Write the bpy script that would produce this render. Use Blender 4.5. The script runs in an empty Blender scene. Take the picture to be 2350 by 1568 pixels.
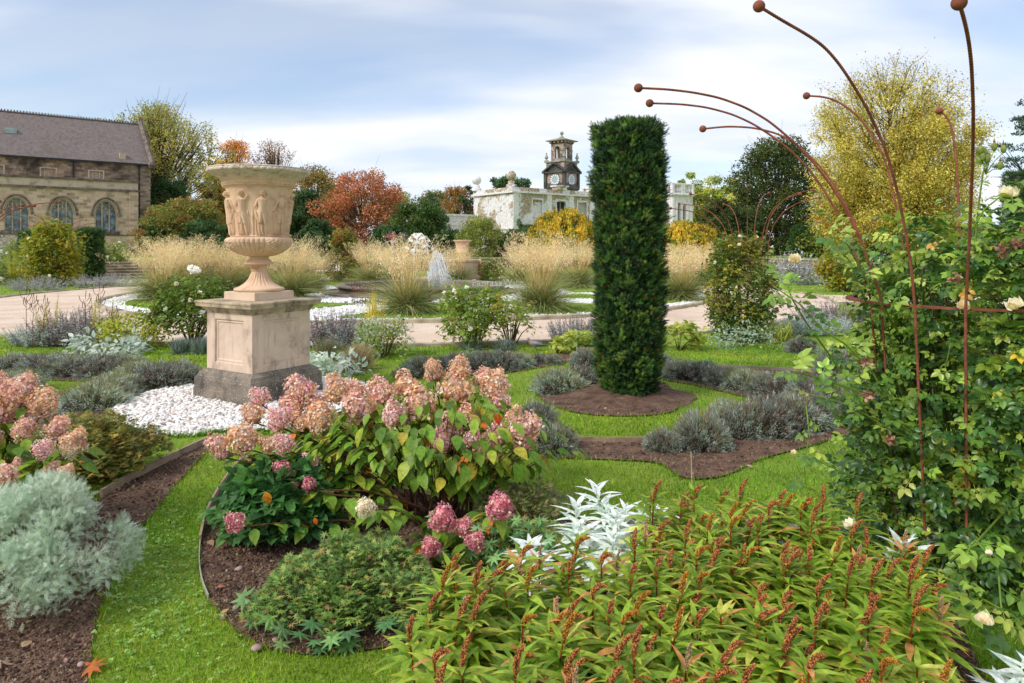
import bpy, math, random
import numpy as np
from mathutils import Vector
from mathutils.geometry import tessellate_polygon
# ---------------------------------------------------------------- camera, world, sun
sc = bpy.context.scene
COL = sc.collection
F = 1567.0; HZ = 569.0; CX = 1175.0; EYE = 1.6
cam = bpy.data.cameras.new('camera'); camo = bpy.data.objects.new('camera', cam); COL.objects.link(camo)
cam.sensor_width = 36; cam.lens = 24.0; cam.shift_y = -(784.0-HZ)/2350.0
cam.clip_start = 0.05; cam.clip_end = 6000
camo.location = (0, 0, EYE); camo.rotation_euler = (math.radians(90), 0, 0)
sc.camera = camo
sc.view_settings.view_transform = 'Standard'; sc.view_settings.look = 'None'
sc.view_settings.exposure = 0.18; sc.view_settings.gamma = 1.0
SUN_EL, SUN_AZ = 42.0, -128.0      # azimuth of the sun measured clockwise from +Y
world = bpy.data.worlds.new('World'); sc.world = world; world.use_nodes = True
nt = world.node_tree; nt.nodes.clear()
def N(t, typ, **kw):
    n = t.nodes.new(typ)
    for k, v in kw.items(): setattr(n, k, v)
    return n
def build_world():
    L = nt.links.new
    out = N(nt, 'ShaderNodeOutputWorld')
    sky = N(nt, 'ShaderNodeTexSky', sky_type='NISHITA'); sky.sun_disc = False
    sky.sun_elevation = math.radians(SUN_EL); sky.sun_rotation = math.radians(SUN_AZ)
    sky.dust_density = 0.8; sky.ozone_density = 2.0
    b1 = N(nt, 'ShaderNodeBackground'); b1.inputs[1].default_value = 0.15; L(sky.outputs[0], b1.inputs[0])
    b2 = N(nt, 'ShaderNodeBackground'); b2.inputs[1].default_value = 1.0
    tc = N(nt, 'ShaderNodeTexCoord'); sep = N(nt, 'ShaderNodeSeparateXYZ'); L(tc.outputs['Generated'], sep.inputs[0])
    add = N(nt, 'ShaderNodeMath', operation='ADD'); add.inputs[1].default_value = 0.22; L(sep.outputs[2], add.inputs[0])
    dx = N(nt, 'ShaderNodeMath', operation='DIVIDE'); L(sep.outputs[0], dx.inputs[0]); L(add.outputs[0], dx.inputs[1])
    dy = N(nt, 'ShaderNodeMath', operation='DIVIDE'); L(sep.outputs[1], dy.inputs[0]); L(add.outputs[0], dy.inputs[1])
    cmb = N(nt, 'ShaderNodeCombineXYZ'); L(dx.outputs[0], cmb.inputs[0]); L(dy.outputs[0], cmb.inputs[1])
    mp = N(nt, 'ShaderNodeMapping'); mp.inputs['Scale'].default_value = (0.55, 1.25, 1); mp.inputs['Rotation'].default_value = (0, 0, 0.28)
    mp.inputs['Location'].default_value = (SKYX, SKYY, 0); L(cmb.outputs[0], mp.inputs[0])
    nz = N(nt, 'ShaderNodeTexNoise'); nz.inputs['Scale'].default_value = 1.25; nz.inputs['Detail'].default_value = 4.5
    nz.inputs['Roughness'].default_value = 0.42; nz.inputs['Distortion'].default_value = 0.35; L(mp.outputs[0], nz.inputs[0])
    r = N(nt, 'ShaderNodeValToRGB'); r.color_ramp.elements[0].position = 0.36; r.color_ramp.elements[0].color = (0.34, 0.34, 0.34, 1)
    r.color_ramp.elements[1].position = 0.60; r.color_ramp.elements[1].color = (1, 1, 1, 1); r.color_ramp.interpolation = 'EASE'
    L(nz.outputs[0], r.inputs[0])
    # low in the sky the cloud closes up
    low = N(nt, 'ShaderNodeMapRange'); low.inputs[1].default_value = 0.02; low.inputs[2].default_value = 0.20
    low.inputs[3].default_value = 0.9; low.inputs[4].default_value = 0.0; L(sep.outputs[2], low.inputs[0])
    mx = N(nt, 'ShaderNodeMath', operation='MAXIMUM'); L(r.outputs[0], mx.inputs[0]); L(low.outputs[0], mx.inputs[1])
    # cloud brightness varies
    n2 = N(nt, 'ShaderNodeTexNoise'); n2.inputs['Scale'].default_value = 2.1; n2.inputs['Detail'].default_value = 6; L(mp.outputs[0], n2.inputs[0])
    r2 = N(nt, 'ShaderNodeValToRGB'); r2.color_ramp.elements[0].position = 0.33; r2.color_ramp.elements[0].color = (0.66, 0.76, 0.96, 1)
    r2.color_ramp.elements[1].position = 0.60; r2.color_ramp.elements[1].color = (0.93, 0.94, 0.97, 1); L(n2.outputs[0], r2.inputs[0])
    L(r2.outputs[0], b2.inputs[0])
    ms = N(nt, 'ShaderNodeMixShader'); L(mx.outputs[0], ms.inputs[0]); L(b1.outputs[0], ms.inputs[1]); L(b2.outputs[0], ms.inputs[2])
    L(ms.outputs[0], out.inputs[0])
SKYX, SKYY = 3.1, 0.7
build_world()
sun = bpy.data.lights.new('sun', 'SUN'); sun.energy = 2.4; sun.angle = math.radians(14); sun.color = (1, 0.965, 0.91)
suno = bpy.data.objects.new('sun', sun); COL.objects.link(suno)
az, el = math.radians(SUN_AZ), math.radians(SUN_EL)
sd = Vector((math.sin(az)*math.cos(el), math.cos(az)*math.cos(el), math.sin(el)))
suno.rotation_euler = sd.to_track_quat('Z', 'Y').to_euler(); suno.location = (0, 0, 30)

# ---------------------------------------------------------------- helpers
rng = np.random.default_rng(7)
def at(x, y, Y): return np.array([(x-CX)/F*Y, Y, EYE-(y-HZ)*Y/F])
def g(x, y, z=0.0):
    Y = F*(EYE-z)/(y-HZ); return np.array([(x-CX)/F*Y, Y, z])
def lin(r, gg, b, k=1.0):
    def f(c):
        c /= 255.0
        return (c/12.92 if c <= .04045 else ((c+.055)/1.055)**2.4)*k
    return np.array([f(r), f(gg), f(b)])
def unit(a): return a/np.maximum(np.linalg.norm(a, axis=-1, keepdims=True), 1e-9)
class G:
    def __init__(s): s.V = []; s.F = []; s.C = []; s.n = 0
    def add(s, V, Fs, c=(1, 1, 1)):
        V = np.asarray(V, float).reshape(-1, 3)
        if not isinstance(Fs, list): Fs = [Fs]
        for f in Fs:
            f = np.asarray(f, int)
            if f.size: s.F.append(f+s.n)
        c = np.asarray(c, float)
        s.C.append(np.broadcast_to(c, (len(V), 3)) if c.ndim == 1 else c)
        s.V.append(V); s.n += len(V); return s
    def box(s, x0, x1, y0, y1, z0, z1, c=(1, 1, 1), taper=0.0):
        t = taper
        V = [(x0, y0, z0), (x1, y0, z0), (x1, y1, z0), (x0, y1, z0), (x0+t, y0+t, z1), (x1-t, y0+t, z1), (x1-t, y1-t, z1), (x0+t, y1-t, z1)]
        return s.add(V, np.array([[3, 2, 1, 0], [4, 5, 6, 7], [0, 1, 5, 4], [1, 2, 6, 5], [2, 3, 7, 6], [3, 0, 4, 7]]), c)
    def tube(s, P, R, n=6, c=(1, 1, 1), cap=True, ell=None):
        P = np.asarray(P, float); m = len(P); R = np.broadcast_to(np.asarray(R, float), (m,))
        T = unit(np.gradient(P, axis=0)); up = np.array([0, 0, 1.0]) if abs(T[0, 2]) < .9 else np.array([1.0, 0, 0])
        a = np.linspace(0, 2*math.pi, n, endpoint=False); V = []
        u = unit(np.cross(T[0], up))
        for i in range(m):
            u = unit(u-np.dot(u, T[i])*T[i]); v = np.cross(T[i], u)
            k = 1.0 if ell is None else ell
            V.append(P[i]+R[i]*(np.cos(a)[:, None]*u+k*np.sin(a)[:, None]*v))
        V = np.concatenate(V); i = np.arange(m-1)[:, None]*n; j = np.arange(n)[None, :]; k = (j+1) % n
        q = np.stack([i+j, i+k, i+n+k, i+n+j], -1).reshape(-1, 4); Fs = [q]
        if cap:
            b = len(V); V = np.vstack([V, P[0], P[-1]]); jj = np.arange(n); kk = (jj+1) % n
            Fs.append(np.stack([kk, jj, np.full(n, b)], -1)); Fs.append(np.stack([(m-1)*n+jj, (m-1)*n+kk, np.full(n, b+1)], -1))
        if np.ndim(c) == 2: c = np.repeat(np.asarray(c), n, 0); c = np.vstack([c, c[:1], c[-1:]]) if cap else c
        return s.add(V, Fs, c)
    def lathe(s, prof, n=32, cx=0, cy=0, c=(1, 1, 1), mod=None):
        prof = np.asarray(prof, float); m = len(prof); a = np.linspace(0, 2*math.pi, n, endpoint=False)
        r = np.repeat(prof[:, :1], n, 1); z = np.repeat(prof[:, 1:2], n, 1)
        if mod is not None: r = r+mod(np.broadcast_to(a, (m, n)), r, z)
        V = np.stack([cx+r*np.cos(a), cy+r*np.sin(a), z], -1).reshape(-1, 3)
        i = np.arange(m-1)[:, None]*n; j = np.arange(n)[None, :]; k = (j+1) % n
        return s.add(V, np.stack([i+j, i+k, i+n+k, i+n+j], -1).reshape(-1, 4), c)
    def ball(s, p, r, n=12, c=(1, 1, 1), sz=1.0):
        t = np.linspace(-math.pi/2+.001, math.pi/2-.001, max(4, n//2+1))
        pr = np.stack([np.cos(t)*r, np.sin(t)*r*sz+p[2]], -1); return s.lathe(pr, n, p[0], p[1], c)
    def prism(s, pts, z0, z1, c=(1, 1, 1), bottom=False):
        pts = np.asarray(pts, float)[:, :2]; n = len(pts)
        ar = np.sum(pts[:, 0]*np.roll(pts[:, 1], -1)-np.roll(pts[:, 0], -1)*pts[:, 1])
        if ar < 0: pts = pts[::-1]
        tri = tessellate_polygon([[Vector((p[0], p[1], 0)) for p in pts]])
        tri = np.array([list(t) for t in tri]); V1 = np.c_[pts, np.full(n, z1)]
        def area(t): a, b, cc = pts[t[0]], pts[t[1]], pts[t[2]]; return (b[0]-a[0])*(cc[1]-a[1])-(b[1]-a[1])*(cc[0]-a[0])
        tri = np.array([t if area(t) > 0 else t[::-1] for t in tri])
        s.add(V1, tri, c)
        if z0 is not None:
            V = np.vstack([np.c_[pts, np.full(n, z0)], V1]); i = np.arange(n); k = (i+1) % n
            s.add(V, np.stack([i, k, n+k, n+i], -1), c)
        return s
    def quad(s, a, b, c_, d, c=(1, 1, 1)): return s.add([a, b, c_, d], np.array([[0, 1, 2, 3]]), c)
    def scat(s, T, P, R, S, C):
        tv, tf = T[0], T[1]; n = len(P)
        if n == 0: return s
        S = np.asarray(S, float)
        if S.ndim == 0: S = np.full(n, float(S))
        if S.ndim == 1: S = np.repeat(S[:, None], 3, 1)
        V = np.einsum('nij,nkj->nki', R, tv[None]*S[:, None, :])+P[:, None]
        k = len(tv); Fs = [(f[None]+k*np.arange(n)[:, None, None]).reshape(-1, f.shape[1]) for f in tf]
        C = np.asarray(C, float)
        if C.ndim == 1: C = np.broadcast_to(C, (n, 3))
        Cv = np.repeat(C[:, None, :], k, 1)
        if len(T) > 2: Cv = Cv*T[2][None]
        return s.add(V.reshape(-1, 3), Fs, np.clip(Cv.reshape(-1, 3), 0, 1))
def mesh(name, gm, smooth=False):
    V = np.concatenate(gm.V); C = np.concatenate(gm.C)
    me = bpy.data.meshes.new(name); me.vertices.add(len(V)); me.vertices.foreach_set('co', V.astype(np.float32).ravel())
    lv = np.concatenate([f.ravel() for f in gm.F]); cnt = np.concatenate([np.full(len(f), f.shape[1]) for f in gm.F])
    me.loops.add(len(lv)); me.loops.foreach_set('vertex_index', lv.astype(np.int32))
    me.polygons.add(len(cnt)); me.polygons.foreach_set('loop_start', np.concatenate([[0], np.cumsum(cnt)[:-1]]).astype(np.int32))
    me.polygons.foreach_set('loop_total', cnt.astype(np.int32))
    me.polygons.foreach_set('use_smooth', np.full(len(cnt), smooth))
    me.update(calc_edges=True)
    a = me.color_attributes.new('col', 'FLOAT_COLOR', 'POINT')
    a.data.foreach_set('color', np.c_[C, np.ones(len(C))].astype(np.float32).ravel())
    if len(V) < 60000:
        nn = np.zeros(len(cnt)*3, np.float32); me.polygons.foreach_get('normal', nn); nn = np.repeat(nn.reshape(-1, 3), cnt, 0)
        P = V[lv]; hz = np.abs(nn[:, 2]) > .72; t = np.stack([-nn[:, 1], nn[:, 0]], -1); t = unit(t)
        uv = np.where(hz[:, None], P[:, :2], np.stack([P[:, 0]*t[:, 0]+P[:, 1]*t[:, 1], P[:, 2]], -1))
        u = me.uv_layers.new(name='uv'); u.data.foreach_set('uv', uv.astype(np.float32).ravel())
    return me
def link(name, me, mat, parent=None, loc=None, rot=None, scale=None):
    o = bpy.data.objects.new(name, me); COL.objects.link(o)
    if mat and not me.materials: me.materials.append(mat)
    if parent: o.parent = parent
    if loc is not None: o.location = loc
    if rot is not None: o.rotation_euler = rot if np.ndim(rot) else (0, 0, rot)
    if scale is not None: o.scale = scale if np.ndim(scale) else (scale,)*3
    return o
def mk(name, gm, mat, parent=None, smooth=False, label=None, **kw):
    o = link(name, mesh(name, gm, smooth), mat, parent, **kw)
    if label: o['label'] = label
    return o
def tag(o, label, cat, group=None, kind=None):
    o['label'] = label; o['category'] = cat
    if group: o['group'] = group
    if kind: o['kind'] = kind
    return o
def E(name, loc, label, cat, rot=0, group=None, scale=None):
    o = bpy.data.objects.new(name, None); COL.objects.link(o); o.empty_display_size = .2
    o.location = loc; o.rotation_euler = (0, 0, rot)
    if scale is not None: o.scale = scale if np.ndim(scale) else (scale,)*3
    return tag(o, label, cat, group)
def S(name, gm, mat, smooth=False):
    o = mk(name, gm, mat, None, smooth); o['kind'] = 'structure'; o['label'] = name.replace('_', ' '); return o
def dup(root, loc, rot, scale, label, group=None):
    r = root.copy(); COL.objects.link(r); r.location = loc; r.rotation_euler = rot if np.ndim(rot) else (0, 0, rot)
    r.scale = scale if np.ndim(scale) else (scale,)*3; r['label'] = label
    if group: r['group'] = group
    for ch in list(root.children):
        c = ch.copy(); COL.objects.link(c); c.parent = r
        for gc in list(ch.children):
            d = gc.copy(); COL.objects.link(d); d.parent = c
    return r
def inpoly(x, y, P):
    P = np.asarray(P, float); r = np.zeros(len(x), bool); j = len(P)-1
    for i in range(len(P)):
        xi, yi, xj, yj = P[i, 0], P[i, 1], P[j, 0], P[j, 1]
        c = ((yi > y) != (yj > y)) & (x < (xj-xi)*(y-yi)/((yj-yi) if yj != yi else 1e-9)+xi)
        r ^= c; j = i
    return r
def fr(D, Nn):
    Y = unit(D); Z = unit(Nn-np.sum(Nn*Y, -1, keepdims=True)*Y); X = np.cross(Y, Z); return np.stack([X, Y, Z], -1)
def rdir(n, r=None): return unit((r or rng).normal(size=(n, 3)))
def pal(n, cols, w=None, j=.12, r=None):
    r = r or rng; cols = np.array(cols); w = np.ones(len(cols)) if w is None else np.array(w, float)
    c = cols[r.choice(len(cols), n, p=w/w.sum())]; return np.clip(c*(1+j*r.normal(size=(n, 1)))*(1+j*.4*r.normal(size=(n, 3))), 0.001, 1)
# ---- leaf templates (along +Y, width X, face Z)
def leafT(W=.5, seg=4, bend=.25, fold=.12, p=.85, tint=None):
    V = [(0, 0, 0)]; t = np.linspace(0, 1, seg+1)
    for i in range(1, seg):
        w = W/2*math.sin(math.pi*t[i]**p); z = -bend*t[i]**2
        V += [(-w, t[i], z+fold*w*2), (0, t[i], z), (w, t[i], z+fold*w*2)]
    V.append((0, 1, -bend)); T = []; Q = []
    T += [(0, 2, 1), (0, 3, 2)]
    for i in range(seg-2):
        b = 1+3*i; Q += [(b, b+1, b+4, b+3), (b+1, b+2, b+5, b+4)]
    b = 1+3*(seg-2); e = len(V)-1; T += [(b, b+1, e), (b+1, b+2, e)]
    V = np.array(V, float); Fs = [np.array(T)]
    if Q: Fs.append(np.array(Q))
    if tint is not None:
        k = V[:, 1:2]; return V, Fs, (1-k**3)*np.ones(3)+k**3*np.array(tint)
    return V, Fs
RHOMB = (np.array([(0, 0, 0), (-.28, .45, .06), (0, 1, -.08), (.28, .45, .06)], float), [np.array([[0, 2, 1], [0, 3, 2]])])
ROUND = (np.array([(0, 0, 0), (-.42, .35, .05), (-.3, .8, 0), (0, 1, -.1), (.3, .8, 0), (.42, .35, .05)], float), [np.array([[0, 3, 2], [0, 2, 1], [0, 5, 4], [0, 4, 3]])])
BLADE = (np.array([(-.5, 0, 0), (.5, 0, 0), (0, 1, 0)], float), [np.array([[0, 1, 2]])])
def join(parts):
    V = []; Q = []; T = []; C = []; n = 0
    for T_, off, ang, s_, tilt in parts:
        v = T_[0]*s_; ca, sa = math.cos(tilt), math.sin(tilt); v = np.c_[v[:, 0], v[:, 1]*ca-v[:, 2]*sa, v[:, 1]*sa+v[:, 2]*ca]
        ca, sa = math.cos(ang), math.sin(ang); v = np.c_[v[:, 0]*ca-v[:, 1]*sa, v[:, 0]*sa+v[:, 1]*ca, v[:, 2]]+np.array(off)
        for f in T_[1]: (T if f.shape[1] == 3 else Q).append(f+n)
        V.append(v); n += len(v)
    Fs = []
    if T: Fs.append(np.concatenate(T))
    if Q: Fs.append(np.concatenate(Q))
    return np.concatenate(V), Fs
def stickT(x, y0, y1, w): return (np.array([(x-w, y0, 0), (x+w, y0, 0), (x+w*.6, y1, 0), (x-w*.6, y1, 0)], float), [np.array([[0, 1, 2, 3]])])
_lf = leafT(.66, 3, .15, .2)
ROSELEAF = join([(_lf, (0, .55, 0), 0, .45, -.1), (_lf, (-.02, .52, 0), 1.15, .4, -.2), (_lf, (.02, .52, 0), -1.15, .4, -.2), (_lf, (-.02, .26, 0), 1.3, .34, -.25), (_lf, (.02, .26, 0), -1.3, .34, -.25), (stickT(0, 0, .6, .012), (0, 0, 0), 0, 1, 0)])
TRI = join([(_lf, (0, .4, 0), 0, .6, -.1), (_lf, (0, .4, 0), 1.3, .55, -.15), (_lf, (0, .4, 0), -1.3, .55, -.15), (stickT(0, 0, .45, .012), (0, 0, 0), 0, 1, 0)])
def palmT():
    V = [(0, 0, 0)]; n = 7
    for i in range(n*2+1):
        a = math.radians(-150+300*i/(n*2)); r = .55*(1 if i % 2 else .42); V.append((math.sin(a)*r, .42+math.cos(a)*r, -.1*r))
    V[0] = (0, .42, .05); return np.array(V), [np.array([[0, i+1, i] for i in range(1, n*2+1)])]
PALM = palmT()
def featherT():
    ps = []
    for y, sd_, l in [(.15, 1, .3), (.15, -1, .3), (.35, 1, .36), (.35, -1, .36), (.55, 1, .32), (.55, -1, .32), (.7, 1, .26), (.7, -1, .26), (.78, 0, .34)]:
        a = -.85*sd_
        for da, ll in ((0, 1), (.55, .55), (-.55, .55)):
            o = np.array([-math.sin(a)*l*.45*(ll < 1), y+math.cos(a)*l*.45*(ll < 1), .03])
            ps.append(((BLADE[0]*np.array([.16, 1, 1])/1.0, BLADE[1]), o, a+da, l*ll, .12))
    ps.append((stickT(0, 0, .8, .022), (0, 0, 0), 0, 1, 0)); return join(ps)
FEATHER = featherT()
def needleT(n=15, L=.42):
    ps = []
    for i in range(n):
        a = (i-(n-1)/2)/(n-1)*2.6; y = .45*(1-abs(a)/1.5)*.9+.1
        ps.append(((BLADE[0]*np.array([.11, 1, 1]), BLADE[1]), (0, y, .03*(i % 2)), -a, L*(.9+.2*(i % 3)/2), .25*((i*7) % 3-1)))
    return join(ps)
def brushT(n=22, L=.34, w=.055):
    V = []; Fc = []
    for i in range(n):
        y = .08+.75*i/n; a = i*2.4; el_ = .55+.5*i/n; d = np.array([math.cos(a)*math.cos(el_), math.sin(el_), math.sin(a)*math.cos(el_)]); s_ = np.cross(d, [0, 1, 0]); s_ = s_/np.linalg.norm(s_)*w*.5; b = np.array([0, y, 0]); l = L*(1.1-.3*i/n)
        V += [b-s_, b+s_, b+d*l+s_*.3, b+d*l-s_*.3]; Fc.append([4*i, 4*i+1, 4*i+2, 4*i+3])
    return np.array(V), [np.array(Fc)]
NEEDLE = brushT()
FLORET = join([(ROUND, (0, 0, 0), math.pi/2*i, .5, .25) for i in range(4)])
OCTA = (np.array([(0, 0, -1), (1, 0, 0), (0, 1, 0), (-1, 0, 0), (0, -1, 0), (0, 0, 1)], float), [np.array([[0, 2, 1], [0, 3, 2], [0, 4, 3], [0, 1, 4], [5, 1, 2], [5, 2, 3], [5, 3, 4], [5, 4, 1]])])
def ico(sub, seed=0, rough=.18, flat=.7):
    import bmesh
    bm = bmesh.new(); bmesh.ops.create_icosphere(bm, subdivisions=sub, radius=1)
    V = np.array([v.co[:] for v in bm.verts]); Fc = np.array([[v.index for v in f.verts] for f in bm.faces]); bm.free()
    r = np.random.default_rng(seed); k = r.normal(size=(5, 3)); ph = r.uniform(0, 6, 5)
    V = V*(1+rough*np.mean(np.sin(V@k.T*1.6+ph), 1, keepdims=True)*1.6); V[:, 2] *= flat; return V, [Fc]
def bladeC(seg=4, bend=.6, w=.02):
    t = np.linspace(0, 1, seg+1); V = []
    for i, a in enumerate(t):
        ww = w*(1-a)**.6; V += [(-ww, a*(1-.25*bend*a), -bend*a*a), (ww, a*(1-.25*bend*a), -bend*a*a)]
    return np.array(V), [np.array([[2*i, 2*i+1, 2*i+3, 2*i+2] for i in range(seg)])]
# ---------------------------------------------------------------- materials
def new(name):
    m = bpy.data.materials.new(name); m.use_nodes = True; t = m.node_tree; t.nodes.clear()
    out = N(t, 'ShaderNodeOutputMaterial'); b = N(t, 'ShaderNodeBsdfPrincipled'); t.links.new(b.outputs[0], out.inputs[0]); return m, t, b, out
def leafmat(name, rough=.5, trans=.3, spec=.35, vary=.25, scale=60, gain=1.0):
    m, t, b, out = new(name); L = t.links.new
    a = N(t, 'ShaderNodeAttribute', attribute_name='col'); nz = N(t, 'ShaderNodeTexNoise'); nz.inputs['Scale'].default_value = scale; nz.inputs['Detail'].default_value = 2
    gm = N(t, 'ShaderNodeNewGeometry'); L(gm.outputs['Position'], nz.inputs[0])
    mr = N(t, 'ShaderNodeMapRange'); mr.inputs[1].default_value = .3; mr.inputs[2].default_value = .7; mr.inputs[3].default_value = gain*(1-vary); mr.inputs[4].default_value = gain*(1+vary); L(nz.outputs[0], mr.inputs[0])
    vm = N(t, 'ShaderNodeVectorMath', operation='SCALE'); L(a.outputs[0], vm.inputs[0]); L(mr.outputs[0], vm.inputs['Scale'])
    L(vm.outputs[0], b.inputs['Base Color']); b.inputs['Roughness'].default_value = rough; b.inputs['Specular IOR Level'].default_value = spec
    if trans:
        tr = N(t, 'ShaderNodeBsdfTranslucent'); L(vm.outputs[0], tr.inputs[0]); ms = N(t, 'ShaderNodeMixShader'); ms.inputs[0].default_value = trans
        L(b.outputs[0], ms.inputs[1]); L(tr.outputs[0], ms.inputs[2]); L(ms.outputs[0], out.inputs[0])
    return m
LEAF = leafmat('leaf', .45, .38, gain=1.22); GLOSS = leafmat('glossy_leaf', .34, .3, .5, .2, 25, 1.25); DRY = leafmat('dry_stem', .7, .2, .2, .2, 80)
PETAL = leafmat('petal', .6, .4, .2, .12, 90, 1.12); NEED = leafmat('yew_needles', .5, .15, .35, .3, 9, 1.15); WOOD = leafmat('bark', .85, 0, .2, .35, 40)
FAR = leafmat('distant_foliage', .6, .35, .2, .25, .9, 1.12); TURF = leafmat('grass_blades', .55, .4, .25, .35, 1.6)
def ramp(t, src, stops):
    r = N(t, 'ShaderNodeValToRGB'); e = r.color_ramp.elements
    while len(e) > 1: e.remove(e[-1])
    for i, (p, c) in enumerate(stops):
        x = e[0] if i == 0 else e.new(p); x.position = p; x.color = (*c, 1) if len(c) == 3 else c
    t.links.new(src, r.inputs[0]); return r
def noise(t, vec, scale, detail=4, rough=.55, dist=0):
    n = N(t, 'ShaderNodeTexNoise'); n.inputs['Scale'].default_value = scale; n.inputs['Detail'].default_value = detail; n.inputs['Roughness'].default_value = rough
    n.inputs['Distortion'].default_value = dist; t.links.new(vec, n.inputs[0]); return n
def bump(t, b, h, strength, dist=.01):
    bp = N(t, 'ShaderNodeBump'); bp.inputs['Strength'].default_value = strength; bp.inputs['Distance'].default_value = dist
    t.links.new(h, bp.inputs['Height']); t.links.new(bp.outputs[0], b.inputs['Normal']); return bp
def mix(t, fac, a, b_, typ='MIX'):
    m = N(t, 'ShaderNodeMix', data_type='RGBA', blend_type=typ)
    for k, v in ((0, fac), (6, a), (7, b_)):
        if hasattr(v, 'node'): t.links.new(v, m.inputs[k])
        else: m.inputs[k].default_value = v if k == 0 else (*v, 1)
    return m.outputs[2]
def noisemat(name, cols, scale, rough=.85, bscale=None, bstr=.4, bdist=.01, detail=6, fine=None, spots=None, spec=.3):
    m, t, b, out = new(name); gp = N(t, 'ShaderNodeTexCoord').outputs['Object']
    n = noise(t, gp, scale, detail, .6, .3); k = len(cols)
    r = ramp(t, n.outputs[0], [(.28+.44*i/(k-1), c) for i, c in enumerate(cols)]); col = r.outputs[0]
    if fine:
        n2 = noise(t, gp, fine[0], 3, .6); r2 = ramp(t, n2.outputs[0], [(.35, (1-fine[1],)*3), (.65, (1+fine[1],)*3)]); col = mix(t, 1.0, col, r2.outputs[0], 'MULTIPLY')
    if spots:   # (scale, threshold, colour)
        v = N(t, 'ShaderNodeTexNoise'); v.inputs['Scale'].default_value = spots[0]; v.inputs['Detail'].default_value = 5; t.links.new(gp, v.inputs[0])
        r3 = ramp(t, v.outputs[0], [(spots[1], (0, 0, 0)), (spots[1]+.05, (1, 1, 1))]); col = mix(t, r3.outputs[0], col, spots[2])
    t.links.new(col, b.inputs['Base Color']); b.inputs['Roughness'].default_value = rough; b.inputs['Specular IOR Level'].default_value = spec
    nb = noise(t, gp, bscale or scale*4, 5, .6); bump(t, b, nb.outputs[0], bstr, bdist); return m
def brickmat(name, cols, mortar, bw, bh, msize=.02, soot=None, rough=.9, scale_soot=.35, off=.5):
    m, t, b, out = new(name); uv = N(t, 'ShaderNodeUVMap').outputs[0]; gp = N(t, 'ShaderNodeTexCoord').outputs['Object']
    bt = N(t, 'ShaderNodeTexBrick'); t.links.new(uv, bt.inputs[0]); bt.offset = off
    bt.inputs['Color1'].default_value = (0, 0, 0, 1); bt.inputs['Color2'].default_value = (1, 1, 1, 1); bt.inputs['Mortar'].default_value = (.5, .5, .5, 1)
    bt.inputs['Scale'].default_value = 1; bt.inputs['Brick Width'].default_value = bw; bt.inputs['Row Height'].default_value = bh; bt.inputs['Mortar Size'].default_value = msize
    n = noise(t, gp, 1.3, 4); ad = N(t, 'ShaderNodeMath', operation='MULTIPLY_ADD'); t.links.new(n.outputs[0], ad.inputs[0]); ad.inputs[1].default_value = .9
    sp = N(t, 'ShaderNodeSeparateColor'); t.links.new(bt.outputs[0], sp.inputs[0]); t.links.new(sp.outputs[0], ad.inputs[2])
    ml = N(t, 'ShaderNodeMath', operation='MULTIPLY'); t.links.new(ad.outputs[0], ml.inputs[0]); ml.inputs[1].default_value = .55
    k = len(cols); r = ramp(t, ml.outputs[0], [(.12+.7*i/(k-1), c) for i, c in enumerate(cols)]); col = mix(t, bt.outputs['Fac'], r.outputs[0], mortar)
    if soot:
        n2 = noise(t, gp, scale_soot, 6, .65, .6); r2 = ramp(t, n2.outputs[0], [(soot[0], (0, 0, 0)), (soot[0]+.2, (1, 1, 1))]); col = mix(t, r2.outputs[0], col, soot[1])
    t.links.new(col, b.inputs['Base Color']); b.inputs['Roughness'].default_value = rough
    bump(t, b, bt.outputs['Fac'], -.5, .02); return m
SOIL = noisemat('bed_soil', [lin(72, 52, 42), lin(112, 86, 70), lin(140, 112, 92)], 9, .95, 55, .9, .03, fine=(160, .45), spots=(1.7, .60, lin(92, 68, 54)))
LAWN = noisemat('lawn_turf', [lin(104, 124, 36), lin(124, 148, 44), lin(146, 164, 62)], 1.1, .9, 120, .8, .02, fine=(70, .35))
PATHM = noisemat('path_gravel', [lin(192, 168, 146), lin(214, 190, 168), lin(226, 206, 186)], .9, .95, 90, .5, .01, fine=(45, .2))
WGRAV = noisemat('white_gravel', [lin(205, 202, 196), lin(232, 230, 226), lin(245, 244, 240)], 3, .9, 30, .9, .03, fine=(22, .28))
PEB = leafmat('pebble', .8, 0, .3, .12, 30)
KERB = noisemat('kerb_stone', [lin(120, 110, 92), lin(168, 156, 132), lin(192, 182, 160)], 2.5, .9, 20, .5)
# ---------------------------------------------------------------- ground, paths, beds
def px(pts): return np.array([g(x, y)[:2] for x, y in pts])
def smooth_poly(P, it=2):
    P = np.asarray(P, float)
    for _ in range(it):
        Q = np.roll(P, -1, 0); P = np.stack([.75*P+.25*Q, .25*P+.75*Q], 1).reshape(-1, 2)
    return P
CC = np.array([-3.2, 24.3]); RI, RO = 9.9, 13.3
dA = np.array([.8, .6]); dB = np.array([-.6, .8])
S('lawn', G().prism([(-3000, -500), (3000, -500), (3000, 4000), (-3000, 4000)], None, 0), LAWN)
def ringpts(r, n=160, a0=0, a1=2*math.pi): a = np.linspace(a0, a1, n, endpoint=(a1-a0) < 6.2); return np.c_[CC[0]+r*np.cos(a), CC[1]+r*np.sin(a)]
def annulus(gm, r0, r1, z, n=200):
    A, B = ringpts(r0, n), ringpts(r1, n); V = np.vstack([np.c_[A, np.full(n, z)], np.c_[B, np.full(n, z)]]); i = np.arange(n); k = (i+1) % n
    return gm.add(V, np.stack([i, n+i, n+k, k], -1))
pth = G(); annulus(pth, RI-.1, RO, .006)
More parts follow.
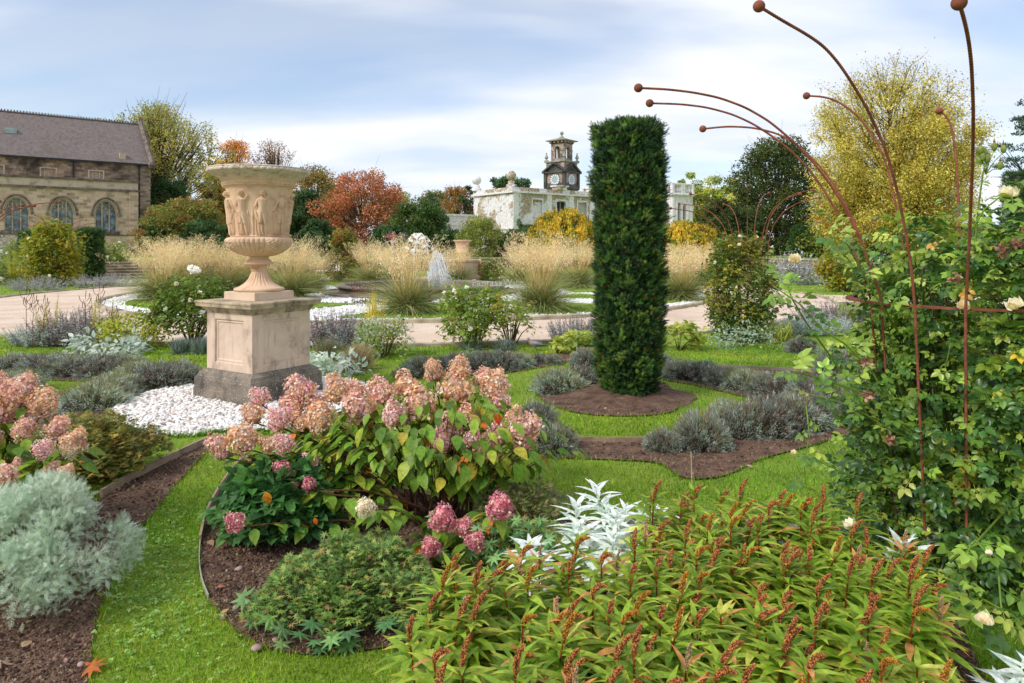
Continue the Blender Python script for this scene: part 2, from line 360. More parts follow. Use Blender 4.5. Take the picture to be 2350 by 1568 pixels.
def strip(p, d, w, l, z, gm, s=0.0):
    n = np.array([-d[1], d[0]]); a = p+d*s; gm.prism([a-n*w/2, a+d*(l-s)-n*w/2, a+d*(l-s)+n*w/2, a+n*w/2], None, z)
dW = unit(np.array([-18.6, 11.2]))
S('gravel_path', pth, PATHM)
br = G(); strip(CC, np.array([.94, -.2]), 3.4, 40, .012, br, RO-.3); strip(CC, unit(np.array([-19, 10.])), 4, 26, .012, br, RO-.3); strip(CC, unit(np.array([1., 1.6])), 3, 32, .012, br, RO-.3)
S('side_path', br, PATHM)
S('parterre_gravel', G().prism(ringpts(RI), 0, .02), WGRAV)
kb = G()
rk = np.random.default_rng(3)
def kerbring(r, w, h, L, gm, a0=0, a1=2*math.pi):
    n = int(r*(a1-a0)/L)
    for i in range(n):
        x0, x1 = a0+(a1-a0)*i/n+.0008, a0+(a1-a0)*(i+1)/n-.0008; hh = h*(1+.12*rk.normal()); dr = rk.normal()*.012
        a = np.linspace(x0, x1, 4); sec = [(-w/2, 0), (-w/2, hh*.8), (-w/4, hh), (w/4, hh), (w/2, hh*.8), (w/2, 0)]
        V = np.array([[CC[0]+(r+dr+s_[0])*math.cos(t), CC[1]+(r+dr+s_[0])*math.sin(t), s_[1]] for t in a for s_ in sec]); m = len(sec)
        Q = [[i_*m+j, i_*m+j+1, (i_+1)*m+j+1, (i_+1)*m+j] for i_ in range(3) for j in range(m-1)]
        gm.add(V, [np.array(Q), np.array([[0, 1, 2], [0, 2, 3], [0, 3, 5], [3, 4, 5]]), np.array([[18+2, 18+1, 18], [18+3, 18+2, 18], [18+5, 18+3, 18], [18+5, 18+4, 18+3]])])
kerbring(RI, .16, .085, 1.3, kb); kerbring(RO+.06, .10, .06, 1.1, kb)
S('kerb', kb, KERB)
# scalloped lawn islands in the white gravel
isl = G(); ISL = []
for k in range(12):
    a0 = math.radians(-84.6+2+30*k); hw = math.radians(12.2)
    for (ra, rb, hh) in ((5.4, 9.0, hw), ):
        t = np.linspace(0, 1, 10); pts = []
        for u in t: pts.append((rb+.25*math.sin(math.pi*u), a0-hh+2*hh*u))
        for u in t: pts.append((rb-(rb-ra)*(u**.8), a0+hh*(1-.15*u-.35*math.sin(math.pi*u))))
        for u in t[::-1]: pts.append((rb-(rb-ra)*(u**.8), a0-hh*(1-.15*u-.35*math.sin(math.pi*u)))) 
        P = np.array([(CC[0]+r*math.cos(a), CC[1]+r*math.sin(a)) for r, a in pts])
        if k in (0, 1, 6, 7): P = P
        isl.prism(P, 0, .05); ISL.append(P)
S('lawn_island', isl, LAWN)
# beds (outlines on the ground)
BED_FRONT = [(560, 1060), (530, 1090), (492, 1148), (470, 1195), (458, 1250), (455, 1300), (462, 1345), (478, 1380), (520, 1432), (575, 1478), (640, 1500), (700, 1508), (780, 1506), (850, 1495), (905, 1488), (935, 1512), (960, 1568), (1000, 1700), (1000, 2100), (2500, 2100), (2330, 1700), (2260, 1568), (2210, 1440), (2160, 1320), (1990, 1215), (1700, 1185), (1500, 1190), (1200, 1197), (1054, 1174), (923, 1136), (860, 1118), (760, 1098), (640, 1075)]
BED_STRIP = [(478, 1018), (485, 1030), (440, 1075), (395, 1125), (350, 1185), (320, 1220), (270, 1300), (228, 1400), (210, 1490), (204, 1568), (200, 1800), (-600, 1800), (-600, 1175), (0, 1195), (150, 1180), (235, 1146), (290, 1112), (350, 1080), (400, 1056), (440, 1036)]
BED_C = [(349, 1006), (370, 1014), (331, 1042), (257, 1068), (190, 1085), (100, 1110), (0, 1130), (-400, 1130), (-400, 960), (60, 940), (200, 965), (240, 1000), (300, 1006)]
BED_D = [(60, 946), (150, 955), (250, 968), (300, 925), (345, 900), (440, 887), (462, 880), (430, 855), (400, 846), (330, 850), (300, 866), (215, 885), (130, 905), (60, 900), (-300, 900), (-300, 946)]
BED_D2 = [(-300, 868), (60, 872), (200, 878), (300, 870), (420, 850), (300, 838), (180, 838), (0, 846), (-300, 840)]
YEW_OVAL = [(1228, 905), (1225, 880), (1240, 865), (1290, 850), (1360, 846), (1500, 868), (1540, 888), (1562, 925), (1553, 945), (1510, 955), (1440, 958), (1350, 955), (1290, 942), (1250, 925)]
BED_E1 = [(900, 870), (960, 862), (1050, 864), (1138, 862), (1200, 852), (1253, 843), (1310, 830), (1345, 822), (1345, 812), (1250, 814), (1100, 820), (980, 830), (900, 850)]
BED_E2 = [(1515, 874), (1579, 882), (1681, 906), (1732, 919), (1776, 937), (1770, 946), (1700, 954), (1647, 970), (1560, 1002), (1495, 1016), (1410, 1018), (1315, 1016), (1260, 1005), (1215, 985), (1195, 950), (1172, 955), (1180, 1030), (1209, 1047), (1274, 1054), (1410, 1058), (1505, 1063), (1535, 1076), (1559, 1099), (1596, 1104), (1654, 1099), (1695, 1083), (1736, 1060), (1783, 1046), (1851, 1029), (1919, 1009), (2000, 985), (2100, 950), (2130, 880), (1990, 858), (1902, 856), (1681, 846), (1550, 840), (1500, 842)]
PEBS = [(248, 955), (262, 940), (300, 922), (345, 902), (420, 890), (480, 886), (700, 866), (760, 872), (830, 878), (850, 900), (800, 940), (700, 985), (560, 992), (500, 994), (440, 1005), (370, 1001), (300, 990), (262, 975)]
BEDS = [BED_FRONT, BED_STRIP, BED_C, BED_D, BED_D2, YEW_OVAL, BED_E1, BED_E2]
BP = [smooth_poly(px(P), 2) for P in BEDS]; PP = smooth_poly(px(PEBS), 2)
for i, P in enumerate(BP): S('bed_soil', G().prism(P, None, .010+.0004*i), SOIL)
S('pebble_bed', G().prism(PP, None, .016), WGRAV)
md = G(); ymd = np.array([1.22, 7.35])
tt = np.linspace(0, 1, 14); pr = [(.78*(1-t)+1e-4, .003+.10*(1-(1-t)**2)**1.2) for t in tt]
md.lathe(pr, 60, mod=lambda a, r, z: .02*np.sin(5*a+9*r)+.008*np.sin(17*a+31*r)); mo = S('soil_mound', md, SOIL, True); mo.location = (ymd[0]-.02, ymd[1], 0); mo.scale = (1.0, .82, 1)
def outside_all(X, Y):
    m = np.ones(len(X), bool)
    for P in BP+[PP]: m &= ~inpoly(X, Y, P)
    return m
# soil crumbs
def samp(n, x0, x1, y0, y1, r): return r.uniform(x0, x1, n), r.uniform(y0, y1, n)
r1 = np.random.default_rng(11)
def gpx(x, y): Y = F*EYE/(y-HZ); return (x-CX)/F*Y, Y
xs, ys = samp(90000, -60, 2420, 800, 1600, r1); X, Y = gpx(xs, ys); m = np.zeros(len(X), bool)
for P in BP: m |= inpoly(X, Y, P)
m &= ~inpoly(X, Y, PP); X, Y = X[m], Y[m]; n = len(X)
cr = G(); sz = .0035*r1.lognormal(0, .45, n)*(.55+Y*.22)
cr.scat(ico(1, 2, .3, .6), np.c_[X, Y, .012+np.zeros(n)], fr(rdir(n, r1), rdir(n, r1)), np.minimum(sz, .02), pal(n, [lin(66, 46, 36), lin(104, 80, 62), lin(132, 108, 88), lin(150, 130, 108)], [4, 5, 3, .7], .15, r1))
tag(mk('soil_crumbs', cr, PEB), 'crumbs of dark brown soil over the flower beds', 'soil', kind='stuff')
# white pebbles round the pedestal
xs, ys = samp(12000, 240, 860, 860, 1010, r1); X, Y = gpx(xs, ys); bb = PP.min(0), PP.max(0)
X = r1.uniform(bb[0][0], bb[1][0], 12000); Y = r1.uniform(bb[0][1], bb[1][1], 12000); m = inpoly(X, Y, PP); X, Y = X[m], Y[m]
n = len(X); print('pebbles', n)
pb = G(); sel = r1.integers(0, 3, n)
for k in range(3):
    s_ = sel == k; nn = s_.sum()
    pb.scat(ico(2, 20+k, .35, .6), np.c_[X[s_], Y[s_], r1.uniform(.012, .035, nn)], fr(unit(rdir(nn, r1)*np.array([1, 1, .25])), unit(rdir(nn, r1)*.35+[0, 0, 1])), np.stack([r1.uniform(.012, .02, nn), r1.uniform(.015, .03, nn), r1.uniform(.013, .02, nn)], -1), pal(nn, [lin(236, 232, 226), lin(222, 212, 202), lin(205, 190, 178), lin(245, 243, 240), lin(176, 170, 166)], [5, 3, 2, 4, 1], .06, r1))
tag(mk('white_pebbles', pb, PEB, None, True), 'white and pale pink pebbles heaped round the foot of the urn pedestal', 'pebbles', kind='stuff')
# loose white chippings in the parterre
n = 16000; xs, ys = samp(n, 180, 1680, 671, 742, r1); X, Y = gpx(xs, ys); m = (np.hypot(X-CC[0], Y-CC[1]) < RI-.12)
for P in ISL: m &= ~inpoly(X, Y, P)
X, Y = X[m], Y[m]; n = len(X)
tag(mk('white_chippings', G().scat(ico(1, 5, .4, .7), np.c_[X, Y, .02+np.zeros(n)], fr(rdir(n, r1), rdir(n, r1)), r1.uniform(.018, .045, n), pal(n, [lin(240, 238, 234), lin(220, 215, 208), lin(250, 249, 247)], None, .06, r1)), PEB), 'white stone chippings between the scalloped lawns round the fountain', 'chippings', kind='stuff')
# grass blades
def grass(n, y0, y1, x0, x1, hgt, wd, r, zf=None):
    xs, ys = samp(n, x0, x1, y0, y1, r); X, Y = gpx(xs, ys); m = outside_all(X, Y) & (np.hypot(X-CC[0], Y-CC[1]) > RO+.12)
    m |= False; return X[m], Y[m]
GC = [lin(102, 148, 24), lin(130, 178, 38), lin(158, 196, 56), lin(190, 200, 92), lin(88, 124, 32)]
def blades(X, Y, h, w, r, z=0.0):
    n = len(X); D = unit(np.c_[r.normal(0, .45, n), r.normal(0, .45, n), np.ones(n)]); az_ = r.uniform(0, 6.28, n)
    h = h*r.uniform(.55, 1.3, n); pat = np.sin(X*2.3+1.7*np.sin(Y*1.9))*.6+np.sin(Y*3.1+X*.7)*.5+np.sin(X*7.1+2*np.sin(Y*6.3))*np.sin(Y*5.7+X*3)*.7
    c = pal(n, GC, [3, 5, 4, 1.2, 2], .14, r)*(1+.12*pat)[:, None]; c[:, 0] *= np.clip(1+.2*pat, .5, 1.6)
    return (np.c_[X, Y, np.full(n, z)-.003], fr(D, np.c_[np.cos(az_), np.sin(az_), np.zeros(n)]), np.stack([w*np.ones(n), h, np.ones(n)], -1), c)
gr = G()
for (n, y0, y1, h, w) in ((52000, 1180, 1620, .030, .0042), (62000, 960, 1250, .032, .0065), (52000, 800, 1000, .034, .010), (20000, 770, 840, .04, .018)):
    X, Y = grass(n, y0, y1, -80, 2430, h, w, r1); gr.scat(BLADE, *blades(X, Y, h, w, r1))
# lawn edges hang over the beds
for P in BP:
    Q = np.roll(P, -1, 0); L = np.linalg.norm(Q-P, axis=1)
    for a, b, l in zip(P, Q, L):
        mid = (a+b)/2
        if mid[1] > 13 or mid[1] < 1.8 or abs(mid[0]/mid[1]) > .85: continue
        k = int(l*240/(mid[1]**.5)); 
        if k < 1: continue
        t = r1.uniform(0, 1, k)[:, None]; pt = a+(b-a)*t+r1.normal(0, .012, (k, 2)); ok = outside_all(pt[:, 0], pt[:, 1]) | (r1.uniform(size=k) < .3)
        pt = pt[ok]; gr.scat(BLADE, *blades(pt[:, 0], pt[:, 1], .05, .005+.0006*mid[1], r1))
Q = np.roll(PP, -1, 0)
for a, b in zip(PP, Q):
    if (a[1]+b[1])/2 < 6.5:
        k = 60; t = r1.uniform(0, 1, k)[:, None]; pt = a+(b-a)*t+r1.normal(0, .02, (k, 2)); gr.scat(BLADE, *blades(pt[:, 0], pt[:, 1], .06, .007, r1))
# coarser blades on the islands and far lawns
for P in ISL:
    b0, b1 = P.min(0), P.max(0); X = r1.uniform(b0[0], b1[0], 1500); Y = r1.uniform(b0[1], b1[1], 1500); m = inpoly(X, Y, P); gr.scat(BLADE, *blades(X[m], Y[m], .05, .03, r1, .05))
xs, ys = samp(16000, -60, 2400, 630, 700, r1); X, Y = gpx(xs, ys); m = (np.hypot(X-CC[0], Y-CC[1]) > RO+.2); gr.scat(BLADE, *blades(X[m], Y[m], .05, .05, r1))
tag(mk('grass', gr, TURF), 'short green lawn grass between the flower beds', 'grass', kind='stuff')
# clover and small weeds in the front lawn
n = 1500; xs = r1.normal(360, 90, n); ys = r1.normal(1290, 130, n); X, Y = gpx(xs, np.clip(ys, 1050, 1600)); m = outside_all(X, Y); X, Y = X[m], Y[m]; n = len(X)
tag(mk('clover', G().scat(TRI, np.c_[X, Y, r1.uniform(.008, .025, n)], fr(unit(rdir(n, r1)*[1, 1, .3]), np.tile([0, 0, 1.], (n, 1))+.3*rdir(n, r1)), r1.uniform(.012, .03, n), pal(n, [lin(120, 160, 70), lin(150, 180, 100)], None, .12, r1)), LEAF), 'clover and small weeds growing in the lawn strip beside the silver mound', 'clover', kind='stuff')
# lawn edging boards
WBOARD = noisemat('weathered_board', [lin(120, 98, 78), lin(166, 142, 120), lin(150, 132, 118)], 6, .85, 40, .5)
STEEL = noisemat('edging_steel', [lin(150, 148, 128), lin(186, 182, 158)], 8, .6, 40, .2)
def edging(pts, h, th, mat_, label):
    P = smooth_open(px(pts)); n = len(P); T = unit(np.gradient(P, axis=0)); Nn = np.c_[-T[:, 1], T[:, 0]]
    V = np.concatenate([np.c_[P-Nn*th/2, np.zeros(n)], np.c_[P+Nn*th/2, np.zeros(n)], np.c_[P+Nn*th/2, h+np.zeros(n)], np.c_[P-Nn*th/2, h+np.zeros(n)]])
    i = np.arange(n-1); Q = [np.stack([a*n+i, a*n+i+1, b*n+i+1, b*n+i], -1) for a, b in ((0, 3), (3, 2), (2, 1))]
    o = mk('lawn_edging', G().add(V, [np.concatenate(Q), np.array([[0, 3*n, 2*n, n], [n-1, 2*n-1, 3*n-1, 4*n-1]])]), mat_); tag(o, label, 'lawn edging', 'edging strips along the beds')
def smooth_open(P, it=2):
    P = np.asarray(P, float)
    for _ in range(it):
        A, B = P[:-1], P[1:]; M = np.stack([.75*A+.25*B, .25*A+.75*B], 1).reshape(-1, 2); P = np.vstack([P[:1], M, P[-1:]])
    return P
edging([(560, 1060), (530, 1090), (493, 1148), (471, 1195), (459, 1250)], .05, .012, WBOARD, 'brown edging board on the curved left side of the pink hydrangea bed')
edging([(459, 1250), (456, 1300), (463, 1345), (478, 1380)], .03, .005, STEEL, 'thin pale metal edging strip at the left end of the front bed')
edging([(232, 1146), (290, 1112), (350, 1080), (400, 1056), (440, 1036), (480, 1018)], .062, .018, WBOARD, 'weathered timber edging board between the lawn strip and the narrow bare soil strip')
edging([(880, 1124), (923, 1136), (1000, 1156), (1054, 1174)], .05, .012, WBOARD, 'dark edging board seen through the stems behind the pink hydrangea')
edging([(1315, 1016), (1410, 1018), (1495, 1016)], .05, .01, WBOARD, 'dark edging strip below the lawn ring in front of the big yew')
edging([(272, 1019), (300, 1006), (349, 1005), (372, 1014)], .05, .012, WBOARD, 'short curved edging board round the small bed left of the pebbles')
edging([(1600, 842), (1700, 848), (1800, 853), (1910, 858)], .05, .012, KERB, 'straight edging behind the long lavender hedge right of the yew')
# terrace, retaining walls, steps
TZ = .85; L0 = np.array([-20.5, 36.5]); COR = L0+dA*38; RD = np.array([.6, -.8])
WALLM = brickmat('terrace_wall_stone', [lin(96, 82, 68), lin(136, 118, 98), lin(160, 140, 116)], lin(130, 116, 98), .8, .28, .015, (.5, lin(70, 64, 56)))
S('upper_terrace', G().prism([L0-dA*60+dB*.3, L0-dA*2.2+dB*.3, L0+dA*.9+dB*.3, COR+dB*.3, COR+RD*90+np.array([.3, .2]), (700, 20), (2000, 4000), (-2500, 4000), (-900, -20)], None, TZ), LAWN)
def wall(name, a, b, w, z0, z1, label, cop=.09, mat_=None):
    a, b = np.array(a, float), np.array(b, float); L = np.linalg.norm(b-a); d = (b-a)/L; gm = G().box(0, L, 0, w, z0, z1-cop); o = E(name, (a[0], a[1], 0), label, 'wall', math.atan2(d[1], d[0]), 'retaining walls of the terrace')
    mk('wall_face', gm, mat_ or WALLM, o); mk('coping', G().box(-.02, L+.02, -.06, w+.05, z1-cop, z1+.012), KERB, o); return o
wall('retaining_wall', L0-dA*50, L0-dA*1.75, .35, 0, TZ, 'low stone terrace wall running left from the garden steps')
wall('retaining_wall', L0+dA*1.75, COR, .35, 0, TZ, 'long low stone terrace wall behind the fountain, right of the steps')
wall('retaining_wall', COR, COR+RD*80, .35, 0, TZ, 'low dark terrace wall closing the right side of the garden')
st = E('stone_steps', (L0[0], L0[1], 0), 'flight of six pale stone steps up to the church terrace', 'steps', math.atan2(.6, .8))
for i in range(6):
    gm = G().box(-1.6, 1.6, -2.1+.35*i, .4, .142*i-(.0 if i == 0 else .01), .142*(i+1)-.03); mk('riser', gm, WALLM, st); mk('tread', G().box(-1.62, 1.62, -2.14+.35*i, -1.74+.35*i if i < 5 else .45, .142*(i+1)-.03, .142*(i+1)), KERB, st)
for s_, w_ in ((-1, 'left'), (1, 'right')):
    x0 = 1.64*s_-(.34 if s_ < 0 else 0); mk('cheek_wall', G().box(x0, x0+.34, -2.0, -.9, 0, .42).box(x0, x0+.34, -.9, .0, 0, .8), WALLM, st)
# ---------------------------------------------------------------- stone urn and pedestal
UX, UY = -2.736, 7.39; UROT = math.radians(58)
def stonemat(name, base, dark, light, lichen=None, scale=3.0, th=.55, streak=True):
    m, t, b, out = new(name); gp = N(t, 'ShaderNodeTexCoord').outputs['Object']
    n = noise(t, gp, scale, 7, .62, .4); r = ramp(t, n.outputs[0], [(.3, dark), (.46, base), (.68, light)]); col = r.outputs[0]
    mp = N(t, 'ShaderNodeMapping'); mp.inputs['Scale'].default_value = (9, 9, 1.2); t.links.new(gp, mp.inputs[0])
    if streak:
        s1 = noise(t, mp.outputs[0], 1.6, 5, .6); r1_ = ramp(t, s1.outputs[0], [(th, (0, 0, 0)), (th+.16, (.75,)*3)]); col = mix(t, r1_.outputs[0], col, dark)
    if lichen is not None:
        l = noise(t, gp, 60, 4, .6); r2 = ramp(t, l.outputs[0], [(.60, (0, 0, 0)), (.64, (1, 1, 1))]); col = mix(t, r2.outputs[0], col, lichen)
    t.links.new(col, b.inputs['Base Color']); b.inputs['Roughness'].default_value = .88
    nb = noise(t, gp, 60, 4, .6); bump(t, b, nb.outputs[0], .25, .006); return m
SAND = stonemat('buff_sandstone', lin(214, 186, 160), lin(152, 134, 116), lin(226, 202, 178), None, 2.2, .60)
SANDG = stonemat('stained_sandstone', lin(210, 184, 162), lin(128, 114, 100), lin(226, 200, 176), None, 3.0, .56)
CAPM = stonemat('weathered_cap_stone', lin(168, 150, 124), lin(92, 82, 68), lin(206, 184, 152), None, 5.0, .52)
PLIN = stonemat('dark_plinth_stone', lin(112, 102, 90), lin(66, 60, 54), lin(146, 132, 116), lin(178, 168, 152), 4.0, .55)
TERRA = stonemat('buff_terracotta', lin(220, 182, 150), lin(178, 144, 118), lin(230, 198, 168), None, 5.0, .64)
RIMM = stonemat('pale_lichened_rim', lin(208, 190, 174), lin(134, 118, 106), lin(224, 208, 192), None, 12, .6)
ped = E('urn_pedestal', (UX, UY, 0), 'square panelled sandstone pedestal with a dark plinth carrying the big carved urn', 'pedestal', UROT)
def sqprof(gm, prof, c=(1, 1, 1)):   # square lathe: (half side, z)
    V = []; n = len(prof)
    for h, z in prof: V += [(-h, -h, z), (h, -h, z), (h, h, z), (-h, h, z)]
    Q = [[i*4+j, i*4+(j+1) % 4, (i+1)*4+(j+1) % 4, (i+1)*4+j] for i in range(n-1) for j in range(4)]
    return gm.add(V, [np.array(Q), np.array([[(n-1)*4+j for j in range(4)]])], c)
mk('plinth', sqprof(G(), [(.470, 0), (.468, .115), (.462, .122), (.462, .225), (.452, .238), (.452, .245), (.437, .262), (.428, .29), (.41, .30), (.395, .315), (.374, .325)]), PLIN, ped)
# die: a square shaft with sunk panels on every face
h = .372; z0, z1 = .325, .925
die = G()
for k in range(4):
    a = k*math.pi/2; ca, sa = math.cos(a), math.sin(a)
    def R3(x, y, z): return (x*ca-y*sa, x*sa+y*ca, z)
    pw, pz0, pz1 = .235, .40, .855; fr_ = [((-h, z0), (h, z0), (h, z1), (-h, z1)), ((-pw, pz0), (pw, pz0), (pw, pz1), (-pw, pz1))]
    rings = [(h, z0, z1, 0), (pw, pz0, pz1, 0), (pw-.008, pz0+.008, pz1-.008, -.016), (pw-.028, pz0+.028, pz1-.028, -.012), (pw-.04, pz0+.04, pz1-.04, -.024)]
    V = []
    for w_, a0, a1, d in rings: V += [R3(-w_, -h-d, a0), R3(w_, -h-d, a0), R3(w_, -h-d, a1), R3(-w_, -h-d, a1)]
    Q = [[i*4+j, i*4+(j+1) % 4, (i+1)*4+(j+1) % 4, (i+1)*4+j] for i in range(4) for j in range(4)]+[[16, 17, 18, 19]]
    die.add(V, np.array(Q))
mk('die', die, SANDG, ped)
mk('cornice', sqprof(G(), [(.374, .915), (.384, .93), (.384, .938), (.40, .955), (.404, .96), (.404, .968), (.425, .982), (.452, .985), (.455, 1.018), (.462, 1.022), (.462, 1.036), (.45, 1.046), (.02, 1.056)]), CAPM, ped)
mk('base_block', sqprof(G(), [(.252, 1.05), (.252, 1.128), (.246, 1.134), (.01, 1.1342)]), SAND, ped)
urn = E('carved_urn', (UX, UY, 1.134), 'large buff terracotta urn with carved figures and a fluted bowl on the tall pedestal', 'urn')
nA = 720
def flute(cnt, amp, za, zb, skip=None):
    def f(a, r, z):
        w = np.clip((z-za)/.02, 0, 1)*np.clip((zb-z)/.02, 0, 1); v = amp*(np.sqrt(np.abs(np.sin(cnt*a/2))+1e-6)-.7)*w
        return v
    return f
foot = [(.235, 0), (.255, .004), (.262, .02), (.255, .035), (.225, .045), (.205, .052), (.165, .075), (.13, .105), (.105, .14), (.088, .18), (.080, .21), (.079, .215), (.087, .22), (.087, .232), (.079, .238), (.085, .27), (.10, .282), (.148, .288), (.152, .294), (.135, .315), (.108, .34), (.095, .352), (.098, .362), (.098, .372)]
foot = np.array(foot); zi = np.interp(np.linspace(0, len(foot)-1, 90), np.arange(len(foot)), foot[:, 1]); ri = np.interp(np.linspace(0, len(foot)-1, 90), np.arange(len(foot)), foot[:, 0])
mk('foot', G().lathe(np.c_[ri, zi], 180, mod=flute(24, .012, .05, .205)), TERRA, urn, True)
t = np.linspace(0, 1, 70); bz = .37+.21*t
br_ = np.interp(t, [0, .06, .2, .4, .6, .75, .88, .96, 1], [.09, .17, .235, .29, .322, .338, .338, .325, .30])
MA = [math.radians(v) for v in (228, 318, 48, 138)]   # masks on the bowl
def bowlmod(a, r, z):
    w = np.clip((z-.385)/.03, 0, 1)*np.clip((.575-z)/.012, 0, 1); v = .016*(np.sqrt(np.abs(np.sin(42*a/2))+1e-6)-.6)*w
    mk_ = np.zeros_like(v)
    for m_ in MA:
        d = (a-m_+math.pi) % (2*math.pi)-math.pi; s = np.exp(-((d/.24)**4))*np.exp(-(((z-.50)/.075)**4)); mk_ = np.maximum(mk_, s)
    lump = .028+.010*np.sin(a*47+np.sin(z*90)*2)*np.sin(z*120+a*9)
    return v*(1-mk_)+mk_*lump
mk('fluted_bowl', G().lathe(np.c_[br_, bz], nA, mod=bowlmod), TERRA, urn, True)
# drum with figures in relief
zz = np.linspace(.575, 1.20, 330); rr = np.interp(zz, [.575, .60, .75, .9, 1.0, 1.09, 1.15, 1.20], [.272, .277, .292, .308, .320, .338, .362, .402])
def seg(A, Z, p, q, r0, r1, hgt):
    d = np.array(q)-np.array(p); L2 = d@d+1e-9; t_ = np.clip(((A-p[0])*d[0]+(Z-p[1])*d[1])/L2, 0, 1)
    dist = np.hypot(A-p[0]-t_*d[0], Z-p[1]-t_*d[1]); rad = r0+(r1-r0)*t_; return hgt*np.sqrt(np.clip(1-(dist/rad)**2, 0, None))*np.minimum(1, rad/.016)
def drum(a, r, z):
    H = np.zeros_like(z); R = .30; rg = np.random.default_rng(5)
    H = np.maximum(H, .012*np.exp(-((z-.585)/.012)**2)); 
    for k in range(10):
        a0 = 2*math.pi*(k+.25)/10+rg.normal()*.02; A = ((a-a0+math.pi) % (2*math.pi)-math.pi)*R*.80; sg = 1 if rg.random() < .5 else -1; s = sg; lean = rg.normal()*.008
        Z = z-.59; P = lambda x, y: (s*x+lean*y/.3, y)
        hip = .0; up = rg.random() < .5
        fig = [(P(-.022, .01), P(-.016, .14), .011, .015, .022), (P(-.016, .14), P(-.008, .25), .017, .022, .027), (P(.026, .012), P(.022, .13), .011, .016, .024), (P(.022, .13), P(.006, .25), .017, .022, .028),
               (P(-.002, .25), P(0, .30), .029, .026, .03), (P(0, .30), P(.0, .37), .026, .033, .031), (P(-.016, .375), P(.018, .375), .016, .016, .028), (P(0, .39), P(.003, .42), .011, .011, .024),
               (P(.004, .437), P(.005, .452), .021, .021, .031), (P(-.03, .372), P(-.047, .31), .011, .010, .024), (P(-.047, .31), P(-.02 if up else -.062, .265), .009, .008, .022)]
        if up: fig += [(P(.032, .375), P(.056, .42), .011, .009, .024), (P(.056, .42), P(.028, .475), .009, .008, .022)]
        else: fig += [(P(.032, .372), P(.05, .315), .011, .009, .024), (P(.05, .315), P(.066, .36), .009, .008, .022)]
        for f_ in fig: H = np.maximum(H, seg(A, Z, *f_))
        # folds of drapery
        body = np.clip(1-((A-lean)/.055)**2, 0, 1)*np.clip((Z-.0)/.02, 0, 1)*np.clip((.27-Z)/.05, 0, 1)
        fold = .010+.007*np.sin((A*s*260)+Z*38+1.5*np.sin(Z*30)); H = np.maximum(H, body**.5*fold*1.35)
        hair = np.exp(-(((A-s*.004)/.022)**2+((Z-.455)/.02)**2)**2); H = H+hair*.004*np.sin(A*700)*np.cos(Z*600)
        H = np.maximum(H, .009*np.exp(-((A-s*.075)/.006)**2)*np.clip((Z)/.01, 0, 1)*np.clip((.30-Z)/.1, 0, 1))
        vn = np.exp(-((Z-.545-.012*np.sin(A*60))/.012)**2); H = np.maximum(H, vn*(.010+.006*np.sin(A*300)))
        gp_ = np.exp(-(((A-.07*s)/.028)**2+((Z-.535)/.028)**2)**2); H = np.maximum(H, gp_*(.013+.006*np.sin(A*420)*np.sin(Z*400)))
    return H*1.5
mk('figured_drum', G().lathe(np.c_[rr, zz], 900, mod=drum), TERRA, urn, True)
lip = np.array([(.402, 1.20), (.43, 1.222), (.47, 1.242), (.50, 1.258), (.512, 1.262), (.522, 1.268), (.525, 1.285), (.518, 1.298), (.524, 1.302), (.522, 1.312), (.505, 1.316), (.46, 1.30), (.38, 1.25), (.33, 1.1), (.02, 1.05)])
li = np.linspace(0, len(lip)-1, 110); lp = np.c_[np.interp(li, np.arange(15), lip[:, 0]), np.interp(li, np.arange(15), lip[:, 1])]
def egg(a, r, z):
    w = np.exp(-((z-1.278)/.016)**4)*(r > .49); return w*.016*(np.abs(np.sin(52*a/2))**.7-.5)
mk('moulded_rim', G().lathe(lp, nA, mod=egg), RIMM, urn, True)
# ---------------------------------------------------------------- arcaded wall helper (local x along, y depth, z up)
def arch_top(o, x):
    cx, w, zs, zp, za = o[:5]; u = np.clip(abs(x-cx)/(w/2), 0, 1); p = .5 if len(o) < 6 else o[5]; return zp+(za-zp)*max(0, 1-u**2)**p
def awall(gm, x0, x1, z0, z1, ops, y=0, depth=.4, n=12):
    ops = sorted(ops); cur = x0
    def q(a, b, c, d): gm.quad(a, b, c, d)
    for o in ops:
        cx, w, zs, zp, za = o[:5]; a, b = cx-w/2, cx+w/2
        q((cur, y, z0), (a, y, z0), (a, y, z1), (cur, y, z1)); q((a, y, z0), (b, y, z0), (b, y, zs), (a, y, zs))
        xs = cx-w/2*np.cos(np.linspace(0, math.pi, n+1)) if za > zp else np.array([a, b])
        for p, r in zip(xs[:-1], xs[1:]):
            tp, tr = arch_top(o, p), arch_top(o, r); q((p, y, tp), (r, y, tr), (r, y, z1), (p, y, z1)); q((p, y, tp), (p, y+depth, tp), (r, y+depth, tr), (r, y, tr))
        q((a, y, zs), (a, y+depth, zs), (a, y+depth, zp), (a, y, zp)); q((b, y+depth, zs), (b, y, zs), (b, y, zp), (b, y+depth, zp)); q((a, y+depth, zs), (a, y, zs), (b, y, zs), (b, y+depth, zs)); cur = b
    q((cur, y, z0), (x1, y, z0), (x1, y, z1), (cur, y, z1)); return gm
def archpts(o, grow=0, n=14, y=0):
    cx, w, zs, zp, za = o[:5]; p = .5 if len(o) < 6 else o[5]; a = np.linspace(0, math.pi, n); x = -np.cos(a); return np.array([(cx+xx*(w/2+grow), y, zp+(za-zp+grow)*max(0, 1-xx*xx)**p) for xx in x])
